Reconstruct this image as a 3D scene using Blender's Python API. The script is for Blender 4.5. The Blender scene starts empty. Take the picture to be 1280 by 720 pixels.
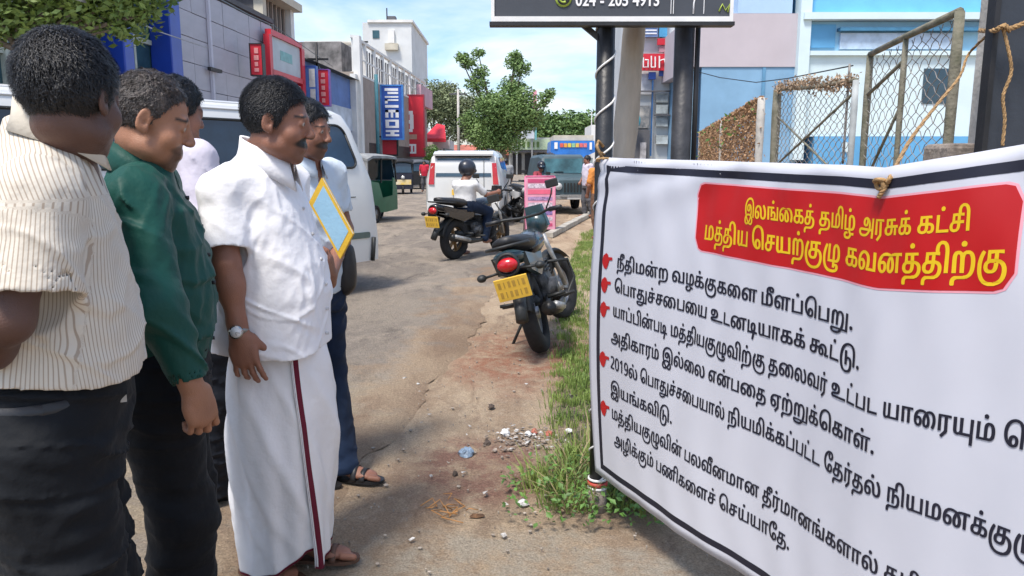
import bpy, bmesh, math, random
import numpy as np
from math import sin, cos, pi, radians, atan2, sqrt
from mathutils import Vector, Matrix, Euler
from mathutils.geometry import tessellate_polygon

# ------------------------------------------------------------------ camera, sky, sun, exposure
S = bpy.context.scene
COL = S.collection
CH = 1.40; PITCH = radians(9.27); FP = 950.0
cam = bpy.data.cameras.new('camera'); cam_o = bpy.data.objects.new('camera', cam); COL.objects.link(cam_o)
cam.sensor_width = 36.0; cam.lens = 36.0 * FP / 1280.0; cam.clip_start = 0.05; cam.clip_end = 3000
cam_o.location = (0, 0, CH); cam_o.rotation_euler = (pi / 2 - PITCH, 0, 0)
S.camera = cam_o
S.view_settings.view_transform = 'Standard'; S.view_settings.look = 'None'
S.view_settings.exposure = 1.62; S.view_settings.gamma = 1.0
SUN_EL = radians(62); SUN_AZ = radians(-148)       # azimuth clockwise from +Y: the sun stands high behind the left shoulder
w = bpy.data.worlds.new('World'); S.world = w; w.use_nodes = True
nt = w.node_tree; nt.nodes.clear()
def N(nt, t, **k):
    n = nt.nodes.new(t)
    for a, b in k.items():
        if a in n.inputs: n.inputs[a].default_value = b
        else: setattr(n, a, b)
    return n
L = lambda nt, a, b: nt.links.new(a, b)
sky = N(nt, 'ShaderNodeTexSky', sky_type='NISHITA', sun_disc=False, sun_elevation=SUN_EL, sun_rotation=SUN_AZ, air_density=1.0, dust_density=1.6, ozone_density=1.3)
tc = N(nt, 'ShaderNodeTexCoord'); sep = N(nt, 'ShaderNodeSeparateXYZ'); L(nt, tc.outputs['Generated'], sep.inputs[0])
mz = N(nt, 'ShaderNodeMath', operation='MAXIMUM'); L(nt, sep.outputs[2], mz.inputs[0]); mz.inputs[1].default_value = 0.0
az = N(nt, 'ShaderNodeMath', operation='ADD'); L(nt, mz.outputs[0], az.inputs[0]); az.inputs[1].default_value = 0.16
dx = N(nt, 'ShaderNodeMath', operation='DIVIDE'); L(nt, sep.outputs[0], dx.inputs[0]); L(nt, az.outputs[0], dx.inputs[1])
dy = N(nt, 'ShaderNodeMath', operation='DIVIDE'); L(nt, sep.outputs[1], dy.inputs[0]); L(nt, az.outputs[0], dy.inputs[1])
cb = N(nt, 'ShaderNodeCombineXYZ'); L(nt, dx.outputs[0], cb.inputs[0]); L(nt, dy.outputs[0], cb.inputs[1])
no = N(nt, 'ShaderNodeTexNoise', Scale=0.9, Detail=6.0, Roughness=0.55, Distortion=0.3); L(nt, cb.outputs[0], no.inputs['Vector'])
cr = N(nt, 'ShaderNodeValToRGB'); L(nt, no.outputs[0], cr.inputs[0])
cr.color_ramp.elements[0].position = 0.40; cr.color_ramp.elements[0].color = (0.10, 0.10, 0.10, 1)
cr.color_ramp.elements[1].position = 0.58; cr.color_ramp.elements[1].color = (0.9, 0.9, 0.9, 1)
hz = N(nt, 'ShaderNodeMixRGB', blend_type='MULTIPLY'); hz.inputs[0].default_value = 1; L(nt, sky.outputs[0], hz.inputs[1]); hz.inputs[2].default_value = (0.27, 0.40, 0.54, 1)
mx = N(nt, 'ShaderNodeMixRGB'); L(nt, cr.outputs[0], mx.inputs[0]); L(nt, hz.outputs[0], mx.inputs[1]); 
ck = N(nt, 'ShaderNodeMixRGB', blend_type='MULTIPLY'); ck.inputs[0].default_value = 1; L(nt, sky.outputs[0], ck.inputs[1]); ck.inputs[2].default_value = (0.50, 0.41, 0.33, 1)
ca = N(nt, 'ShaderNodeMixRGB', blend_type='ADD'); ca.inputs[0].default_value = 1; L(nt, ck.outputs[0], ca.inputs[1]); ca.inputs[2].default_value = (0.86, 0.95, 1.08, 1); L(nt, ca.outputs[0], mx.inputs[2])
bg = N(nt, 'ShaderNodeBackground', Strength=0.15); L(nt, mx.outputs[0], bg.inputs[0])
wo = N(nt, 'ShaderNodeOutputWorld'); L(nt, bg.outputs[0], wo.inputs[0])
sun = bpy.data.lights.new('sun', 'SUN'); sun.energy = 1.5; sun.angle = radians(12.0); sun.color = (1.0, 0.94, 0.86)
sun_o = bpy.data.objects.new('sun', sun); COL.objects.link(sun_o)
sd = Vector((sin(SUN_AZ) * cos(SUN_EL), cos(SUN_AZ) * cos(SUN_EL), sin(SUN_EL)))
sun_o.rotation_euler = sd.to_track_quat('Z', 'Y').to_euler(); sun_o.location = (-10, 5, 20)

# ------------------------------------------------------------------ working out where things stand
def ray(x, y):
    a = (x - 640) / FP; b = (360 - y) / FP
    return (a, cos(PITCH) + b * sin(PITCH), -sin(PITCH) + b * cos(PITCH))
def G(x, y, z=0.0):
    d = ray(x, y); t = (z - CH) / d[2]; return Vector((d[0] * t, d[1] * t, z))
def D(x, y, dist):
    d = ray(x, y); t = dist / d[1]; return Vector((d[0] * t, dist, CH + d[2] * t))

# ------------------------------------------------------------------ materials
MATS = {}
def M(name, col, rough=0.75, var=0.12, scale=4.0, bump=0.15, bscale=60.0, metal=0.0, col2=None, attr=None, stretch=None, coat=0.0, spec=0.5, lo=0.35, hi=0.65, trans=0.0):
    """plain procedural surface: colour broken up by two noises, small relief"""
    if name in MATS: return MATS[name]
    m = bpy.data.materials.new(name); m.use_nodes = True; nt = m.node_tree; b = nt.nodes['Principled BSDF']
    b.inputs['Roughness'].default_value = rough; b.inputs['Metallic'].default_value = metal
    b.inputs['Coat Weight'].default_value = coat; b.inputs['Specular IOR Level'].default_value = spec
    if trans: b.inputs['Transmission Weight'].default_value = trans
    tc = N(nt, 'ShaderNodeTexCoord'); mp = N(nt, 'ShaderNodeMapping'); L(nt, tc.outputs['Object'], mp.inputs[0])
    if stretch: mp.inputs['Scale'].default_value = stretch
    no = N(nt, 'ShaderNodeTexNoise', Scale=scale, Detail=7.0, Roughness=0.6); L(nt, mp.outputs[0], no.inputs['Vector'])
    cr = N(nt, 'ShaderNodeValToRGB'); L(nt, no.outputs[0], cr.inputs[0])
    c2 = col2 if col2 else tuple(max(0, c * (1 - 2.2 * var)) for c in col)
    cr.color_ramp.elements[0].position = lo; cr.color_ramp.elements[1].position = hi
    cr.color_ramp.elements[0].color = (*c2, 1); cr.color_ramp.elements[1].color = (*col, 1)
    out = cr.outputs[0]
    if attr:
        at = N(nt, 'ShaderNodeAttribute', attribute_name=attr); mu = N(nt, 'ShaderNodeMixRGB', blend_type='MULTIPLY'); mu.inputs[0].default_value = 1
        L(nt, out, mu.inputs[1]); L(nt, at.outputs['Color'], mu.inputs[2]); out = mu.outputs[0]
    L(nt, out, b.inputs['Base Color'])
    if bump:
        n2 = N(nt, 'ShaderNodeTexNoise', Scale=bscale, Detail=4.0); L(nt, mp.outputs[0], n2.inputs['Vector'])
        bp = N(nt, 'ShaderNodeBump', Strength=bump, Distance=0.01); L(nt, n2.outputs[0], bp.inputs['Height']); L(nt, bp.outputs[0], b.inputs['Normal'])
    MATS[name] = m
    return m
def glass(name, col=(0.02, 0.05, 0.08), rough=0.06):
    if name in MATS: return MATS[name]
    m = M(name, col, rough=rough, var=0.1, bump=0.0, spec=0.8); return m

# ------------------------------------------------------------------ object helpers
def link(o, parent=None):
    COL.objects.link(o)
    if parent: o.parent = parent
    return o
def tag(o, label=None, cat=None, group=None, kind=None):
    if label: o['label'] = label
    if cat: o['category'] = cat
    if group: o['group'] = group
    if kind: o['kind'] = kind
    return o
def thing(name, label, cat, loc=(0, 0, 0), rz=0.0, group=None):
    o = bpy.data.objects.new(name, None); o.empty_display_size = 0.1; o.location = loc; o.rotation_euler = (0, 0, rz); link(o)
    return tag(o, label, cat, group)
def copy_thing(o, parent=None):
    c = o.copy(); COL.objects.link(c); c.parent = parent
    for ch in list(o.children): copy_thing(ch, c)
    return c
def relabel(o, label, group=None):
    o['label'] = label
    if group: o['group'] = group
    return o

class MB:
    """collects faces, then becomes one mesh object"""
    def __init__(s): s.v = []; s.f = []; s.sm = []
    def add(s, vs, fs, smooth=False):
        n = len(s.v); s.v += [tuple(v) for v in vs]; s.f += [tuple(i + n for i in f) for f in fs]; s.sm += [smooth] * len(fs); return s
    def box(s, c, d, R=None, bev=0.0):
        x, y, z = d[0] / 2, d[1] / 2, d[2] / 2
        if bev <= 0:
            vs = [Vector((a * x, b * y, e * z)) for a in (-1, 1) for b in (-1, 1) for e in (-1, 1)]
            fs = [(0, 1, 3, 2), (4, 6, 7, 5), (0, 4, 5, 1), (2, 3, 7, 6), (0, 2, 6, 4), (1, 5, 7, 3)]
        else:
            bm = bmesh.new(); bmesh.ops.create_cube(bm, size=1)
            for v in bm.verts: v.co = Vector((v.co.x * d[0], v.co.y * d[1], v.co.z * d[2]))
            bmesh.ops.bevel(bm, geom=bm.edges[:], offset=min(bev, 0.45 * min(d)), segments=2, affect='EDGES', profile=0.5)
            bm.verts.index_update(); vs = [v.co.copy() for v in bm.verts]; fs = [[v.index for v in f.verts] for f in bm.faces]; bm.free()
        if R: vs = [R @ v for v in vs]
        c = Vector(c); return s.add([v + c for v in vs], fs)
    def span(s, a, b, bev=0.0):
        a = Vector(a); b = Vector(b); return s.box((a + b) / 2, [abs(t) for t in (b - a)], bev=bev)
    def bar(s, a, b, wd, ht, up=(0, 0, 1)):
        a = Vector(a); b = Vector(b); d = b - a; l = d.length; d.normalize(); up = Vector(up)
        x = d.cross(up)
        if x.length < 1e-4: x = d.cross(Vector((1, 0, 0)))
        x.normalize(); z = x.cross(d); R = Matrix((x, d, z)).transposed()
        return s.box((a + b) / 2, (wd, l, ht), R)
    def tube(s, pts, r, n=8, cap=True, flat=None):
        pts = [Vector(p) for p in pts]; rs = r if isinstance(r, (list, tuple)) else [r] * len(pts)
        vs = []; pv = None
        for i, p in enumerate(pts):
            t = (pts[min(i + 1, len(pts) - 1)] - pts[max(i - 1, 0)])
            t = t.normalized() if t.length > 1e-9 else Vector((0, 0, 1))
            if pv is None:
                a = t.orthogonal().normalized()
            else:
                a = (pv - t * pv.dot(t));
                a = a.normalized() if a.length > 1e-6 else t.orthogonal().normalized()
            pv = a; b = t.cross(a)
            for k in range(n):
                q = 2 * pi * k / n; vs.append(p + (a * cos(q) + b * sin(q)) * rs[i])
        fs = []
        for i in range(len(pts) - 1):
            for k in range(n):
                k2 = (k + 1) % n; fs.append((i * n + k, i * n + k2, (i + 1) * n + k2, (i + 1) * n + k))
        if cap: fs += [tuple(range(n))[::-1], tuple((len(pts) - 1) * n + k for k in range(n))]
        return s.add(vs, fs, n > 4)
    def cyl(s, a, b, r, n=16, r2=None): return s.tube([a, b], [r, r if r2 is None else r2], n)
    def torus(s, c, axis, R, r, n=28, m=8, sq=1.0):
        c = Vector(c); ax = Vector(axis).normalized(); a = ax.orthogonal().normalized(); b = ax.cross(a); vs = []; fs = []
        for i in range(n):
            q = 2 * pi * i / n; e = a * cos(q) + b * sin(q)
            for k in range(m):
                w_ = 2 * pi * k / m; vs.append(c + e * (R + r * cos(w_)) + ax * (r * sq * sin(w_)))
        for i in range(n):
            for k in range(m): fs.append((i * m + k, ((i + 1) % n) * m + k, ((i + 1) % n) * m + (k + 1) % m, i * m + (k + 1) % m))
        return s.add(vs, fs, True)
    def ell(s, c, r, n=16, m=10, R=None):
        c = Vector(c); vs = [Vector((0, 0, r[2]))]; fs = []
        for j in range(1, m):
            t = pi * j / m
            for i in range(n): q = 2 * pi * i / n; vs.append(Vector((r[0] * sin(t) * cos(q), r[1] * sin(t) * sin(q), r[2] * cos(t))))
        vs.append(Vector((0, 0, -r[2])))
        for i in range(n): fs.append((0, 1 + i, 1 + (i + 1) % n))
        for j in range(m - 2):
            for i in range(n): a = 1 + j * n; fs.append((a + i, a + n + i, a + n + (i + 1) % n, a + (i + 1) % n))
        a = 1 + (m - 2) * n
        for i in range(n): fs.append((a + i, len(vs) - 1, a + (i + 1) % n))
        if R: vs = [R @ v for v in vs]
        return s.add([v + c for v in vs], fs, True)
    def prism(s, poly, axis_off, base=(0, 0, 0), ux=(1, 0, 0), uy=(0, 0, 1), smooth=False):
        """extrude a 2-D polygon (in ux, uy) by the vector axis_off"""
        ux = Vector(ux); uy = Vector(uy); b = Vector(base); o = Vector(axis_off); n = len(poly)
        vs = [b + ux * p[0] + uy * p[1] for p in poly]; vs += [v + o for v in vs]
        fs = [tuple(range(n)), tuple(range(2 * n - 1, n - 1, -1))] + [(i, i + n, (i + 1) % n + n, (i + 1) % n) for i in range(n)]
        return s.add(vs, fs, smooth)
    def loft(s, rings, cap=True, smooth=True, closed=True):
        n = len(rings[0]); vs = [v for r in rings for v in r]; fs = []
        for i in range(len(rings) - 1):
            for k in range(n if closed else n - 1):
                k2 = (k + 1) % n; fs.append((i * n + k, i * n + k2, (i + 1) * n + k2, (i + 1) * n + k))
        if cap and closed: fs += [tuple(range(n))[::-1], tuple((len(rings) - 1) * n + k for k in range(n))]
        return s.add(vs, fs, smooth)
    def build(s, name, mat, parent=None, label=None, xf=None, normals=True):
        me = bpy.data.meshes.new(name); me.from_pydata(s.v, [], s.f); me.update()
        me.polygons.foreach_set('use_smooth', s.sm)
        if normals:
            bm = bmesh.new(); bm.from_mesh(me); bmesh.ops.recalc_face_normals(bm, faces=bm.faces[:]); bm.to_mesh(me); bm.free()
        if mat: me.materials.append(mat)
        o = bpy.data.objects.new(name, me); link(o, parent)
        if xf is not None: o.matrix_local = xf
        if label: o['label'] = label
        return o
def struct(name, mb, mat, parent=None):
    o = mb.build(name, mat, parent); o['kind'] = 'structure'; return o

# ------------------------------------------------------------------ numpy noise + implicit surfaces
_rng = np.random.default_rng(5)
_lat = _rng.random((64, 64, 64)).astype(np.float32)
def vnoise(x, y, z):
    x0 = np.floor(x).astype(np.int32); y0 = np.floor(y).astype(np.int32); z0 = np.floor(z).astype(np.int32)
    fx = x - x0; fy = y - y0; fz = z - z0
    fx = fx * fx * (3 - 2 * fx); fy = fy * fy * (3 - 2 * fy); fz = fz * fz * (3 - 2 * fz)
    a = x0 & 63; b = y0 & 63; c = z0 & 63; a1 = (a + 1) & 63; b1 = (b + 1) & 63; c1 = (c + 1) & 63
    l = _lat
    r = ((l[a, b, c] * (1 - fx) + l[a1, b, c] * fx) * (1 - fy) + (l[a, b1, c] * (1 - fx) + l[a1, b1, c] * fx) * fy) * (1 - fz) + \
        ((l[a, b, c1] * (1 - fx) + l[a1, b, c1] * fx) * (1 - fy) + (l[a, b1, c1] * (1 - fx) + l[a1, b1, c1] * fx) * fy) * fz
    return r * 2 - 1
def fold(x, y, z):      # ridged noise: long creases
    return 1 - 2 * np.abs(vnoise(x, y, z))

class SDF:
    def __init__(s, lo, hi, h):
        s.h = h; s.lo = np.array(lo, float); n = np.ceil((np.array(hi) - s.lo) / h).astype(int) + 1
        s.ax = [(s.lo[i] + h * np.arange(n[i])).astype(np.float32) for i in range(3)]
        s.F = np.full(n, 0.05, np.float32)
    def _sl(s, lo, hi, pad):
        r = []
        for i in range(3):
            a = int(max(0, (lo[i] - pad - s.lo[i]) / s.h)); b = int(min(len(s.ax[i]), (hi[i] + pad - s.lo[i]) / s.h + 2)); r.append(slice(a, max(a, b)))
        return tuple(r)
    def op(s, fn, lo, hi, k=0.01, mode='u'):
        sl = s._sl(lo, hi, 0.05 if mode != 's' else k + 0.01)
        if any(q.stop <= q.start for q in sl): return s
        x = s.ax[0][sl[0]][:, None, None]; y = s.ax[1][sl[1]][None, :, None]; z = s.ax[2][sl[2]][None, None, :]
        d = fn(x, y, z); f = s.F[sl]
        if mode == 's': d = -d; h = np.maximum(k - np.abs(f - d), 0) / max(k, 1e-6); s.F[sl] = np.maximum(f, d) + h * h * k * 0.25
        elif mode == 'i': s.F[sl] = np.maximum(f, d)
        else: h = np.maximum(k - np.abs(f - d), 0) / max(k, 1e-6); s.F[sl] = np.minimum(f, d) - h * h * k * 0.25
        return s
    def cap(s, a, b, ra, rb=None, k=0.01, mode='u', flat=None, ff=1.0):
        rb = ra if rb is None else rb; a = np.array(a, float); b = np.array(b, float)
        if flat is not None:
            fa = np.array(flat, float); fa /= np.linalg.norm(fa); g = ff - 1
        def fn(x, y, z):
            px = x - a[0]; py = y - a[1]; pz = z - a[2]; bb = b - a
            if flat is not None:
                dt = (px * fa[0] + py * fa[1] + pz * fa[2]) * g; px = px + fa[0] * dt; py = py + fa[1] * dt; pz = pz + fa[2] * dt
                bb = bb + fa * (bb @ fa) * g
            t = np.clip((px * bb[0] + py * bb[1] + pz * bb[2]) / max(1e-9, bb @ bb), 0, 1)
            d = np.sqrt((px - bb[0] * t) ** 2 + (py - bb[1] * t) ** 2 + (pz - bb[2] * t) ** 2) - (ra + (rb - ra) * t)
            return d if flat is None else d / max(1.0, ff) * 1.0
        r = max(ra, rb) * max(1.0, 1.0 / (ff if flat is not None else 1)); lo = np.minimum(a, b) - r; hi = np.maximum(a, b) + r
        return s.op(fn, lo, hi, k, mode)
    def ell(s, c, r, k=0.01, mode='u', R=None):
        c = np.array(c, float); r = np.array(r, float); Rm = np.array(R) if R is not None else None
        def fn(x, y, z):
            px = x - c[0]; py = y - c[1]; pz = z - c[2]
            if Rm is not None:
                qx = Rm[0, 0] * px + Rm[1, 0] * py + Rm[2, 0] * pz; qy = Rm[0, 1] * px + Rm[1, 1] * py + Rm[2, 1] * pz; qz = Rm[0, 2] * px + Rm[1, 2] * py + Rm[2, 2] * pz
                px, py, pz = qx, qy, qz
            k0 = np.sqrt((px / r[0]) ** 2 + (py / r[1]) ** 2 + (pz / r[2]) ** 2); k1 = np.sqrt((px / r[0] ** 2) ** 2 + (py / r[1] ** 2) ** 2 + (pz / r[2] ** 2) ** 2)
            return k0 * (k0 - 1) / np.maximum(k1, 1e-6)
        m = r.max(); return s.op(fn, c - m, c + m, k, mode)
    def column(s, keys, k=0.02, mode='u', pw=2.4, grow=0.0):
        """vertical loft: keys = rows of (z, cx, cy, half width, half depth)"""
        K = np.array(sorted(keys), float)
        def fn(x, y, z):
            zz = np.clip(z, K[0, 0], K[-1, 0])
            cx = np.interp(zz, K[:, 0], K[:, 1]); cy = np.interp(zz, K[:, 0], K[:, 2]); a = np.interp(zz, K[:, 0], K[:, 3]) + grow; b = np.interp(zz, K[:, 0], K[:, 4]) + grow
            q = (np.abs((x - cx) / a) ** pw + np.abs((y - cy) / b) ** pw) ** (1 / pw)
            d = (q - 1) * np.minimum(a, b)
            return np.maximum(d, np.abs(z - (K[0, 0] + K[-1, 0]) / 2) - (K[-1, 0] - K[0, 0]) / 2)
        lo = [(K[:, 1] - K[:, 3]).min(), (K[:, 2] - K[:, 4]).min(), K[0, 0]]; hi = [(K[:, 1] + K[:, 3]).max(), (K[:, 2] + K[:, 4]).max(), K[-1, 0]]
        return s.op(fn, np.array(lo) - abs(grow), np.array(hi) + abs(grow), k, mode)
    def displace(s, fn):
        i, j, k = np.nonzero(np.abs(s.F) < 0.045)
        s.F[i, j, k] += fn(s.ax[0][i], s.ax[1][j], s.ax[2][k]).astype(np.float32)
        return s
    def mesh(s):
        F = s.F; F[0] = F[-1] = 0.05; F[:, 0] = F[:, -1] = 0.05; F[:, :, 0] = F[:, :, -1] = 0.05
        I = F < 0; n = np.array(F.shape)
        c = np.zeros(n - 1, np.uint8)
        for a in (0, 1):
            for b in (0, 1):
                for e in (0, 1): c += I[a:n[0] - 1 + a, b:n[1] - 1 + b, e:n[2] - 1 + e]
        ci, cj, ck = np.nonzero((c > 0) & (c < 8)); m = len(ci)
        idx = np.full(n - 1, -1, np.int32); idx[ci, cj, ck] = np.arange(m)
        acc = np.zeros((m, 3)); cnt = np.zeros(m)
        for axn in range(3):
            o = [q for q in range(3) if q != axn]
            for u in (0, 1):
                for v in (0, 1):
                    d0 = [0, 0, 0]; d0[o[0]] = u; d0[o[1]] = v; d1 = list(d0); d1[axn] = 1
                    f0 = F[ci + d0[0], cj + d0[1], ck + d0[2]]; f1 = F[ci + d1[0], cj + d1[1], ck + d1[2]]
                    x = (f0 < 0) != (f1 < 0); t = np.where(x, f0 / np.where(x, f0 - f1, 1), 0)
                    for q in range(3): acc[:, q] += np.where(x, d0[q] + (t if q == axn else 0), 0)
                    cnt += x
        V = (acc / cnt[:, None] + np.stack([ci, cj, ck], 1)) * s.h + s.lo
        Q = []
        for axn in range(3):
            o = [q for q in range(3) if q != axn]
            A = I.take(range(n[axn] - 1), axn); B = I.take(range(1, n[axn]), axn)
            e = np.nonzero(A != B); e = [q.copy() for q in e]; ok = (e[o[0]] > 0) & (e[o[1]] > 0); e = [q[ok] for q in e]
            flip = A[tuple(e)]
            def at(a, b):
                g = [q.copy() for q in e]; g[o[0]] -= a; g[o[1]] -= b; return idx[tuple(g)]
            q4 = np.stack([at(1, 1), at(0, 1), at(0, 0), at(1, 0)], 1)
            if axn == 1: flip = ~flip
            q4[~flip] = q4[~flip][:, ::-1]; Q.append(q4)
        Q = np.concatenate(Q)
        return V, Q
def relax(V, Q, it=1, f=0.5):
    E = np.concatenate([Q[:, [0, 1]], Q[:, [1, 2]], Q[:, [2, 3]], Q[:, [3, 0]]]); n = len(V)
    cnt = np.bincount(E[:, 0], minlength=n) + np.bincount(E[:, 1], minlength=n); cnt = np.maximum(cnt, 1)
    for _ in range(it):
        A = np.stack([np.bincount(E[:, 0], V[E[:, 1], q], n) + np.bincount(E[:, 1], V[E[:, 0], q], n) for q in range(3)], 1) / cnt[:, None]
        V = V * (1 - f) + A * f
    return V
def quad_obj(name, V, Q, mat, parent=None, attrs=None):
    me = bpy.data.meshes.new(name); n = len(V); m = len(Q)
    me.vertices.add(n); me.vertices.foreach_set('co', V.astype(np.float32).ravel())
    me.loops.add(m * 4); me.loops.foreach_set('vertex_index', Q.astype(np.int32).ravel())
    me.polygons.add(m); me.polygons.foreach_set('loop_start', np.arange(0, m * 4, 4, dtype=np.int32))
    me.polygons.foreach_set('use_smooth', np.ones(m, bool)); me.update(calc_edges=True); me.validate()
    if attrs:
        for k, a in attrs.items():
            if a.ndim == 1: at = me.attributes.new(k, 'FLOAT', 'POINT'); at.data.foreach_set('value', a.astype(np.float32))
            else:
                at = me.attributes.new(k, 'FLOAT_COLOR', 'POINT'); c = np.ones((n, 4), np.float32); c[:, :3] = a; at.data.foreach_set('color', c.ravel())
    me.materials.append(mat); o = bpy.data.objects.new(name, me); return link(o, parent)
def tri_obj(name, T, mat, parent=None, smooth=False):
    """T: (n,3,3) loose triangles"""
    n = len(T); me = bpy.data.meshes.new(name)
    me.vertices.add(n * 3); me.vertices.foreach_set('co', T.astype(np.float32).ravel())
    me.loops.add(n * 3); me.loops.foreach_set('vertex_index', np.arange(n * 3, dtype=np.int32))
    me.polygons.add(n); me.polygons.foreach_set('loop_start', np.arange(0, n * 3, 3, dtype=np.int32)); me.update(calc_edges=True)
    me.materials.append(mat); o = bpy.data.objects.new(name, me); return link(o, parent)

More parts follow.
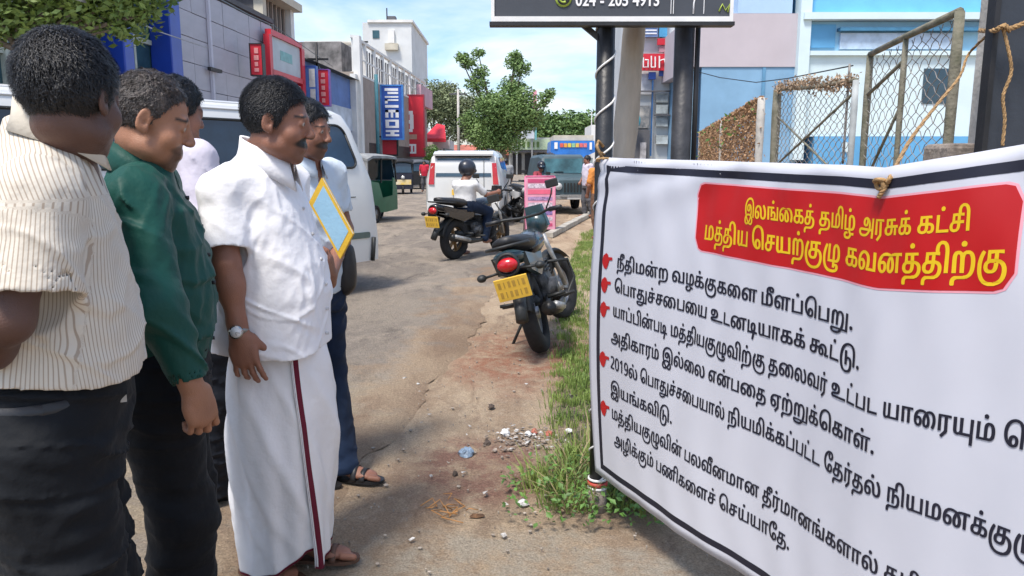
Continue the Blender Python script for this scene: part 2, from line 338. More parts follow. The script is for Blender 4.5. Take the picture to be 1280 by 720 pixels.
# outlines of the Tamil letters printed on the banner
GA='!#$%&()*+,-./0123456789:;<=>?@ABCDEFGHIJKLMNOPQRSTUVWXYZ[]^_`abcdefghijklmnopqrstuvwxyz{|}~'
GLY={
8:'-Q&*-#&-,U&4,/&A+i&S+L&k+6(*+%(I*x(m*u)7*z)g+,*6+C*^+b+$,*+D,S+`-$+v-U,+..,9.e,C/A,I/{,K0U,I1,,E1],=2-,32V,%2|+s3G+`3j+I4-+04F*r4]*U4m*84y)u5#)V5%)74{(Z4f(*4@&_3k&A3.&02E&*1o&,1=&30j&>0:&M/i&b/=&z.v(1.Q(H..(d-h)%-H)G-*)k,k*3,Q*W,<*}+{+Y+b,7+N,p+?-O+7.1+4.r+7/P+B0/+S0i+m1C,11w,Y2I--2t-e3<.G3Z/13q0!4!0x4&1n4!2^3t3E3`4%3D4[2~5-2R5G225_1m5r1G6&0|640Q6>0#6E/N6J.t6K.86J*a4o*a4n-b4m.C4i.}4c/U4Z0)4O0T4A0|411C3{1d3e2!3F2A3#2X2Y2k2-2y1U3#0x3&0C3#/n2x/?2j.o2V.G2=.!1{-`1W-E1/-/0^,{0+,q/O,n.n,o.E,r-|,w-X,}-7-*,r-4,R-@,3-N+o-_+N-o+-.&*h.>*F.X*$.v)a/9)B/[)%0!(i0I(Q0d(C1!(81=(01Y(+1x((2:(&2c(+2~(532(F3>(^3E(y3H)<3E)[3=)z3/*92x*R2a*i2E*{2%+.1a+:1<+C0q+I0I+M/}+N/F+L.r+F.E+=-{+0-Y*}->*l-&*X,p*B,c*,,X)o,S)V,Q)=,T(x,[(],h(F,z(5-8(+-_(&-y((.8(*.Q(-.i(3/#(</<(I/c(_0+(x0L)90l)Z1,)}1E*F1[*m1l+71y+^2$+y2+,820,S23,o25-/26-K24-y2..D2$.h1t/)1f/C1T/W1C/i11/v1!/~0O0&0J0(0E0(0@0)0:0)040)000)/w0(/e0$/T/{/G/s/=/i/5/]///N/+/=/*/*/,.p/1.^/8.L/B.@/O.9/b.6/r.8/~.?0,.K03.[08.p0:/-09/A06/S01/f0)/w/z0,/}0K0}0F1=091G0.1O/}1W/p1_/b1d/S1i/C1k/31l/!1j.b1b.F1T..1B-t1+-a0l-Q0L-F0*-?/`-=/=-?.y-F.Z-Q.>-a.%-t-o./-`.I-V.f-S/)-W/N-d/q-x01.70I.V0^.{0m/G0w/q0}0B1!1&0{1c0m2;0V2h0730/n3M/@3a.j3m.13q-O3p-03m,i3h,B3_+v3R+N3C+&32*Z2z*32b)k2G)G2*)%1g(d1E(G0~(.0W&t0*&_/W&L/)&=.V&3.%&,',
33:'-J*N,~*Q,X*Z,4*j+o+#+S+A+=+e+-,4+#,f*}-C+#-y+,.M+;.z+O/E+h/i,)0+,J0E,o0Y-:0k-c0v.20}.^1!/$0~/H0y/n0r060f0X0S0w0<1/0(1@/o1N/V1X/=1a.}1g._1k.=1m-u1n-M1n-71o,~1q,j1t,W1w,F1|,72$,)2,+x23+l2:+c2B+[2K+U2V+Q2d+N2r+M3&+O36+T3C+]3N+i3X+y3b,33j,N3n,q3p->3n-i3i.53a.[3U/!3G/E37/e3#0&2l0C2R0i3`1E4D0h4h0/5(/P5=.o5J..5N-E5K,k5B,953+k4y+F4]+(4:*m3n*[3A*Q2m*N2L*O2.*T1n*[1S*f1:*s1#+&0i+?0U+]0F,!0<,I06,v03-K03-d01-|0/.90,.R0&.j/}/$/u/:/k/L/_/]/T/g/G/p/9/w/)/|.q0!.Z0#.3/|-m/r-O/`-6/G,}/),k.b,^.9,V-j,S-9,U,n,Y,K,a,0,k+v,u+d-#+W-0+N->+I-N+G-Z+H-e+L-n+Q-u+Y-z+d.!+p.&,!.*,4.+,G.),e.!,}-v-3-j-@-Z-H-H-K-3-I,|-B,i-7,T-(,A,s+[,`+E-J+f-f,%-z,F./,i.<-1.C-W.F./.A._.1/*-t/H-P/Z-%/a,Q/^,-/U+h/G+I/4+/.x*v.Z*e.:*X-r*P',
78:'+@*b+H0p1E0s1M/w/_/x/i.;/I.I/].R/s.[01.c0O.h0o.i17.g1Y.`1x.T28.E2N.12a-v2n-Z2v-;2x,v2w,^2s,E2m,.2e+t2Z+_29+W3d+V3X*Z.I*Z.E+W16+W1&+e1/+w15,.1:,B1=,W1>,m1<-/16-F1/-V1#-b0r-i0_-k0N-j0>-f0.-_/y-U/j-K/i-F/b,7.0,:.2/z,x/{,z*b 2^*Z2Y+V3x+Q3w0l5T0l5R*` 0J2(012*/u21/`2=/O2L/F2_/C2t/F3,/O3>/`3N/t3Z003b0J3d0e3b0}3Z153N1E3>1N3,1Q2t1N2_1E2L152=0|210d2*',
48:'-J*N,~*Q,W*Z,4*k+o+$+S+A+=+f+-,4+#,g*}-D+%.)+6.e+Q/>+v/m,H07,~0V-`0m.F0{/21!/T0~/u0|080w0W0q0u0j160`1R0T1o0G20072V/t3#/N3G/#3d.P3x-z4(-E4,,j4*,>3~+t3r+Q3`+53I*y3-*g2i*X2F*Q1}*N1S*Q1-*Z0h*j0L+!06+<0%+Y/w+z/p,A/n,g/o-2/t-V/{-y0*.>06.]0E.y0V/80j/Q1#/k1Q081p0M240_2V0m2{0w3D0}3m1!4P0{5.0m5`0U6-076N/o6g/D6x.r7&.A7*-j7(-<7#,o6x,H6m,$6a+a6R+B6D+&64*j5`*N4`*~4s+J5(+m56,55A,^5H-15J-f5H.35A.X57.z5)/;4s/S4_/g4F/u4*/}3d0#3J0!33/{2{/t2h/k2T/^2@/L2//61{.{1n.b1c.G1Y.,1R-l1M-M1J-.1I,j1K,@1Q+|1Y+d1c+S1m+J1{+G2*+I22+N28+X2?+e2D+t2I,)2L,<2N,O2O,c2L-92C-i24.81{._1`/%1?/F1!/Y0a/i0?/s/w/z/Q0!/*0#.Y/}.3/t-l/f-N/Q-5/9,|.y,k.Y,_.6,U-k,U-c,U-X,T-O,S-G,S-@,S-:,U,n,Y,L,a,0,k+v,u+d-#+W-1+N-?+I-O+G-[+H-f+L-n+Q-u+Y-z+d.!+p.&,!.*,4.+,G.),e.!,}-v-3-j-@-Z-H-H-K-3-I,|-B,i-7,T-(,A,s+[,`+E-J+f-f,%-z,F./,i.<-1.C-W.F./.A._.1/*-t/H-P/Z-%/a,Q/^,-/U+h/G+I/4+/.x*v.Z*e.:*X-r*P',
18:'-V*N-,*P,`*W,9*c+s*r+T+)+;+A+(+^*y+}*u,D*y,i+(-.+<-K+W-f+|-{,J.0,}.<-[.D.B.F0@.F0c.E1&.D1C.A1^.=1w.821.12F.)2Z-{2n-o3%-`37-L3D-73N,{3T,a3V,D3P+o3>+E2{+!2O*f1y*W1A*R1.*R0x*S0e*U0Q*X0?*[/s*h0-+R0Z+T0f+R0q+P0}+N1,+M15+M1N+O1_+V1j+c1r+s1w,,1y,H1x,]1u,m1p,{1i-*1`-31T-;1G-@17-E1%-H0o-I0Z-K0G-K.;-K-x-J-]-H-E-E-1-@,|-:,n-2,e-*,^,|,Y,r,U,f,S,V,R,F,U,+,]+s,k+b-#+U->+N-`+K-w+L.1+Q.B+X.O+c.Z+q.e,(.l,?.q,^.s-%.x/z-V/x-^-},.-n,>0r290s2@/w0I/y0O-30N,e0I,@0B,!08+f0,+O/x+;/]+!/=*l.u*_.N*U.%*P',
84:'-V*N-,*P,`*W,9*c+s*r+T+)+;+A+(+^*y+}*u,D*y,i+(-.+<-K+W-f+|-{,J.0,}.<-[.D.B.F/y.F0X.D13.<1h.02;-z2d-a3*-A3D,v3R,E3W+j3T+>3J*s3:*P3$*22f)r2F)Y2+)J1l)=1M)21.)*0h)!0B({/w(w/K(v.x(u-b(u-I(t-6(r-&(o,x(k,n(f,f(_,`(W,[(N,V(C,S(5,Q($,P&m,P&c,P&Y,Q&P,R&G,R&?,9&.+:&**x&=*w&K*u&Y*t&h*s&u*s($*u(B*{(]+*(t+8),+I)>+])L+l)U+{)],.)c,?)h,P)l,c)n,w)p-0)r-F)r.X)r/4)s/d)u00)y0Q*!0n*+1)*41;*?1K*L1X*Z1c*j1k*z1q+01v+D1y+Y1z+q1x,21s,K1k,a1`,r1R-#1B-01/-90w-@0`-E0F-H0--J/o-K.;-K-x-J-]-H-E-E-1-@,|-:,n-2,e-*,^,|,Y,r,U,f,S,V,R,F,U,+,]+s,k+b-#+U->+N-`+K-w+L.1+Q.B+X.O+c.Z+q.e,(.l,@.q,^.s-%.x/z-V/x-^-},.-n,>0r290s2@/w0I/y0O-30N,e0I,@0B,!08+f0,+O/x+;/]+!/=*l.u*_.N*U.%*P /N2(/52*.y21.d2=.S2L.J2_.G2t.J3,.S3>.d3N.x3Z/43b/N3d/i3b0$3Z093N0I3>0R3,0U2t0R2_0I2L092=0#21/h2*',
3:'',
25:'-V*N-,*P,`*W,9*c+s*r+T+)+;+A+(+^*y+}*u,D*y,i+(-.+<-K+W-f+|-{,J.0,}.<-[.D.B.F/y.F0X.D13.<1h.02;-z2d-a3*-A3D,v3R,E3W+j3T+>3J*s3:*P3$*22f)r2F)Y2+)J1l)=1M)21.)*0h)!0B({/w(w/K(v.x(u-b(u-I(t-6(r-&(o,x(k,n(f,f(_,`(W,[(N,V(C,S(5,Q($,P&m,P&c,P&Y,Q&P,R&G,R&?,9&.+:&**x&=*w&K*u&Y*t&h*s&u*s($*u(B*{(]+*(t+8),+I)>+])L+l)U+{)],.)c,?)h,P)l,c)n,w)p-0)r-F)r.X)r/4)s/d)u00)y0Q*!0n*+1)*41;*?1K*L1X*Z1c*j1k*z1q+01v+D1y+Y1z+q1x,21s,K1k,a1`,r1R-#1B-01/-90w-@0`-E0F-H0--J/o-K.;-K-x-J-]-H-E-E-1-@,|-:,n-2,e-*,^,|,Y,r,U,f,S,V,R,F,U,+,]+s,k+b-#+U->+N-`+K-w+L.1+Q.B+X.O+c.Z+q.e,(.l,@.q,^.s-%.x/z-V/x-^-},.-n,>0r290s2@/w0I/y0O-30N,e0I,@0B,!08+f0,+O/x+;/]+!/=*l.u*_.N*U.%*P',
29:'1*1!1_0{230m2]0V3!083>/o3R/B3a.m3i.63l-W3j-*3e,]3[,83M+s3:+V3!+=2l+.2V*~2?*t2&*l1i*e1L*a1-*]0g*[0@*Z+F*^+@0l,z0l,w+R.o+T.h.Y.i/$.n/G.u/d/!/|/005/A0H/U0Y/l0g0)0q0D0y0d0~ 1$0%0{0$0t0#0l/}0g/y0b/t0^/n0V/b0P/S0L/C0H//0F.n0E.H0E+P0T+W0}+Y1?+`1V+j1g+x1t,/1~,H2*,g2.-020-]2/.*2*.O2#.s1v/61k/P1]/f1N/v1=0!',
42:')o4&*94$*_3{+%3q+F3c+e3P,#3:,53(,D2p,R2Y,_2?,h1},p1Y,v11,y0_,z0),z*b+A*b+@/s+?0D+=0l+:12+51O+01i+)2!*~25*v2E*m2S*a2c*T2o*F2x*62~*#3%)m3&)U3$)B2|)22s)#2h(v2Y(m2H(f24(b1{(a1c(b1P(d1<(h1&(n0o(u0Z(j0;&]0;&=0T&60j&/0~&+17&(1L&&1b&)2)&02I&<2g&K3$&`3;&v3N(33_(O3l(m3v)/3})N4%',
94:'1*1!1_0{230m2]0V3!083>/o3R/B3a.m3i.63l-W3j-*3e,]3[,83M+s3:+V3!+=2l+.2V*~2?*t2&*l1i*e1L*a1-*]0g*[0@*Z+F*^+@0l,z0l,w+R.o+T.h.Y.i/$.n/G.u/d/!/|/005/A0H/U0Y/l0g0)0q0D0y0d0~ 1$0%0{0$0t0#0l/}0g/y0b/t0^/n0V/b0P/S0L/C0H//0F.n0E.H0E+P0T+W0}+Y1?+`1V+j1g+x1t,/1~,H2*,g2.-020-]2/.*2*.O2#.s1v/61k/P1]/f1N/v1=0! -+*--9*--F*,-S*+-`**-l*).7)|..)6-a)1-Z)2-T)3-L)3-C)3-;)3-&)2,t).,i)(,d({,b(p,a(`,b(Q,d(E,i(<,q(4,}(.-0(*-B(&-S(%-f($-~($.@(%.Y(*.o(1/#(9/3(D/?(Q/K(a/U(r/`))/f)4/n)=/v)F0$)M02)S0A)X0Q)]0d)_0~)a1v)S1Z)=1J)51?)+17(|10(o1((_0s(C0`(*0I&o0/&Z/m&I/I&;.~&2.O&,-y&*-^&*-=&+,y&/,Y&5,;&=+}&G+e&R+T&_+F&l+:&|+/(2+)(G+&(_+-))+@)J+_)f,*)y,W*) 0e(k0I(u02({/u)(/])3/F)B/2)S/!)i.s*%.k*B.|*j0+*k0E*Q0H*A0K*40P*)0U)|0^)t0d)q0l)n0w)k1&)j16)h1H)h2})g2y(l /I2(/02*.t21._2=.N2L.E2_.B2t.E3,.N3>._3N.s3Z//3b/I3d/d3b/|3Z043N0D3>0M3,0P2t0M2_0D2L042=/{21/c2*',
6:'.6)9-R)<,u)D,A)Q+p)d+J){+,*:*r*X*e*{*a+C*c+U*g+g*o+x*z,-+-,;+>,G+J,N+V,S+c,W+q,[,$,`,6,b,I,d,a,e,{,e55,e58+h-*+h,s+h,d+h,W+g,O+f,J+e,G+c,F+b,C+_,B+[,?+T,>+J,=+@,@+#,L*h,c*S-)*D-Z*:.>*7.M*7/1*:/h*A0<*N0g*`10*u1N+21i+N1~+m23,125,C2;,T2?,e2A,v2C-*2E-;2E-L2C-r2=.:23.]2%.}1p/=1Z/U1@/j0~/y0W0%0R0&0K0(0D0)0=0)050)0.0)/y0(/j0#/[/{/P/s/G/i/?/[/:/M/6/</5/(/7.n/<.Z/C.J/M.=/Z.6/m.3/}.50..<07.H0>.X0C.n0E/+0D/?0A/R0=/d06/u0-0)/~0D0l0W140J1A0>1M011X/~1c/o1k/^1r/L1v/:1w/&1v.l1r.T1k.@1a.-1S-w1C-h10-Y0w-N0`-E0F-?0+-;/k-:/I-</)-B.g-L.J-Z.2-m-z.&-k.A-b._-_/#-c/L-n/p.%02.@0J._0^/#0m/H0w/m0}071!0m0|1B0s1q0d2>0O2c073&/v3A/U3W/33i.j3u.B3}-v4!-M4!-;3~-)3|,t3y,b3v,Q3r,@3k,)3Q+O3/*|2`*R2,*/1O)n0m)V0))F/<)<.M)9 4i(~4i0l6F0l6F(~',
31:'-G(=,?(~.G*}.H/{,x/{,z*b+@*b+I0q1X0s1a/w/~/{0!*a',
108:'-V*N-,*P,`*W,9*c+s*r+T+)+;+A+(+^*y+}*u,D*y,i+(-.+<-K+W-f+|-{,J.0,}.<-[.D.B.F4!.F4!-K.;-K-x-J-]-H-E-E-1-@,|-:,n-2,e-*,^,|,Y,r,U,f,S,V,R,F,U,+,]+s,k+b-#+U->+N-`+K-w+L.1+Q.B+X.O+c.Z+q.e,(.l,@.q,^.s-%.x/z-V/x-^-},.-n,>0r290s2@/w0I/y0O-30N,e0I,@0B,!08+f0,+O/x+;/]+!/=*l.u*_.N*U.%*P 1?*a1?-g2t-_2t*a',
77:'-V*N-,*P,`*W,9*c+s*r+T+)+;+A+(+^*y+}*u,D*y,i+(-.+<-K+W-f+|-{,J.0,}.<-[.D.B.F0@.F0c.E1&.D1C.A1^.=1w.821.12F.)2Z-{2n-o3%-`37-L3D-73N,{3T,a3V,D3P+o3>+E2{+!2O*f1y*W1A*R1.*R0x*S0e*U0Q*X0?*[/s*h0-+R0Z+T0f+R0q+P0}+N1,+M15+M1N+O1_+V1j+c1r+s1w,,1y,H1x,]1u,m1p,{1i-*1`-31T-;1G-@17-E1%-H0o-I0Z-K0G-K.;-K-x-J-]-H-E-E-1-@,|-:,n-2,e-*,^,|,Y,r,U,f,S,V,R,F,U,+,]+s,k+b-#+U->+N-`+K-w+L.1+Q.B+X.O+c.Z+q.e,(.l,?.q,^.s-%.x/z-V/x-^-},.-n,>0r290s2@/w0I/y0O-30N,e0I,@0B,!08+f0,+O/x+;/]+!/=*l.u*_.N*U.%*P /K2(/22*.v21.a2=.P2L.G2_.D2t.G3,.P3>.a3N.u3Z/13b/K3d/f3b/~3Z063N0F3>0O3,0R2t0O2_0F2L062=/}21/e2*',
82:'+J*]+@0l,z0l,p+U22+W22*Z .Q2(.82*-|21-g2=-V2L-M2_-J2t-M3,-V3>-g3N-{3Z.73b.Q3d.l3b/(3Z/<3N/L3>/U3,/X2t/U2_/L2L/<2=/&21.k2*',
20:'-V*N-,*P,`*W,9*c+s*r+T+)+;+A+(+^*y+}*u,D*y,i+(-.+<-K+W-f+|-{,J.0,}.<-[.D.B.F2;.F2;-K.;-K-x-J-]-H-E-E-1-@,|-:,n-2,e-*,^,|,Y,r,U,f,S,V,R,F,U,+,]+s,k+b-#+U->+N-`+K-w+L.1+Q.B+X.O+c.Z+q.e,(.l,@.q,^.s-%.x/z-V/x-^-},.-n,>0r290s2@/w0I/y0O-30N,e0I,@0B,!08+f0,+O/x+;/]+!/=*l.u*_.N*U.%*P',
30:'.A*^.90l/s0l/m+T3++T3$0l4_0l4V*^ -A*O-%*P,h*U,O*],9*g,%*s+r+%+h+1+`+=+W+J+P+X+K+k+F,!+C,:+A,V+@,w+A0m,y0m,z-0,z,o,|,R,~,9-$,!-*+m-2+_-5+Y-9+U->+Q-C+N-J+M-R+L-a+N-n+R-{+Z.++f.7+v.},+.|+-.c*w.O*l.:*`-}*V-`*Q',
46:'/+*N.Q*Q-{*[-K*m,{+&,R+C,.+f+k,0+P,]+<-1+--g+#.C*}/#+$/m+20T+H15+f1l,-2@,U2j-&32-W3N.03f.f3v/@4#/w4&0Q4$1%3z1R3o1z3_2B3K2b352}2y382^3K2?3Z1z3g1S3q1(3w0S3{/y3|/:3{*a2C*a2B.d2A/B2?/w2;0I260s2.1;2$1[1v1w1h241W2I1F2Z132i0x2t0]2|0>3$/w3&/W3$/62z.o2o.L2`.,2J-h2/-K1k-21C,y0s,h0?,^/`,Z.x,[.P,`.+,g-d,o-D,z-&-+,h-9,O-I,:-Z,&-n+s.%+e.:+Y.G+V.U+Q.a+N.m+L.y+J/*+I/4+I/O+L/d+U/s+d/~+y0),70,,Y0*,u0#-0/w-C/k-R/]-[/I-_/6-[/&-S.w-E.m-1.g,u.e,W.f,@.j,*.o+q.w+]/$+I/.+,.;*v-o+0-]+F-K+a->,!-6,E-3,m-5-.-=-I-J-c-]-{-u.3.5.D.W.Q.~.X/K.[/p.Y06.Q0V.F0s.510-|1D-b1R-D1[-!1_,Y1[,/1P+f1>+F1$++0d*r0B*c/z*W/S*P',
91:'0|1!1U0{2+0m2W0V2}083?/o3V/@3g.h3q.,3t-E3p,S3e+k3R+139*[2v*12P)k22)V1o)E1L)81))-0`)$09(|/o(x/G(v.{(u-`(u-G(t-4(r-$(o,v(k,l(f,d(_,^(W,Y(N,T(C,Q(5,O($,N&m,N&c,N&Y,O&P,P&G,P&?,7&.+8&**v&=*u&K*s&Y*r&h*q&u*q($*s(B*y(]+((t+6),+G)>+Z)L+j)U+y)],,)c,=)h,N)l,a)n,u)p-.)r-D)r.e)r/B)s/v)x0G*!0m*.11*>1K*R1a*m1r+12#+X2/,,25,d27-H25.$2/.T2$.|1u/@1f/X1U/l1C/x1/0!0s0%0f0$0Y/~0M/z0C/t0:/k01/a0(/Q/}/@/x/-/t.s/r.V/q.5/p*a.8*a.7.7.6.V.5.r.2/..//C.*/U.!/e-{/m-v/t-p/z-j/~-b0$-W0%-M0$-E0!-?/z-9/u-3/n-//f-)/W-#/E,|/0,z.t,x.Y,x.=,w*a+?*a+>.K+?.k+@/++C/C+G/Y+N/n+V0#+b04+n0C+}0R,30`,H0k,_0t,x0z-50~-P1!-n0}.-0x.G0p._0e.u0U/+0C/;0//I/t/P/R.a/Z.j/w.x00/,0C/A0T/Y0d/u0o070x0W0} /M2(/42*.x21.c2=.R2L.I2_.F2t.I3,.R3>.c3N.w3Z/33b/M3d/h3b0#3Z083N0H3>0Q3,0T2t0Q2_0H2L082=0!21/g2*',
102:'03*N/d*P/;*W.r*c.N*r.0+)-s+A-`+^-T+}-P,D-T,i-`-.-t-K.3-f.W-{/&.0/Y.<07.D0z.F2@.F2{.C3T.;4).-4S-w4y-a5=-E5V-(5l,d5|,A6*+z61+T63+/60*V6&*%5t)V5`)/5F(h5)(H4d(-4>&q3s&^3H&M2y&@2K&61y&/1J&+0x&*0X&*/o&-/-&6.L&E-s&Y-B&r,t(3,N(T,/(x+p)B+Z)k+I*8+<*d+3+3+.+_+,,.+,,C+.,z+5-R+A.)+P.Y+c/++x/V,30#,J0J-!0s.)0B-k/p-T/I-A.~-1.V-!..,t-b,l-8,h,l,f,B,f,/,h+Z,o++,{*Y-/*/-D)d-_)?-~({.F(`.r(I/G(90$(/0f(,0p(,1I(.1{(42K(>2s(K3:(^3X(s3r)04,)L4<)n4I*64P*`4S+04P+_4G,*49,L4%,i3j-!3L-53+-A2b-I28-K0s-K0S-J08-H/}-E/i-@/W-:/I-2/@-*/9,|/5,r/1,f//,V/.,F/1,+/8+s/F+b/[+U/v+N0;+K0R+L0i+Q0z+X1++c16+q1@,(1G,@1L,^1N-%1S/z02/x09-}.f-n.v0r4q0s4x/w3$/y3+-33*,e3$,@2z,!2p+f2d+O2S+;28+!1u*l1P*_1+*U0_*P',
153:'4$*<4@*;4Z*64s*/5-*$5@)t5O)d5[)Q5c)<5e)$5b(e5Z(K5L(45;&}5%&l4j&]4P&P44&F3s&>3T&736&22s&/2R&,24&+1q&*1C&*0]&,/x&2/:&<.]&J.&&^-Q&u-$(3,X(R,5(v+r)B+X)n+E*B+7*v+/+R+,,3+,,C+.,z+5-R+A.)+P.Y+c/++x/V,20#,I0J,~0s.)0B-l/p-U/I-A.~-1.V-!..,t-b,l-8,h,l,f,B,f,/,h+d,l+=,s*u,~*P-0*/-B)l-W)M-r)3.4(v.X(a/$(N/S(?0-(50h(.1N(,1t(,22(,2M(.2h(03%(43=(93S(>3g(E3u(M4#(V4*(a4,(l4-(y4,))4,)24+)84&)=3{)@3o)A3[)?3I):36)13!)&2o(y21(t20)e2N)s2b)}2z*+3<*53^*: 1l(o1l*n3B*n3B(o 4+1!4`0{540m5^0V6#086?/o6S/B6b.m6j.66m-W6k-*6f,]6],86N+s6;+V6#+=5m+.5W*~5@*t5(*l4j*e4M*a4.*]3h*[3A*Z.G*^.A0l/{0l/x+R1p+T1i.Y1j/$1o/G1v/d2#/|21052B0H2V0Y2m0g3*0q3E0y3e0~ 4%0%3|0$3u0#3m/}3h/y3c/t3_/n3W/b3Q/S3M/C3I//3G.n3F.H3F+P3U+W3~+Y4@+`4W+j4h+x4u,/5!,H5+,g5/-051-]50.*5+.O5$.s4w/64l/P4^/f4O/v4>0!',
36:'-J*N,~*Q,W*Z,4*k+o+$+S+A+=+f+-,4+#,g*}-D+%..+6.l+P/E+s/s,A0<,s0Y-K0o.(0{.c1!/;0|/k0u0:0h0a0V1&0@1D0&1[/f1p/F1~/#2,.[22.524-j22-?2-,u2$,P1v,/1k+k1D+W3{+S3w0l5T0l5M*^0?*Z/|+G02+d0=,#0G,D0N,h0R-30T-_0Q./0J.V0>.y0./;/w/S/`/g/D/u/%/}._0#.7/|-q/r-R/`-8/G,~/*,l.c,_.;,V-m,S->,U,q,Y,N,a,1,k+w,u+e-#+W-1+N->+I-O+G-Z+H-d+L-m+Q-t+Y-z+d.!+q.&,!.*,4.+,G.),e.!,}-v-3-j-@-Z-H-H-K-3-I,|-B,i-7,T-(,A,s+[,`+E-J+f-f,%-z,F./,i.<-1.C-W.F./.A._.1/*-t/H-P/Z-%/a,Q/^,-/U+h/G+I/4+/.x*v.Z*e.:*X-r*P',
27:'-J*N,~*Q,W*Z,4*k+o+$+S+A+=+f+-,4+#,g*}-D+%.)+6.e+Q/>+v/m,H07,~0V-`0m.F0{/21!/T0~/u0|090w0W0q0v0j170`1T0S1q0F23052d/g3,/D3J.y3e.L3y-x4(-D4,,j4*,>3~+t3r+Q3`+53I*y3-*g2i*X2F*Q1}*N1S*Q1-*Z0h*j0L+!06+<0%+Y/w+z/p,A/n,g/o-./s-P/z-r0(.505.T0D.r0V/20k/M1(/h1]051v0B210L2I0U2e0_3%0f3G0k3m0p4;0r4k0s800s85/w6R/{6T*b4w*b4w/}4S/v4>/v4*/u3t/t3b/r3P/o3@/l30/h2}/c2o/]2a/U2R/L2E/B23/32#.|1s.e1g.K1]./1T-m1N-M1J--1I,j1K,@1Q+|1Y+d1c+S1m+J1{+G2*+I22+N28+X2?+e2D+t2I,)2L,<2N,O2O,c2L-92C-h24.71{._1`/%1?/F1!/Y0a/i0?/s/w/z/Q0!/*0#.Y/}.3/t-l/f-N/Q-5/9,|.y,k.Y,_.6,U-k,U-c,U-X,T-O,S-G,S-@,S-:,U,n,Y,L,a,0,k+v,u+d-#+W-0+N->+I-N+G-Z+H-e+L-n+Q-u+Y-z+d.!+p.&,!.*,4.+,G.),e.!,}-v-3-j-@-Z-H-H-K-3-I,|-B,i-7,T-(,A,s+[,`+E-J+f-f,%-z,F./,i.<-1.C-W.F./.A._.1/*-t/H-P/Z-%/a,Q/^,-/U+h/G+I/4+/.x*v.Z*e.:*X-r*P',
124:'0o.i18.f1^.]2#.M2C.82^-y2s-W3&-230,c33,230+T3%+#2r*W2[*52?)s1{)Y1a)J1E)=1&)20d)*0A)!/x({/P(w/$(v.Q(u-b(u-I(t-6(r-&(o,x(k,n(f,f(_,`(W,[(N,V(C,S(5,Q($,P&m,P&c,P&Y,Q&P,R&G,R&?,9&.+:&**x&=*w&K*u&Y*t&h*s&u*s($*u(B*{(]+*(t+8),+I)>+])L+l)U+{)],.)c,?)h,P)l,c)n,w)p-0)r-F)r.H)r.{)s/J)u/o)y01)~0J**0_*30p*>1!*K10*Y1:*j1B*|1J+51P+N1T+k1U,/1T,O1P,l1J-(1B-<18-M1--Y0|-d0l-i0X-k0J-j0;-f0,-_/x-V/j-L/+-F/&.9/J.I/`.S/w.]04.c0P.h +@*b+H0p1J0s1R/w/k/{/m*b.3*b.5/{,x/{,z*b 144&1n4!2D3s2o3_323C3F2~3L2X3G20371j2w1O2T1=2.131a1/16120l1=0J1N001g/}2)/x2K/y2]/}2p0&3)013>0@3S0k3j1U3Q1Q3:1K3.1F2~1C2r1B2f1A2Y1B2L1C2B1E291G221J2,1M2(1R2$1X2!1`1~1l2#1s2(1x201|2:1~2E2!2S1}2g1z2u1r3#1d3,1P31173314331.331&330}320w320t310G3(0)2t/o2]/`2@/U1|/R1W/S1F/U16/X1&/]0u/b0h/T0O.Q0I.10].,0l.(0|.#11.!1C-~1U.#1t.*25.42P.B2l.T3(.k3>/*3R/H3d/l3q063{0a4$',
86:'-J*N,~*Q,W*Z,4*k+o+$+S+A+=+f+-,4+#,g*}-D+%.)+6.e+Q/>+v/m,H07,~0V-`0m.F0{/21!/T0~/u0|090w0W0q0v0j170`1T0S1q0F23052d/g3,/D3J.y3e.L3y-x4(-D4,,j4*,>3~+t3r+Q3`+53I*y3-*g2i*X2F*Q1}*N1S*Q1-*Z0h*j0L+!06+<0%+Y/w+z/p,A/n,g/o-./s-P/z-r0(.505.T0D.r0V/20k/M1(/h1]051v0B210L2I0U2e0_3%0f3G0k3m0p4;0r4k0s800s85/w6R/{6T*b4w*b4w/}4S/v4>/v4*/u3t/t3b/r3P/o3@/l30/h2}/c2o/]2a/U2R/L2E/B23/32#.|1s.e1g.K1]./1T-m1N-M1J--1I,j1K,@1Q+|1Y+d1c+S1m+J1{+G2*+I22+N28+X2?+e2D+t2I,)2L,<2N,O2O,c2L-92C-h24.71{._1`/%1?/F1!/Y0a/i0?/s/w/z/Q0!/*0#.Y/}.3/t-l/f-N/Q-5/9,|.y,k.Y,_.6,U-k,U-c,U-X,T-O,S-G,S-@,S-:,U,n,Y,L,a,0,k+v,u+d-#+W-0+N->+I-N+G-Z+H-e+L-n+Q-u+Y-z+d.!+p.&,!.*,4.+,G.),e.!,}-v-3-j-@-Z-H-H-K-3-I,|-B,i-7,T-(,A,s+[,`+E-J+f-f,%-z,F./,i.<-1.C-W.F./.A._.1/*-t/H-P/Z-%/a,Q/^,-/U+h/G+I/4+/.x*v.Z*e.:*X-r*P 1O2(162*0z210e2=0T2L0K2_0H2t0K3,0T3>0e3N0y3Z153b1O3d1j3b2%3Z2:3N2J3>2S3,2V2t2S2_2J2L2:2=2$211i2*',
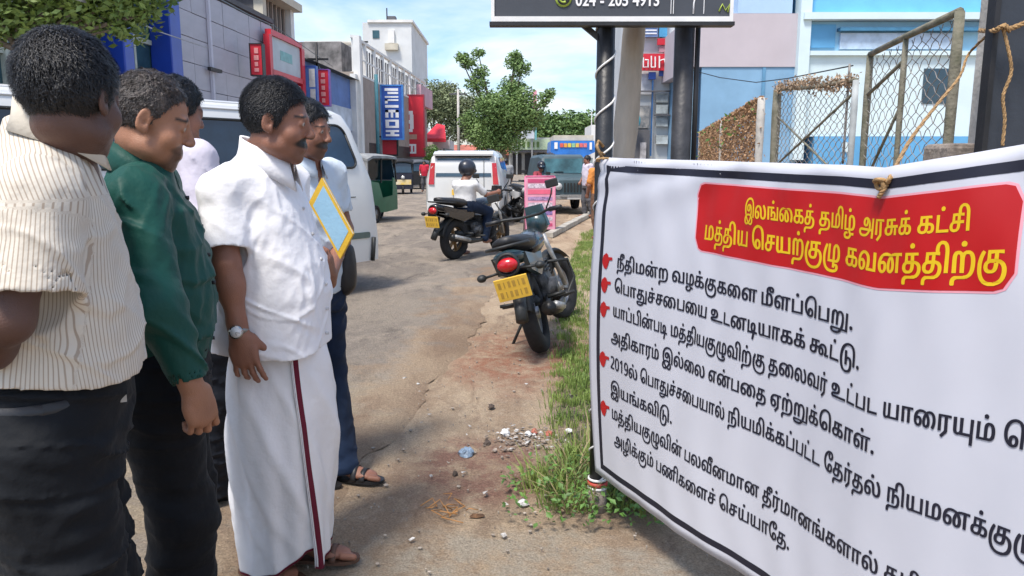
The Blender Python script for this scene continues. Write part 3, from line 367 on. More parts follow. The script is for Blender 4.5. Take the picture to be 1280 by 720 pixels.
32:'0|1!1U0{2+0m2W0V2}083?/o3V/@3g.h3q.,3t-E3p,S3e+k3R+139*[2v*12P)k22)V1o)E1L)81))-0`)$09(|/o(x/G(v.{(u-`(u-G(t-4(r-$(o,v(k,l(f,d(_,^(W,Y(N,T(C,Q(5,O($,N&m,N&c,N&Y,O&P,P&G,P&?,7&.+8&**v&=*u&K*s&Y*r&h*q&u*q($*s(B*y(]+((t+6),+G)>+Z)L+j)U+y)],,)c,=)h,N)l,a)n,u)p-.)r-D)r.e)r/B)s/v)x0G*!0m*.11*>1K*R1a*m1r+12#+X2/,,25,d27-H25.$2/.T2$.|1u/@1f/X1U/l1C/x1/0!0s0%0f0$0Y/~0M/z0C/t0:/k01/a0(/Q/}/@/x/-/t.s/r.V/q.5/p*a.8*a.7.7.6.V.5.r.2/..//C.*/U.!/e-{/m-v/t-p/z-j/~-b0$-W0%-M0$-E0!-?/z-9/u-3/n-//f-)/W-#/E,|/0,z.t,x.Y,x.=,w*a+?*a+>.K+?.k+@/++C/C+G/Y+N/n+V0#+b04+n0C+}0R,30`,H0k,_0t,x0z-50~-P1!-n0}.-0x.G0p._0e.u0U/+0C/;0//I/t/P/R.a/Z.j/w.x00/,0C/A0T/Y0d/u0o070x0W0}',
35:'1*1!1_0{230m2]0V3!083>/o3R/B3a.m3i.63l-W3j-*3e,]3[,83M+s3:+V3!+=2l+.2V*~2?*t2&*l1i*e1L*a1-*]0g*[0@*Z+F*^+@0l,z0l,w+R.o+T.h.Y.i/$.n/G.u/d/!/|/005/A0H/U0Y/l0g0)0q0D0y0d0~ 1$0%0{0$0t0#0l/}0g/y0b/t0^/n0V/b0P/S0L/C0H//0F.n0E.H0E+P0T+W0}+Y1?+`1V+j1g+x1t,/1~,H2*,g2.-020-]2/.*2*.O2#.s1v/61k/P1]/f1N/v1=0! -+*--9*--F*,-S*+-`**-l*).7)|..)6-a)1-Z)2-T)3-L)3-C)3-;)3-&)2,t).,i)(,d({,b(p,a(`,b(Q,d(E,i(<,q(4,}(.-0(*-B(&-S(%-f($-~($.@(%.Y(*.o(1/#(9/3(D/?(Q/K(a/U(r/`))/f)4/n)=/v)F0$)M02)S0A)X0Q)]0d)_0~)a1v)S1Z)=1J)51?)+17(|10(o1((_0s(C0`(*0I&o0/&Z/m&I/I&;.~&2.O&,-y&*-^&*-=&+,y&/,Y&5,;&=+}&G+e&R+T&_+F&l+:&|+/(2+)(G+&(_+-))+@)J+_)f,*)y,W*) 0e(k0I(u02({/u)(/])3/F)B/2)S/!)i.s*%.k*B.|*j0+*k0E*Q0H*A0K*40P*)0U)|0^)t0d)q0l)n0w)k1&)j16)h1H)h2})g2y(l',
34:'-J*N,~*Q,W*Z,4*k+o+$+S+A+=+f+-,4+#,g*}-D+#-z+-.O+<.{+P/G+j/j,,0,,M0E,r0Z-<0j-e0v.20}.[1!.{0~/<0{/W0v/q0p0-0g0C0^0X0Q0m0E1/010z/(00/A/u/W/[/i/A/v.~/}.Y0#.4/|-o/r-Q/`-8/G,~/*,l.c,_.;,V-m,S->,U,q,Y,N,a,1,k+w,u+e-#+W-1+N->+I-O+G-Z+H-e+L-n+Q-u+Y-z+d.!+p.&,!.*,4.+,G.),e.!,}-v-3-j-@-Z-H-H-K-3-I,|-B,i-7,T-(,A,s+[,`+E-J+f-f,%-z,F./,i.<-1.C-W.F./.A._.1/*-t/H-P/Z-%/a,Q/^,-/U+h/G+I/4+/.x*v.Z*e.:*X-r*P 0;*a0:/;0F0/0b0s6?0s6G/w4e/{4g*b3-*b3//{1r/{1t*b',
133:'2=4&2w4!3M3s3x3_4;3C4O2~4U2X4P204@1j4#1O3^1=37132j1/2?121u1=1S1N191g1*2)1$2K1%2]1*2p103)1:3>1I3S1t3j2_3Q2Z3:2T3.2O2~2L2r2K2f2J2Y2K2L2L2B2N292P222S2,2V2(2[2$2b2!2i1~2u2#2|2(3$203)2:3+2E3,2S3*2g3&2u2{3#2m3,2Y312@332=33273320332*322#321}311P3(122t0x2]0i2@0_1|0[1W0]1F0_160b1&0f0u0k0h0d0P/g0:/@0P/90b/30t//1+/,1?/+1U/-1t/325/=2P/K2l/^3(/t3>033R0Q3d0u3q1?3{1j4$ 1*1!1_0{230m2]0V3!083>/o3R/B3a.m3i.63l-W3j-*3e,]3[,83M+s3:+V3!+=2l+.2V*~2?*t2&*l1i*e1L*a1-*]0g*[0@*Z+F*^+@0l,z0l,w+R.o+T.h.Y.i/$.n/G.u/d/!/|/005/A0H/U0Y/l0g0)0q0D0y0d0~ 1$0%0{0$0t0#0l/}0g/y0b/t0^/n0V/b0P/S0L/C0H//0F.n0E.H0E+P0T+W0}+Y1?+`1V+j1g+x1t,/1~,H2*,g2.-020-]2/.*2*.O2#.s1v/61k/P1]/f1N/v1=0!',
87:'+J*]+@0l,z0l,r+T1*+T0~0l2[0l2Q*] .|2(.c2*.J21.52=.$2L-x2_-u2t-x3,.$3>.53N.I3Z.b3b.|3d/:3b/R3Z/g3N/w3>0#3,0&2t0#2_/w2L/g2=/Q21/92*',
28:'+J*]+@0l,z0l,r+T1*+T0~0l2[0l2Q*]',
143:'0|1!1U0{2+0m2W0V2}083?/o3V/@3g.h3q.,3t-E3r,^3k+z3_+>3N*c3;*13$)`2_(~2((F1H&v0b&T/t&</!&/.(&*-n&*-C&,,t&1,J&:+~&G+Y&X+:&n*}(-*m(M*h(q*i)$*m)3*s)@*|)K++)T+8)^+F)d+U)i+f)m+y)p,4)q,O)r5c)r5g(u2%(u14(u,F(u,A(u,<(t,:(r,>(p,B(l,B(f,C(V,J(H,](;,z(0-F(*-{((.(((.`(*/6(2/d(>01(P0V(i0x)+1@)i1P*(1`*F1m*g1x+.2$+S2-+{23,I26,v27-H25.$2/.T2$.|1u/@1f/X1U/l1C/x1/0!0s0%0f0$0Y/~0M/z0C/t0:/k01/a0(/Q/}/@/x/-/t.s/r.V/q.5/p*a.8*a.7.7.6.V.5.r.2/..//C.*/U.!/e-{/m-v/t-p/z-j/~-b0$-W0%-M0$-E0!-?/z-9/u-3/n-//f-)/W-#/E,|/0,z.t,x.Y,x.=,w*a+?*a+>.K+?.k+@/++C/C+G/Y+N/n+V0#+b04+n0C+}0R,30`,H0k,_0t,x0z-50~-P1!-n0}.-0x.G0p._0e.u0U/+0C/;0//I/t/P/R.a/Z.j/w.x00/,0C/A0T/Y0d/u0o070x0W0} 4w(|4w0l6T0l6T(|',
181:',2*N+w*P+a*V+L*a+<*p+3+(+0+?+3+W+<+l+L+{+a,)+w,.,2,0,I,.,`,),t+{-(+l-1+W-4+?-1+(-(*p,t*a,`*V,I*P',
41:'+@*b+I0q1X0s1a/w/~/{0#*b.F*b.H/{,x/{,z*b',
122:'-V*N-,*P,`*W,9*c+s*r+T+)+;+A+(+^*y+~*u,E*y,i+(-.+<-K+W-f+|-{,J.0,}.<-[.D.B.F0%.F0T.D1#.>1M.41t.%2:-p2Y-Y2u-@3/,~3@,]3L,83T+m3V+A3U+$3R*f3L*K3E*23<)v32)a2s(~2R(Y20(91d&y17&b0c&M0.&>/P&3.p&,.0&*-}&*-M&,,{&1,N&:,$&G+[&X+;&n*~(-*o(M*j(q*k)$*o)3*u)@*~)K+-)T+:)^+H)d+V)i+g)m+z)p,5)q,P)r5!)r5)(u28(u1Q(u,H(u,C(u,>(t,<(r,@(p,D(l,D(f,E(V,K(H,^(;,z(0-F(*-|((.+((.Y()/((-/M(3/p(;03(F0O(S0j(c1#(t15)*1V)h1^)v1c*(1h*71l*F1p*U1r*f1t*w1v+,1v+>1s+j1l,31`,R1O,m1;-%1!-60a-B0>-I/t-K.;-K-x-J-]-H-E-E-1-@,|-:,n-2,e-*,^,|,Y,r,U,f,S,V,R,F,U,+,]+s,k+b-#+U->+N-`+K-w+L.1+Q.B+X.O+c.Z+q.e,(.l,@.q,^.s-%.x/z-V/x-^-},.-n,>0r290s2@/w0I/y0O-30N,e0I,@0B,!08+f0,+O/x+;/]+!/=*l.u*_.N*U.%*P 4J(|4J0l6(0l6((|',
79:'-V*N-,*P,`*W,9*c+s*r+T+)+;+A+(+^*y+}*u,D*y,i+(-.+<-K+W-f+|-{,J.0,}.<-[.D.B.F2;.F2;-K.;-K-x-J-]-H-E-E-1-@,|-:,n-2,e-*,^,|,Y,r,U,f,S,V,R,F,U,+,]+s,k+b-#+U->+N-`+K-w+L.1+Q.B+X.O+c.Z+q.e,(.l,@.q,^.s-%.x/z-V/x-^-},.-n,>0r290s2@/w0I/y0O-30N,e0I,@0B,!08+f0,+O/x+;/]+!/=*l.u*_.N*U.%*P /K2(/22*.v21.a2=.P2L.G2_.D2t.G3,.P3>.a3N.u3Z/13b/K3d/f3b/~3Z063N0F3>0O3,0R2t0O2_0F2L062=/}21/e2*',
10:'-|1!.g0|/I0r0#0a0R0I0x0.19/j1N/E1Z.|1_.S1[.-1S-h1E-J12-00v,w0Y,e0:,U/t,H/N,?/&,7.Z,0..,+-9,!,v+|,b+x,Y+t,Z+p,]+l,^+g,^+b,[+_,W+[,V+Y,Z+X,c+W6;+W6;*Z,l*Z,K*[,-*a+o*h+X*r+E+!+7+1+-+B+(+S+%+f+(+{+0,1+<,B+N,P+f,^,!,h,A,p,e,v-0,{-~-%.W--/&-7/F-D/]-R/l-c/v-u/|.,0#.?0$.S0!.m/z/)/q/>/d/P/S/a/>/o/#/z.b0$.>0(.!0)-y0)-q0)-i0)-c0)-]0)-Z0)-;0%-!/{,k/n,^/],V/F,S/*,U.p,Y.],a.L,j.@,w.9-/.6-?.8-L.?-U.K-].[-b.p-d/--c/?-`/Q-[/d-T/t-K0)-@0D.10W.U0K.c0?.o01.y/~/&/o/./^/4/K/8/7/9/!/4.S/!...b-j.:-P-e-B-.-=,f-?,D-F,$-Q+f-a+M-t+:./+,.I+#.f*}/)+$/N+2/q+G02+d0J,)0^,P0m,z0w-K0}',
23:'+J*]+@0l,z0l,p+U22+W22*Z',
114:'+L*]+@0l,z0l,n+U3?+W3>*Z 0(/{0G/z0c/u0}/m17/c1K/U1]/G1k/61v/#1~.l2(.W2+.B2,.,2+-i2(-I1~-*1x,f1p,E1h,%0N&S.{&n/o*o/r+!0)+h04,10<,T0D,w0I-=0L-a0M.)0K.C0G.X0A.i0;.u04.|0(.~/v.{/k.s/a.d/X.O/R.4/P-p/R-Q/W-4/`,t/l,Y/y,@0-,(0?+n0R+Y0h+:/g*n/4+/.z+J.d+g.O,(.=,F..,g.!---x-R-v-y-x.>.#.^.0.{.B/9.Y/O.u/b/:/p/^/x',
103:'3Q*N30*P2m*W2O*d23*t1w+.1d+J1T+l1L,81I,f1M-@1Z-s1p.D22.l2V/23$/M3V/b40/n4i/r5:/p5c/j6,/_6N/P6l/?7*/+7?.o7Q.U7_.:7h-y7m-Z7o-;7m,v7i,V7a,87V+y7K+a7&+W9;+W98*Z6!*Z5c+F5p+V5v+d5|+s6%,&6+,86/,K62,_64,s65-,61-]6#.)5l.I5P.b5/.p4b.u4C.s4(.l3m.b3W.Q3D.<33-|3/-h3)-S3#-B2|-12z,}2y,k2x,U2z,23$+s3.+`3:+R3H+J3X+G3f+I3n+P3t+[3z+k3~+}4!,53},P3y,g3q,y3g-,3Z-73J-@37-F2}-J2e-K1(-L1#.E2@.F2f.E3,.D3H.@3c.<3z.742.04D.(4U-|4g-r4|-b53-N5B-85M,{5T,`5V,B5Q+n5B+D5)*}4_*c4-*S -V*N-,*P,`*W,9*c+s*r+T+)+;+A+(+^*y+}*u,D*y,i+(-.+<-K+W-f+|-{,J.0,}.<-[.D.B.F1_.F1_-K.;-K-x-J-]-H-E-E-1-@,|-:,n-2,e-*,^,|,Y,r,U,f,S,V,R,F,U,+,]+s,k+b-#+U->+N-`+K-w+L.1+Q.B+X.O+c.Z+q.e,(.l,@.q,^.s-%.x/z-V/x-^-},.-n,>0r290s2@/w0I/y0O-30N,e0I,@0B,!08+f0,+O/x+;/]+!/=*l.u*_.N*U.%*P',
116:'/B&B.f&F./&Q-W&f-)($,[(G,8(q+u)E+[)|+H*^+:+E+2,3+/-&+/-C+2.7+:/$+H/i+[0L+t1*,51^,W20,}2Y-J2}-x3>.L3W/!3k/X3x044#0n4&1I4$1}3z2O3n2{3]3E3H3h304#2w4:2a4M2G4_2,4l1k4x1K5$1*5,0c510<55/o57/C58.p57*a3[*a3Z.D3Y.|3W/T3R0+3K0Y3A1)351Q3#1u2l272Q2Q2>2`2)2l1l2v1P2}113%0k3&0F3$/}2{/Y2p/62b.r2N.Q26.41v-u1S-[1,-E0[-20),~/L,r.j,k.$,i-6,k,G,q+`,z+!-+*I-<)w-O)O-f)/-~(q.<(].Y(M.y(E/@(B/c(D0$(J0?(S0V(b0j(s0z)+1,)C18)`1B*!1H*F1M*n1N+<1M+j1I,31B,R1:,l11,~1(-00y-90k->0Z-@0K-?0=-;0/-4/|-,/o-!/1,z/1-l/M-{/`.(/u.002.70M.<0k.=16.:1].02#-}2B-f2]-H2q-#3!,U3+,!3.+E3+*a3!*%2q)N2](~2D(X2%(81a&z1;&e0n&U0C&J/r&D .:*b.:0l/u0l/u*b',
90:'-G(=,?(~.G*}.H/{,x/{,z*b+@*b+I0q1X0s1a/w/~/{0!*a .62(-y2*-a21-K2=-;2L-22_-/2t-23,-;3>-K3N-`3Z-x3b.63d.P3b.i3Z.}3N/13>/:3,/=2t/:2_/12L.}2=.h21.O2*',
137:'.A*^.90l/s0l/m+T3++T3$0l4_0l4V*^ -A*O-%*P,h*U,O*],9*g,%*s+r+%+h+1+`+=+W+J+P+X+K+k+F,!+C,:+A,V+@,w+A0m,y0m,z-0,z,o,|,R,~,9-$,!-*+m-2+_-5+Y-9+U->+Q-C+N-J+M-R+L-a+N-n+R-{+Z.++f.7+v.},+.|+-.c*w.O*l.:*`-}*V-`*Q 3$&V3$+&4^+&4^&V',
88:'1*1!1_0{230m2]0V3!083>/o3R/B3a.m3i.63l-W3j-*3e,]3[,83M+s3:+V3!+=2l+.2V*~2?*t2&*l1i*e1L*a1-*]0g*[0@*Z+F*^+@0l,z0l,w+R.o+T.h.Y.i/$.n/G.u/d/!/|/005/A0H/U0Y/l0g0)0q0D0y0d0~ 1$0%0{0$0t0#0l/}0g/y0b/t0^/n0V/b0P/S0L/C0H//0F.n0E.H0E+P0T+W0}+Y1?+`1V+j1g+x1t,/1~,H2*,g2.-020-]2/.*2*.O2#.s1v/61k/P1]/f1N/v1=0! /I2(/02*.t21._2=.N2L.E2_.B2t.E3,.N3>._3N.s3Z//3b/I3d/d3b/|3Z043N0D3>0M3,0P2t0M2_0D2L042=/{21/c2*',
92:'-J*N,~*Q,X*Z,4*j+o+#+S+A+=+e+-,4+#,f*}-C+#-y+,.M+;.z+O/E+h/i,)0+,J0E,o0Y-:0k-c0v.20}.^1!/$0~/H0y/n0r060f0X0S0w0<1/0(1@/o1N/V1X/=1a.}1g._1k.=1m-u1n-M1n-71o,~1q,j1t,W1w,F1|,72$,)2,+x23+l2:+c2B+[2K+U2V+Q2d+N2r+M3&+O36+T3C+]3N+i3X+y3b,33j,N3n,q3p->3n-i3i.53a.[3U/!3G/E37/e3#0&2l0C2R0i3`1E4D0h4h0/5(/P5=.o5J..5N-E5K,k5B,953+k4y+F4]+(4:*m3n*[3A*Q2m*N2L*O2.*T1n*[1S*f1:*s1#+&0i+?0U+]0F,!0<,I06,v03-K03-d01-|0/.90,.R0&.j/}/$/u/:/k/L/_/]/T/g/G/p/9/w/)/|.q0!.Z0#.3/|-m/r-O/`-6/G,}/),k.b,^.9,V-j,S-9,U,n,Y,K,a,0,k+v,u+d-#+W-0+N->+I-N+G-Z+H-e+L-n+Q-u+Y-z+d.!+p.&,!.*,4.+,G.),e.!,}-v-3-j-@-Z-H-H-K-3-I,|-B,i-7,T-(,A,s+[,`+E-J+f-f,%-z,F./,i.<-1.C-W.F./.A._.1/*-t/H-P/Z-%/a,Q/^,-/U+h/G+I/4+/.x*v.Z*e.:*X-r*P 0;2(/~2*/f21/P2=/@2L/72_/42t/73,/@3>/P3N/e3Z/}3b0;3d0U3b0n3Z1%3N163>1?3,1B2t1?2_162L1%2=0m210T2*',
12:'-J*N,~*Q,X*Z,4*j+o+#+S+@+=+d+-,2+#,d*}-@+#-s+-.E+<.o+Q/8+l/Y,-/v,F0-,b0=-!0K-C0W-g0b.10i.Z0o/-0r/_0s0T0p0R/x/R/v/+/u.e/s.G/o../i-v/b-d/Z-U/Q-G/G-</<-(/$,s.f,f.H,[.(,U-`,S-9,U,n,Y,K,a,0,k+v,u+d-#+W-0+N->+I-N+G-Z+H-e+L-n+Q-u+Y-z+d.!+p.&,!.*,4.+,G.),e.!,}-v-3-j-@-Z-H-H-K-3-I,|-B,i-7,T-(,A,s+[,`+E-J+f-f,%-z,F./,i.<-1.C-W.F./.A._.1/*-t/H-P/Z-%/a,Q/^,-/U+h/G+I/4+/.x*v.Z*e.:*X-r*P 01*b01/}/l/{0&0s3F0s3K/w1i/{1k*b',
13:'/2(=.*(~02*}01/}/l/{0&0s3F0s3K/w1i/{1j*a -J*N,~*Q,X*Z,4*j+o+#+S+@+=+d+-,2+#,d*}-@+#-s+-.E+<.o+Q/8+l/Y,-/v,F0-,b0=-!0K-C0W-g0b.10i.Z0o/-0r/_0s0T0p0R/x/R/v/+/u.e/s.G/o../i-v/b-d/Z-U/Q-G/G-</<-(/$,s.f,f.H,[.(,U-`,S-9,U,o,Y,M,a,2,k+w,u+f-#+X-1+N-?+I-P+G-[+H-e+L-m+Q-t+Y-z+d.!+q.&,!.*,4.+,G.),e.!,}-v-3-j-@-Z-H-H-K-3-I,|-B,i-7,T-(,A,s+[,`+E-J+f-f,%-z,F./,i.<-1.C-W.F./.A._.1/*-t/H-P/Z-%/a,Q/^,-/U+h/G+I/4+/.x*v.Z*e.:*X-r*P',
93:'-J*N,~*Q,W*Z,4*k+o+$+S+A+=+f+-,4+#,g*}-D+#-z+-.O+<.{+P/G+j/j,,0,,M0E,r0Z-<0j-e0v.20}.[1!.{0~/<0{/W0v/q0p0-0g0C0^0X0Q0m0E1/010z/(00/A/u/W/[/i/A/v.~/}.Y0#.4/|-o/r-Q/`-8/G,~/*,l.c,_.;,V-m,S->,U,q,Y,N,a,1,k+w,u+e-#+W-1+N->+I-O+G-Z+H-e+L-n+Q-u+Y-z+d.!+p.&,!.*,4.+,G.),e.!,}-v-3-j-@-Z-H-H-K-3-I,|-B,i-7,T-(,A,s+[,`+E-J+f-f,%-z,F./,i.<-1.C-W.F./.A._.1/*-t/H-P/Z-%/a,Q/^,-/U+h/G+I/4+/.x*v.Z*e.:*X-r*P 0;*a0:/;0F0/0b0s6?0s6G/w4e/{4g*b3-*b3//{1r/{1t*b 0W2(0>2*0%21/m2=/]2L/S2_/P2t/S3,/]3>/m3N0$3Z0=3b0W3d0r3b1.3Z1B3N1R3>1[3,1_2t1[2_1R2L1B2=1-210q2*',
185:'+3*Z*{+U-&-^-H.#-f.D.#.b.9.~.J/=.W/W.b/s.g03.i0Q.h0i.d0}.^13.T1B.J1O.=1Y..1b-y1f-e1h-F1f--1a,s1V,[1I,B19+b1#*~1e+E2!+^23+x2A,52L,P2V,l2^-,2d-H2g-f2h.52f.`2^/*2Q/M2?/l2)0)1j0<1I0F1#0J0V0G000>/h00/D/x/!/a.]/F.</(-w.d-U.A-2,c+U,L+`0P+`0N*Z',
183:'-o*N-8*S,b*b,5*{+k+A+M+l+6,D+%-$*y-k*v.[*y/O+%0:+50w+K1N+i1y,32=,`2U-72c-p2h.K2c.~2T/N2;/u1v071J0M0s0^060h/M0k.[0i-{0d-C0[,n0O,@0?+u0++R/n+5/P*z/0*g.g*Y.?*Q -p+N.-+Q.@+Y.P+h._+z.k,4.u,N.},l/&-//+-P/--s//.9//.[/..}/-/C/*/e/%0*.|0I.s0g.i1%.]1<.N1N.?1].,1e-p1h-V1e-B1]-31N-$1<,u1%,l0h,d0J,^0+,Y/f,W/C,U.},U.[,V.5,W-l,Z-H,`-%,f,d,n,F,x,.-(+u-5+e-D+X-W+P',
184:'.z*b-@*b-@03-@0M-@0f-A0|-B13-B1D-E1P-t1H-n1C-h1=-a17-X11-P1*,901+H0z-^2[.z2U',
192:',l*N,]*N,L*O,:*Q,&*S+s*V+L*`+M+R,%+S,2+P,>+N,L+L,Z+K,h+K-/+M-N+S-j+].$+j.9+{.K,4.Z,L.h,j.s-0.|-V/%.$/).T/W.N/M.>/<../)-|.q-p.Z-f.B-_.)-X-k-U-M-T,|-W,Q-a,*-q+e.*+I.E+3.e+#/-*w/T*t0!*w0R+$1!+61J+N1n+m2/,62G,a2Y-32e-f2h.72e.a2[/+2M/L29/j1}0%1a0:1@0J0z0V0T0_0.0d/c0f/:0e.^0`.)0W-T0M-&0?,Y0-,4/t+o/[+Q/?+8.|+!.Y*n.4*`-h*V-<*P -c.O-z.Q.4.W.H.b.Z.o.j.~.v/3/!/F/&/Y/)/o/(0)/$0>.|0T.v0i.m0|.c12.W1A.J1O.<1Y.-1c-x1g-h1i-C1d-)1V,q1?,a0|,V0S,R0#,U/U,`/2,n.s-$.`-?.S',
26:'0o.i18.f1^.]2#.M2C.82^-y2s-W3&-230,c33,230+T3%+#2r*W2[*52?)s1{)Y1a)J1E)=1&)20d)*0A)!/x({/P(w/$(v.Q(u-b(u-I(t-6(r-&(o,x(k,n(f,f(_,`(W,[(N,V(C,S(5,Q($,P&m,P&c,P&Y,Q&P,R&G,R&?,9&.+:&**x&=*w&K*u&Y*t&h*s&u*s($*u(B*{(]+*(t+8),+I)>+])L+l)U+{)],.)c,?)h,P)l,c)n,w)p-0)r-F)r.H)r.{)s/J)u/o)y01)~0J**0_*30p*>1!*K10*Y1:*j1B*|1J+51P+N1T+k1U,/1T,O1P,l1J-(1B-<18-M1--Y0|-d0l-i0X-k0J-j0;-f0,-_/x-V/j-L/+-F/&.9/J.I/`.S/w.]04.c0P.h +@*b+H0p1J0s1R/w/k/{/m*b.3*b.5/{,x/{,z*b',
47:'/_*N/$*Q.J*Z-q*k-?+$,m+A,C+c+z,/+Z,^+A-5+/-o+#.Q*|/:+#0!+/0b+C1?+^1s,!2E,I2n,v34-J3P.!3g.[3w/:4#/w4&0E4$0n3{183p1]3b1|3M2:342N2r2Z2N2_2$2[1_2R1?2D1!200h1s0S1V0D16090q020L000&02/a09/A0D/%0T.l0h.Y1!.L1<.D1W.B1v.D28.L2S.X2n.i3(.z3</G3O073;002|0(2k/~2Y/y2H/w26/v2!/x1e/}1O0(1@02140>1-0N1+0a1.0m160w1C1!1T1(1i1*2$1)2:1$2L0{2[0r2i0g2t0X2|0H3%053*/|3+/u3+/m3+/c3+/Y3+/P3*/I3)/%2}.a2r.A2c.!2P-d29-K1{-51[,~19,o0o,c0D,[/q,Y/=,[.g,b.8,m-j,z-C-/,|-C,]-Y,B-r,+.1+s.N+d.m+W/2+N/;+L/E+J/N+I/Y+I/c+I/k+I0%+J09+N0J+U0X+_0c+k0l+y0r,.0w,B0x,Y0v,t0q-/0i-C0_-Q0Q-Z0>-^0--Z/|-R/p-E/g-3/a,v/_,W/`,@/d,*/i+q/q+[/{+I0%+,/0*v.d+0.Q+F.B+`.5+}.-,A.+,f..-).6-F.C-a.U-y.n.1/..B/O.N/s.V0>.X0c.V1).O1H.C1f.31~-z26-a2E-C2M-!2P,Y2L,/2@+f2,+E1m++1L*r1&*c0[*W00*P',
155:'-J*N,~*Q,W*Z,4*k+o+$+S+A+=+f+-,4+#,g*}-D+%..+6.l+P/E+s/s,A0<,s0Y-K0o.(0{.c1!/;0|/k0u0:0h0a0V1&0@1D0&1[/f1p/F1~/#2,.[22.524-j22-?2-,u2$,P1v,/1k+k1D+W3{+S3w0l5T0l5M*^0?*Z/|+G02+d0=,#0G,D0N,h0R-30T-_0Q./0J.V0>.y0./;/w/S/`/g/D/u/%/}._0#.7/|-q/r-R/`-8/G,~/*,l.c,_.;,V-m,S->,U,q,Y,N,a,1,k+w,u+e-#+W-1+N->+I-O+G-Z+H-d+L-m+Q-t+Y-z+d.!+q.&,!.*,4.+,G.),e.!,}-v-3-j-@-Z-H-H-K-3-I,|-B,i-7,T-(,A,s+[,`+E-J+f-f,%-z,F./,i.<-1.C-W.F./.A._.1/*-t/H-P/Z-%/a,Q/^,-/U+h/G+I/4+/.x*v.Z*e.:*X-r*P 4=4&4v4!5L3s5v3_693C6M2~6S2X6N206=1j5}1O5Z1=55134h1/4=123s1=3Q1N371g3(2)3!2K3#2]3(2p3.3)383>3G3S3r3j4]3Q4X3:4R3.4M2~4J2r4I2f4H2Y4I2L4J2B4L294N224Q2,4T2(4Y2$4`2!4g1~4s2#4z2(5!205&2:5)2E5*2S5(2g5$2u4y3#4k3,4W314>334<33463340334*324$323~313R3(342t2{2]2l2@2b1|2_1W2`1<2e1$2l0l2u0Y3#0J300=3?023O0)3b/~3t/x4+/t4X/k4V.y3o.z3J/$3(//2c/<2D/K2(/_1l/t1V011E0L180k10101.1T101s16241?2O1M2k1`3&1v3>243R2S3c2v3q3@3{3k4$',
121:'-V*N-,*P,`*W,9*c+s*r+T+)+;+A+(+^*y+}*u,D*y,i+(-.+<-K+W-f+|-{,J.0,}.<-[.D.B.F/y.F0X.D13.<1h.02;-z2d-a3*-A3D,v3R,E3W+j3T+>3J*s3:*P3$*22f)r2F)Y2+)J1l)=1M)21.)*0h)!0B({/w(w/K(v.x(u-b(u-I(t-6(r-&(o,x(k,n(f,f(_,`(W,[(N,V(C,S(5,Q($,P&m,P&c,P&Y,Q&P,R&G,R&?,9&.+:&**x&=*w&K*u&Y*t&h*s&u*s($*u(B*{(]+*(t+8),+I)>+])L+l)U+{)],.)c,?)h,P)l,c)n,w)p-0)r-F)r.X)r/4)s/d)u00)y0Q*!0n*+1)*41;*?1K*L1X*Z1c*j1k*z1q+01v+D1y+Y1z+q1x,21s,K1k,a1`,r1R-#1B-01/-90w-@0`-E0F-H0--J/o-K.;-K-x-J-]-H-E-E-1-@,|-:,n-2,e-*,^,|,Y,r,U,f,S,V,R,F,U,+,]+s,k+b-#+U->+N-`+K-w+L.1+Q.B+X.O+c.Z+q.e,(.l,@.q,^.s-%.x/z-V/x-^-},.-n,>0r290s2@/w0I/y0O-30N,e0I,@0B,!08+f0,+O/x+;/]+!/=*l.u*_.N*U.%*P 1x4&2U4!3,3s3V3_3v3C4.2~442X4/203{1j3_1O3<1=2r132H1/1z121S1=121N0t1g0e2)0`2K0a2]0e2p0k3)0u3>1(3S1R3j2=3Q293:233.2.2~2+2r2*2f2)2Y2*2L2+2B2-292/22222,252(2:2$2@2!2G1~2S2#2Z2(2`202d2:2f2E2g2S2e2g2b2u2Y3#2K3,28311{331x331r331k331e321_321[311/3(0m2t0V2]0G2@0=1|0:1W0;1F0=160@1&0D0u0I0h0<0O/90I.u0].p0l.l0|.h11.g1C.f1U.h1t.n25.x2P/*2l/<3(/R3>/n3R003d0S3q0z3{1H4$',
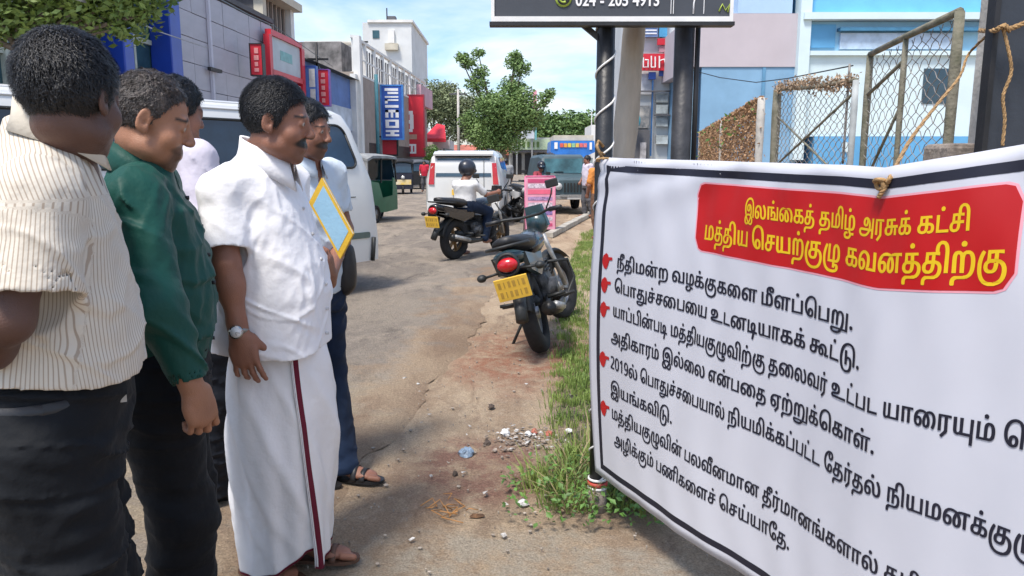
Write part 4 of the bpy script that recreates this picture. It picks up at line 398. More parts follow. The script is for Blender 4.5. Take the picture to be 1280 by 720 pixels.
24:'-J*N,~*Q,W*Z,4*k+o+$+S+A+=+f+-,4+#,g*}-D+%.)+6.e+Q/>+v/m,H07,~0V-`0m.F0{/21!/T0~/u0|090w0W0q0v0j170`1T0S1q0F23052_/m3)/G3I.z3e.M3x-y4(-E4,,j4*,>3~+t3r+Q3`+53I*y3-*g2i*X2F*Q1}*N1S*Q1-*Z0h*j0L+!06+<0%+Y/w+z/p,A/n,g/o-./s-Q/z-s0&.703.U0B.t0S/40h/N1#/h1V051z0K2C0^2k0m390w3e0}451!4U0~4t0|540w5N0q5i0i6%0`6?0S6V0F6o077B/k7Z/R7p/98&.z88.[8E.=8P-y8Y-V8^-38`,j8^,>8U+t8I+Q87+57}*y7a*g7@*X6y*Q6S*N6**Q5a*Z5?*j5#+!4j+<4Y+Y4N+z4G,A4E,g4F--4J-N4P-o4Z.24g.Q4w.p5./15E/N5a/l65056M0B6e0L6}0U7<0_7Y0f7{0k8D0p8o0r9B0s<c0s<h/w;)/{;+*b9M*b9M/}9+/v8r/v8^/u8K/t89/r8)/p7u/m7f/i7V/d7H/^7:/U7+/M6y/B6g/36W.}6J.f6>.L64.16,-o6%-O5~-/5},j6!,@6)+|61+d6:+S6D+J6Q+G6^+I6f+N6l+X6s+e6x+t6},)7#,<7%,O7&,c7$-+6}-N6u-p6k.26_.N6Q.i6B/!62/55~/E5d/Y5J/i5//t4p/{4T0#480$3r0!3R/{35/s2u/h2Y/W2>/B2,//1y.u1m.]1b.B1X.%1Q-f1M-H1J-+1I,j1K,@1Q+|1Y+d1c+S1m+J1{+G2*+I22+N28+X2?+e2D+t2I,)2L,<2N,O2O,c2L-92C-i24.81{._1`/%1?/F1!/Y0a/i0?/s/w/z/Q0!/*0#.Y/}.3/t-l/f-N/Q-5/9,|.y,k.Y,_.6,U-k,U-c,U-X,T-O,S-G,S-@,S-:,U,n,Y,L,a,0,k+v,u+d-#+W-0+N->+I-N+G-Z+H-e+L-n+Q-u+Y-z+d.!+p.&,!.*,4.+,G.),e.!,}-v-3-j-@-Z-H-H-K-3-I,|-B,i-7,T-(,A,s+[,`+E-J+f-f,%-z,F./,i.<-1.C-W.F./.A._.1/*-t/H-P/Z-%/a,Q/^,-/U+h/G+I/4+/.x*v.Z*e.:*X-r*P',
89:'.A*^.90l/s0l/m+T3++T3$0l4_0l4V*^ -A*O-%*P,h*U,O*],9*g,%*s+r+%+h+1+`+=+W+J+P+X+K+k+F,!+C,:+A,V+@,w+A0m,y0m,z-0,z,o,|,R,~,9-$,!-*+m-2+_-5+Y-9+U->+Q-C+N-J+M-R+L-a+N-n+R-{+Z.++f.7+v.},+.|+-.c*w.O*l.:*`-}*V-`*Q /}2(/d2*/K21/62=/%2L.y2_.v2t.y3,/%3>/63N/J3Z/c3b/}3d0;3b0S3Z0h3N0x3>1$3,1(2t1$2_0x2L0h2=0R210:2*',
}
LINES=[
('இலங்கைத் தமிழ் அரசுக் கட்சி',[(8,0),(33,1138),(78,2163),(48,3219),(18,4391),(84,5228),(3,6065),(25,6337),(29,7174),(42,8044),(94,8318),(3,9188),(6,9460),(31,10593),(108,11245),(77,12124),(3,12961),(18,13233),(82,14070),(20,14775),(42,15510)],15784),
('மத்திய செயற்குழு கவனத்திற்கு',[(29,0),(84,870),(25,1707),(42,2544),(30,2818),(3,3793),(46,4065),(20,4978),(30,5713),(91,6688),(102,7569),(153,8643),(3,9787),(18,10059),(36,10896),(27,11952),(84,13198),(25,14035),(42,14872),(91,15146),(102,16027)],17101),
('நீதிமன்ற வழக்குகளை மீளப்பெறு.',[(124,0),(25,801),(42,1638),(29,1912),(86,2782),(32,4028),(3,4909),(36,5181),(35,6237),(77,7107),(102,7944),(18,9018),(48,9855),(34,11027),(3,12109),(133,12381),(34,13251),(87,14333),(46,15123),(28,16036),(143,16826),(181,17973)],18253),
('பொதுச்சபையை உடனடியாகக் கூட்டு.',[(46,0),(28,913),(41,1703),(122,2355),(79,3458),(20,4193),(48,4928),(28,6100),(48,6890),(30,8062),(3,9037),(10,9309),(23,10388),(27,11093),(114,12339),(30,13148),(41,14123),(18,14775),(77,15612),(3,16449),(103,16721),(82,18065),(116,18770),(181,19797)],20077),
('யாப்பின்படி மத்தியகுழுவிற்கு தலைவர் உட்பட யாரையும் வெளி',[(30,0),(41,975),(87,1627),(28,2417),(42,3207),(86,3481),(28,4727),(114,5517),(3,6326),(29,6598),(84,7468),(25,8305),(42,9142),(30,9416),(102,10391),(153,11465),(36,12609),(42,13665),(91,13939),(102,14820),(3,15894),(25,16166),(48,17003),(33,18175),(36,19200),(90,20256),(3,20908),(10,21180),(82,22259),(28,22964),(23,23754),(3,24459),(30,24731),(41,25706),(48,26358),(31,27530),(137,28182),(88,29157),(3,30027),(46,30299),(36,31212),(34,32268),(42,33350)],33624),
('அதிகாரம் இல்லை என்பதை ஏற்றுக்கொள்.',[(6,0),(25,1133),(42,1970),(18,2244),(41,3081),(31,3733),(88,4385),(3,5255),(8,5527),(92,6665),(48,7690),(33,8862),(3,9887),(12,10159),(86,10972),(28,12218),(48,13008),(25,14180),(3,15017),(13,15289),(91,16102),(143,16983),(77,18130),(46,18967),(18,19880),(41,20717),(93,21369),(181,22451)],22731),
('2019ல் பொதுச்சபையால் நியமிக்கப்பட்ட தேர்தல் நியமனக்குழு',[(185,0),(183,584),(184,1168),(192,1752),(92,2336),(3,3361),(46,3633),(28,4546),(41,5336),(122,5988),(79,7091),(20,7826),(48,8561),(28,9733),(30,10523),(41,11498),(92,12150),(3,13175),(26,13447),(42,14248),(30,14522),(29,15497),(42,16367),(77,16641),(18,17478),(87,18315),(28,19105),(82,19895),(23,20600),(3,21305),(47,21577),(25,22309),(90,23146),(25,23798),(92,24635),(3,25660),(26,25932),(42,26733),(30,27007),(29,27982),(27,28852),(77,30098),(102,30935),(153,32009)],33153),
('இயங்கவிடு.',[(8,0),(30,1138),(78,2113),(18,3169),(36,4006),(42,5062),(116,5336),(181,6363)],6643),
('மத்தியகுழுவின் பலவீனமான தீர்மானங்களால் தமிழ்',[(29,0),(84,870),(25,1707),(42,2544),(30,2818),(102,3793),(153,4867),(36,6011),(42,7067),(86,7341),(3,8587),(28,8859),(33,9649),(155,10674),(27,11730),(29,12976),(41,13846),(27,14498),(3,15744),(121,16016),(90,16853),(29,17505),(41,18375),(27,19027),(78,20273),(18,21329),(34,22166),(41,23248),(92,23900),(3,24925),(25,25197),(29,26034),(42,26904),(94,27178)],28048),
('அழிக்கும் பணிகளைச் செய்யாதே.',[(6,0),(35,1133),(42,2003),(77,2277),(102,3114),(88,4188),(3,5058),(28,5330),(24,6120),(42,7780),(18,8054),(48,8891),(34,10063),(79,11145),(3,11880),(46,12152),(20,13065),(89,13800),(30,14775),(41,15750),(47,16402),(25,17134),(181,17971)],18251),
]
# ------------------------------------------------------------------ ground, road, verge
random.seed(3); rnd = random.random; U = random.uniform
def mixn(nt, a, b, fac, bt='MIX'):
    m = N(nt, 'ShaderNodeMixRGB', blend_type=bt)
    for s_, i in ((fac, 0), (a, 1), (b, 2)):
        if isinstance(s_, (int, float)): m.inputs[i].default_value = s_
        elif isinstance(s_, tuple): m.inputs[i].default_value = (*s_, 1)
        else: L(nt, s_, m.inputs[i])
    return m.outputs[0]
def nz(nt, vec, sc, det=6, lo=0.4, hi=0.6, rough=0.6, dist=0.0):
    n = N(nt, 'ShaderNodeTexNoise', Scale=sc, Detail=float(det), Roughness=rough, Distortion=dist); L(nt, vec, n.inputs['Vector'])
    r = N(nt, 'ShaderNodeMapRange'); L(nt, n.outputs[0], r.inputs[0]); r.inputs[1].default_value = lo; r.inputs[2].default_value = hi
    return r.outputs[0]
def blob(nt, vec, c, r, soft, warp):
    """1 inside an uneven patch of soil round c (x, y), radii r"""
    m = N(nt, 'ShaderNodeMapping', vector_type='POINT'); L(nt, vec, m.inputs[0])
    m.inputs['Location'].default_value = (-c[0] / r[0], -c[1] / r[1], 0); m.inputs['Scale'].default_value = (1 / r[0], 1 / r[1], 0)
    l = N(nt, 'ShaderNodeVectorMath', operation='LENGTH'); L(nt, m.outputs[0], l.inputs[0])
    a = N(nt, 'ShaderNodeMath', operation='ADD'); L(nt, l.outputs['Value'], a.inputs[0]); L(nt, warp, a.inputs[1])
    q = N(nt, 'ShaderNodeMapRange'); L(nt, a.outputs[0], q.inputs[0]); q.inputs[1].default_value = 1.3 + soft; q.inputs[2].default_value = 1.3 - soft
    g_ = N(nt, 'ShaderNodeMath', operation='MULTIPLY'); L(nt, q.outputs[0], g_.inputs[0]); L(nt, nz(nt, vec, 7.0, 9, 0.38, 0.56, 0.75), g_.inputs[1])
    return g_.outputs[0]
def earth(name, base, sand, dark, asphalt):
    m = bpy.data.materials.new(name); m.use_nodes = True; nt = m.node_tree; b = nt.nodes['Principled BSDF']; b.inputs['Roughness'].default_value = 0.95
    b.inputs['Specular IOR Level'].default_value = 0.2
    tc = N(nt, 'ShaderNodeTexCoord'); v = tc.outputs['Object']
    st = N(nt, 'ShaderNodeMapping'); L(nt, v, st.inputs[0]); st.inputs['Rotation'].default_value = (0, 0, 0.12); st.inputs['Scale'].default_value = (1.0, 0.42, 1.0); sv = st.outputs[0]
    c = mixn(nt, base, sand, nz(nt, sv, 1.7, 9, 0.43, 0.58, 0.68, 0.5)); c = mixn(nt, c, dark, nz(nt, sv, 3.4, 9, 0.52, 0.70, 0.72, 0.6))
    c = mixn(nt, c, (0.497, 0.400, 0.304) if not asphalt else (0.373, 0.324, 0.276), nz(nt, v, 22.0, 9, 0.52, 0.72, 0.8))
    c = mixn(nt, c, tuple(k_ * .45 for k_ in dark), nz(nt, v, 48.0, 6, 0.60, 0.74, 0.8))
    wp = nz(nt, v, 1.6, 7, 0.2, 0.85, 0.65)
    if not asphalt:
        c = mixn(nt, c, (0.345, 0.172, 0.110), blob(nt, v, G(655, 445).xy, (0.55, 1.0), 0.28, wp))      # red laterite
        c = mixn(nt, c, (0.276, 0.159, 0.117), blob(nt, v, G(600, 585).xy, (0.42, 0.45), 0.3, wp))
        c = mixn(nt, c, (0.442, 0.380, 0.297), blob(nt, v, G(640, 760).xy, (0.95, 0.62), 0.10, wp))      # old concrete slab
        c = mixn(nt, c, (0.414, 0.304, 0.193), blob(nt, v, G(300, 520).xy, (0.9, 1.0), 0.3, wp))
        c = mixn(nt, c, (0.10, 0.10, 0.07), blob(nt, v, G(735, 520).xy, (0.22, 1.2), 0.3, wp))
    else:
        c = mixn(nt, c, (0.400, 0.324, 0.228), blob(nt, v, G(330, 560).xy, (1.6, 1.5), 0.35, wp))       # sand blown over the tar
        c = mixn(nt, c, (0.317, 0.269, 0.214), blob(nt, v, G(520, 385).xy, (1.5, 0.9), 0.4, wp))
    if asphalt:
        at = N(nt, 'ShaderNodeAttribute', attribute_name='edge'); ad = N(nt, 'ShaderNodeMath', operation='ADD'); L(nt, at.outputs['Fac'], ad.inputs[0]); L(nt, nz(nt, v, 2.2, 9, 0.3, 0.7, 0.7), ad.inputs[1])
        mr = N(nt, 'ShaderNodeMapRange'); L(nt, ad.outputs[0], mr.inputs[0]); mr.inputs[1].default_value = 0.95; mr.inputs[2].default_value = 1.35; c = mixn(nt, c, mixn(nt, (0.29, 0.205, 0.140), (0.40, 0.30, 0.205), nz(nt, sv, 1.7, 9, 0.43, 0.58, 0.68, 0.5)), mr.outputs[0])
    fine = nz(nt, v, 130.0, 3, 0.3, 0.7)
    c = mixn(nt, c, fine, 0.30, 'OVERLAY')
    L(nt, c, b.inputs['Base Color'])
    n1 = N(nt, 'ShaderNodeTexNoise', Scale=35.0, Detail=9.0, Roughness=0.75); L(nt, v, n1.inputs['Vector'])
    bp = N(nt, 'ShaderNodeBump', Strength=0.95, Distance=0.04); L(nt, n1.outputs[0], bp.inputs['Height']); L(nt, bp.outputs[0], b.inputs['Normal'])
    return m
m_soil = earth('dusty_soil', (0.38, 0.275, 0.185), (0.50, 0.385, 0.265), (0.22, 0.15, 0.105), False)
m_road = earth('worn_asphalt', (0.24, 0.205, 0.17), (0.35, 0.295, 0.235), (0.14, 0.118, 0.10), True)

def grid_sheet(xs, ys, zf):
    xs = np.array(xs); ys = np.array(ys); X, Y = np.meshgrid(xs, ys, indexing='ij'); Z = zf(X, Y)
    V = np.stack([X, Y, Z], -1).reshape(-1, 3); a = np.arange(len(xs) * len(ys)).reshape(len(xs), len(ys))
    Q = np.stack([a[:-1, :-1], a[1:, :-1], a[1:, 1:], a[:-1, 1:]], -1).reshape(-1, 4); return V, Q
def edge_x(y):   # right hand edge of the tar
    ks = [(-2, -1.6), (1.5, -1.15), (2.6, -0.85), (3.6, -0.62), (4.6, -0.52), (6.2, -0.35), (8.5, -0.2), (11, 0.35), (15, 0.85), (22, 1.7), (40, 3.0), (260, 14)]
    k = np.array(ks); return np.interp(y, k[:, 0], k[:, 1])
def zg(X, Y):
    n = vnoise(X * 1.7, Y * 1.7, X * 0 + 3) * 0.5 + vnoise(X * 6, Y * 6, X * 0 + 9) * 0.3 + vnoise(X * 17, Y * 17, X * 0) * 0.28
    f = np.clip((14 - np.abs(Y)) / 6, 0, 1); z = -0.014 + 0.018 * n * f
    road = X < edge_x(Y) + 0.12
    return np.where(road, np.minimum(z, -0.012), np.minimum(z, 0.008))
xs = list(np.linspace(-400, -12, 8)) + list(np.arange(-9, -2.6, 0.4)) + list(np.arange(-2.6, 2.6, 0.03)) + list(np.arange(2.7, 8, 0.3)) + list(np.linspace(12, 400, 8))
ys = list(np.linspace(-60, -4, 5)) + list(np.arange(-2, 1.2, 0.4)) + list(np.arange(1.3, 9.5, 0.035)) + list(np.arange(9.6, 20, 0.3)) + list(np.linspace(24, 900, 14))
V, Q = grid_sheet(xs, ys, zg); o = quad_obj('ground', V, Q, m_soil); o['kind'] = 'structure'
# tar road with a broken edge, running away to the left of the verge
mb = MB(); ys = list(np.arange(-2, 20, 0.06)) + list(np.linspace(20.5, 230, 60)); rows = []
for y in ys:
    e = float(edge_x(y)); jag = 0.10 * float(vnoise(np.float32(y * 2.3), np.float32(0.5), np.float32(1))) + 0.05 * float(vnoise(np.float32(y * 9), np.float32(2.5), np.float32(1)))
    e += jag * (1.0 if y < 20 else 0); rows.append([(e - 60, y, 0.0), (e - 8, y, 0.002), (e - 1.4, y, 0.004), (e - .7, y, 0.004), (e - .3, y, 0.004), (e - 0.05, y, 0.003), (e, y, -0.012)])
mb.loft(rows, cap=False, smooth=True, closed=False); o = struct('road', mb, m_road); at_ = o.data.attributes.new('edge', 'FLOAT', 'POINT'); at_.data.foreach_set('value', np.tile(np.array([0, 0, 0, .35, .75, 1, 1], np.float32), len(rows)))
# far road, paler
m_far = M('far_tar', (0.20, 0.195, 0.19), 0.9, 0.08, 0.6, 0.1, 20)

def in_poly(x, y, P):
    c = False; j = len(P) - 1
    for i in range(len(P)):
        if (P[i][1] > y) != (P[j][1] > y) and x < (P[j][0] - P[i][0]) * (y - P[i][1]) / (P[j][1] - P[i][1]) + P[i][0]: c = not c
        j = i
    return c
m_grass = M('grass_blades', (0.27, 0.34, 0.08), 0.7, 0.3, 3, 0, col2=(0.11, 0.19, 0.04), lo=0.3, hi=0.7)
m_dry = M('dry_grass', (0.38, 0.30, 0.16), 0.8, 0.2, 3, 0)
def blades(P, n, hmin, hmax, wd, dens=None, lean=0.5, clump=14):
    T = []
    xs = [p[0] for p in P]; ys = [p[1] for p in P]
    while len(T) < n:
        cx, cy = U(min(xs), max(xs)), U(min(ys), max(ys))
        if not in_poly(cx, cy, P): continue
        if dens and rnd() > dens(cx, cy): continue
        k = int(U(0.5, 1.5) * clump); hh = U(hmin, hmax)
        for _ in range(k):
            r = abs(random.gauss(0, 0.035)); q = U(0, 2 * pi); x = cx + r * cos(q); y = cy + r * sin(q); a = U(0, 2 * pi); h = hh * U(0.5, 1.1); l = lean * h * U(0.2, 1.3)
            tx, ty = x + l * cos(q + U(-0.7, 0.7)), y + l * sin(q + U(-0.7, 0.7)); wx, wy = wd * cos(a), wd * sin(a)
            mxp = (x * 0.55 + tx * 0.45, y * 0.55 + ty * 0.45, h * 0.6)
            T.append([(x - wx, y - wy, -0.01), (x + wx, y + wy, -0.01), (mxp[0] + wx * 0.8, mxp[1] + wy * 0.8, mxp[2])])
            T.append([(x - wx, y - wy, -0.01), (mxp[0] + wx * 0.8, mxp[1] + wy * 0.8, mxp[2]), (mxp[0] - wx * 0.8, mxp[1] - wy * 0.8, mxp[2])])
            T.append([(mxp[0] - wx * 0.8, mxp[1] - wy * 0.8, mxp[2]), (mxp[0] + wx * 0.8, mxp[1] + wy * 0.8, mxp[2]), (tx, ty, h * U(0.8, 1))])
    return np.array(T)
pg = lambda pts: [tuple(G(*p).xy) for p in pts]
vn = lambda x, y: float(vnoise(np.float32(x * 2.2), np.float32(y * 1.5), np.float32(7)))
Pstrip = pg([(728, 292), (745, 286), (800, 286), (800, 640), (735, 640), (686, 560), (688, 470), (700, 390), (712, 330)])
T1 = blades(Pstrip, 90000, 0.02, 0.060, 0.0030, lambda x, y: min(1, max(0.06, 0.75 + 1.0 * vn(x, y))))
Pright = [tuple(G(790, 290).xy), (9, 14), (9, 3.0), (1.2, 3.0), tuple(G(790, 600).xy)]
T2 = blades(Pright, 15000, 0.03, 0.10, 0.005, None)
g = tri_obj('grass', np.concatenate([T1, T2]), m_grass); tag(g, 'short patchy green grass on the verge beside the banner', 'grass', kind='stuff')
T3 = blades(pg([(655, 610), (700, 575), (745, 560), (800, 600), (830, 650), (760, 640), (690, 640)]), 2600, 0.06, 0.19, 0.003, None, 0.8, 9)
g = tri_obj('grass', T3, m_grass); tag(g, 'taller green weeds round the foot of the black pole', 'weeds', kind='stuff')
T3 = blades(pg([(700, 590), (745, 560), (745, 630), (700, 640)]), 500, 0.08, 0.22, 0.003, None, 1.3, 6)
g = tri_obj('dry_grass', T3, m_dry); tag(g, 'dry straw stalks among the weeds at the pole foot', 'straw', kind='stuff')
# broad leaves of the creeping weed
m_leaf = M('weed_leaf', (0.13, 0.27, 0.05), 0.5, 0.3, 8, 0)
T = []
for _ in range(650):
    while True:
        p = (U(-0.05, 0.75), U(2.75, 3.3))
        if rnd() < 0.35 + 0.65 * (abs(p[0] - 0.38) < 0.25): break
    z = U(0.01, 0.14) * (1 - min(0.8, abs(p[0] - 0.35))); s_ = U(0.009, 0.02); a = U(0, 2 * pi); R = Euler((U(-0.7, 0.7), U(-0.7, 0.7), a)).to_matrix()
    q = [R @ Vector(c) + Vector((p[0], p[1], z)) for c in ((0, -s_, 0), (s_ * 0.6, 0, s_ * 0.2), (0, s_, 0), (-s_ * 0.6, 0, s_ * 0.2))]
    T += [[q[0], q[1], q[2]], [q[0], q[2], q[3]]]
g = tri_obj('weed_leaves', np.array([[tuple(v) for v in t] for t in T]), m_leaf); tag(g, 'small broad green leaves growing under the banner corner', 'weeds', kind='stuff')

# pebbles and grit
m_peb = M('pebbles', (0.46, 0.40, 0.33), 0.9, 0.25, 7, 0.2, 80)
mb = MB()
for i in range(900):
    y = 1.6 + 7.5 * rnd() ** 1.5; x = edge_x(y) + random.gauss(0.35, 0.75)
    if i > 600: x = U(-2.2, 0.9)
    s_ = 0.0035 + 0.009 * rnd() ** 4; n = 5
    vs = [(x + s_ * cos(k * 2 * pi / n + i) * U(0.7, 1.2), y + s_ * sin(k * 2 * pi / n + i) * U(0.7, 1.2), 0.0) for k in range(n)] + [(x + U(-.3, .3) * s_, y, s_ * U(0.15, 0.6)), (x, y, -0.015)]
    mb.add(vs, [(k, (k + 1) % n, n) for k in range(n)] + [((k + 1) % n, k, n + 1) for k in range(n)])
o = mb.build('pebbles', m_peb); tag(o, 'small stones and grit scattered over the dusty roadside', 'gravel', kind='stuff')
# litter
def chip(name, px, py, size, h, mat, label, cat, group=None, n=7, seed=0):
    rr = random.Random(seed * 7 + int(px)); c = G(px, py); b = MB(); rings = []
    for j, (f, z) in enumerate(((1, 0.0), (1.02, 0.4), (0.72, 0.85), (0.25, 1))):
        rings.append([(c.x + size[0] * f * cos(2 * pi * k / n) * rr.uniform(.65, 1.2), c.y + size[1] * f * sin(2 * pi * k / n) * rr.uniform(.65, 1.2), -0.004 + h * z * rr.uniform(.7, 1.2)) for k in range(n)])
    b.loft(rings, smooth=False); o = b.build(name, mat); return tag(o, label, cat, group)
m_paper = M('dirty_paper', (0.72, 0.72, 0.70), 0.8, 0.12, 30); m_brick = M('broken_brick', (0.48, 0.16, 0.11), 0.9, 0.2, 30)
m_bag = M('blue_film', (0.28, 0.38, 0.50), 0.35, 0.3, 40, 0.5, 60); m_dk = M('dark_clod', (0.10, 0.075, 0.06), 0.95, 0.2, 30, 0.4, 90)
m_grey = M('grey_rubble', (0.36, 0.30, 0.25), 0.9, 0.25, 25, 0.5, 70)
chip('plastic_bag', 582, 567, (0.038, 0.05), 0.035, m_bag, 'crumpled pale blue plastic bag lying on the soil', 'plastic bag', n=11)
chip('paper_scrap', 632, 541, (0.03, 0.04), 0.02, m_paper, 'crumpled white paper scrap in the rubbish heap', 'paper scrap')
chip('paper_scrap', 660, 543, (0.02, 0.03), 0.02, m_paper, 'small white scrap beside the red brick piece', 'paper scrap')
chip('paper_scrap', 712, 538, (0.022, 0.03), 0.012, m_paper, 'white scrap at the grass edge right of the brick bits', 'paper scrap')
chip('brick_piece', 668, 540, (0.018, 0.03), 0.022, m_brick, 'broken red brick piece in the rubbish heap', 'brick piece')
chip('brick_piece', 686, 542, (0.022, 0.03), 0.018, m_brick, 'second red brick piece nearer the grass', 'brick piece')
chip('stone', 654, 629, (0.026, 0.022), 0.02, m_paper, 'white stone on the edge of the concrete slab', 'stone')
chip('stone', 726, 627, (0.018, 0.02), 0.028, m_grey, 'grey stone against the foot of the black pole', 'stone')
chip('stone', 569, 592, (0.014, 0.02), 0.016, m_dk, 'small dark clod below the blue plastic bag', 'clod')
chip('stone', 609, 554, (0.02, 0.026), 0.02, m_dk, 'dark lump left of the rubbish heap', 'clod')
chip('stone', 614, 508, (0.022, 0.03), 0.016, m_dk, 'lone dark lump on the soil above the rubbish heap', 'clod')
chip('dry_leaf', 597, 644, (0.035, 0.018), 0.010, M('brown_leaf', (0.16, 0.08, 0.035), 0.8, 0.3, 30), 'curled brown dry leaf on the concrete slab', 'leaf')
chip('dry_leaf', 245, 675, (0.03, 0.012), 0.006, M('tan_leaf', (0.42, 0.33, 0.2), 0.8, 0.2, 30), 'flat tan leaf between the trousers and the white sarong', 'leaf')
mb = MB(); rr = random.Random(9)
for i in range(60):
    c = G(655 + rr.gauss(0, 34), 548 + rr.gauss(0, 9)) if i < 45 else G(rr.uniform(500, 720), rr.uniform(470, 690)); s_ = rr.uniform(0.006, 0.017); z_ = rr.uniform(.003, .014)
    q = [(c.x + s_ * cos(a) * rr.uniform(.5, 1.2), c.y + s_ * sin(a) * rr.uniform(.5, 1.2), z_ + rr.uniform(-.004, .006)) for a in (0.3, 1.5, 2.9, 4.4)]; mb.add(q + [(x, y, z - .002) for x, y, z in q], [(0, 1, 2, 3), (7, 6, 5, 4), (0, 4, 5, 1), (1, 5, 6, 2), (2, 6, 7, 3), (3, 7, 4, 0)])
o = mb.build('paper_litter', M('litter_white', (0.66, 0.64, 0.60), 0.8, 0.3, 40)); tag(o, 'torn pale paper and plastic bits scattered over the rubbish heap', 'litter', kind='stuff')
mb = MB(); rr = random.Random(4)
for i in range(130):
    c = G(650 + rr.gauss(0, 30), 552 + rr.gauss(0, 9)); s_ = rr.uniform(0.006, 0.018)
    mb.box((c.x, c.y, s_ * 0.2), (s_, s_ * rr.uniform(.5, 1.4), s_ * rr.uniform(.15, .4)), Euler((rr.uniform(-.5, .5), rr.uniform(-.5, .5), rr.uniform(0, 3))).to_matrix())
o = mb.build('rubble', m_grey); tag(o, 'heap of small grey rubble and rubbish on the verge', 'rubble', kind='stuff')
mb = MB()
for i in range(14):
    c = G(566 + rr.gauss(0, 12), 635 + rr.gauss(0, 5)); a = rr.uniform(0, 6.3); l = rr.uniform(0.03, 0.07)
    mb.tube([c, c + Vector((cos(a) * l, sin(a) * l, rr.uniform(.005, .03))), c + Vector((cos(a + 1) * l * 1.6, sin(a + 1) * l * 1.6, 0.003))], 0.0022, 5)
o = mb.build('straw', M('orange_straw', (0.55, 0.27, 0.09), 0.8, 0.2, 20)); tag(o, 'tangle of orange straw on the soil by the slab', 'straw', kind='stuff')

# ------------------------------------------------------------------ the banner
BP = Vector((0.335, 2.90, 0)); BA = radians(23.8); BD = Vector((sin(BA), -cos(BA), 0)); BN = Vector((-cos(BA), -sin(BA), 0))   # BN faces the viewer
ZK = np.array([(-0.2, 1.42), (0.02, 1.424), (0.7, 1.408), (1.15, 1.398), (1.285, 1.392), (1.42, 1.412), (1.58, 1.438), (2.3, 1.52)])
BEND = 2.15
def bpos(u, z, off=0.0):
    """u along the cloth, z = the height the print has on the flat cloth; both bent by how it is tied"""
    top = float(np.interp(u, ZK[:, 0], ZK[:, 1])); f = (z - 0.178) / (1.424 - 0.178)
    zz = 0.178 + f * (top - 0.178)
    side = -0.07 * sin(pi * min(1, max(0, f))) * max(0, 1 - max(0, u) / 0.3)
    fl = min(1, max(0, u) * 2.5)
    wv = 0.013 * sin(u * 5.1 + 1.1 * f) * fl + 0.007 * sin(u * 11 - 3 * f + 1) * fl + 0.0014 * sin(u * 37 + 9 * f + 2 * sin(f * 7)) * fl + 0.0018 * sin(u * 61 - 22 * f) * fl * f + 0.014 * math.exp(-((u - 1.285) / 0.16) ** 2) * f * f
    wv += 0.006 * sin((u - 1.285) / (0.06 + 0.5 * (1 - f)) * 1.3) * f ** 6
    return BP + BD * (u + side) + Vector((0, 0, zz)) + BN * (wv + off)
m_vinyl = M('banner_vinyl', (0.57, 0.585, 0.65), 0.42, 0.03, 2.0, 0.05, 8)
m_ink = M('banner_black_ink', (0.012, 0.013, 0.028), 0.5, 0.1, 5, 0); m_red = M('banner_red_ink', (0.48, 0.008, 0.010), 0.4, 0.05, 2, 0.05, 8); m_yel = M('banner_yellow_ink', (0.75, 0.50, 0.01), 0.45, 0.05, 3, 0)
m_pink = M('banner_pink_line', (0.80, 0.35, 0.42), 0.45, 0.05, 3, 0)
banner = thing('banner', 'large white vinyl protest banner printed in Tamil with a red title panel', 'banner', BP)
def bloc(p): return p - BP
mb = MB(); us = list(np.linspace(0.0, BEND, 130)); zs = list(np.linspace(0.178, 1.424, 50))
front = [[bloc(bpos(u, z, 0)) for z in zs] for u in us]; back = [[bloc(bpos(u, z, -0.0012)) for z in reversed(zs)] for u in us]
rows = [f + b for f, b in zip(front, back)]; mb.loft(rows, cap=True, smooth=True)
mb.build('cloth', m_vinyl, banner)
def bstrip(name, pts, wd, mat, off=0.0008, parent=banner):
    """printed line following (u, z) points"""
    mb = MB(); R = []
    dens = []
    for a, b in zip(pts[:-1], pts[1:]):
        n = max(1, int(math.hypot(b[0] - a[0], b[1] - a[1]) / 0.02))
        dens += [(a[0] + (b[0] - a[0]) * k / n, a[1] + (b[1] - a[1]) * k / n) for k in range(n)]
    dens.append(pts[-1])
    for i, p in enumerate(dens):
        a = dens[max(0, i - 1)]; b = dens[min(len(dens) - 1, i + 1)]; t = Vector((b[0] - a[0], b[1] - a[1])).normalized(); n = Vector((-t.y, t.x)) * wd / 2
        if 0 < i < len(dens) - 1:
            e1 = Vector((dens[i][0] - a[0], dens[i][1] - a[1])).normalized(); n = n / max(0.5, abs(t.dot(e1)))
        R.append([bloc(bpos(p[0] + n.x, p[1] + n.y, off)), bloc(bpos(p[0] - n.x, p[1] - n.y, off))])
    mb.loft(R, cap=False, smooth=True, closed=False); return mb.build(name, mat, parent, normals=False)
bstrip('printed_border', [(BEND - 0.01, 0.222), (0.062, 0.222), (0.062, 1.385), (BEND - 0.01, 1.385)], 0.022, m_ink)
# red title panel with rounded corners, cut into a fine grid so it follows the cloth
def bpanel(name, u0, u1, z0, z1, r, off, mat):
    mb = MB(); rows = []
    for u in np.linspace(u0, u1, 60):
        e = min(u - u0, u1 - u); ins = 0 if e >= r else r - sqrt(max(0, r * r - (r - e) ** 2))
        rows.append([bloc(bpos(u, z0 + ins + (z1 - z0 - 2 * ins) * k / 10, off)) for k in range(11)])
    mb.loft(rows, cap=False, smooth=True, closed=False); return mb.build(name, mat, banner, normals=False)
bpanel('panel_outline', 0.566, 1.588, 1.140, 1.358, 0.040, 0.0007, m_pink)
bpanel('title_panel', 0.571, 1.583, 1.145, 1.353, 0.036, 0.0012, m_red)
def dec(s_):
    B = len(GA); v = [GA.index(s_[i]) * B + GA.index(s_[i + 1]) - 700 for i in range(0, len(s_), 2)]
    return [(v[i], v[i + 1]) for i in range(0, len(v), 2)]
GT = {}
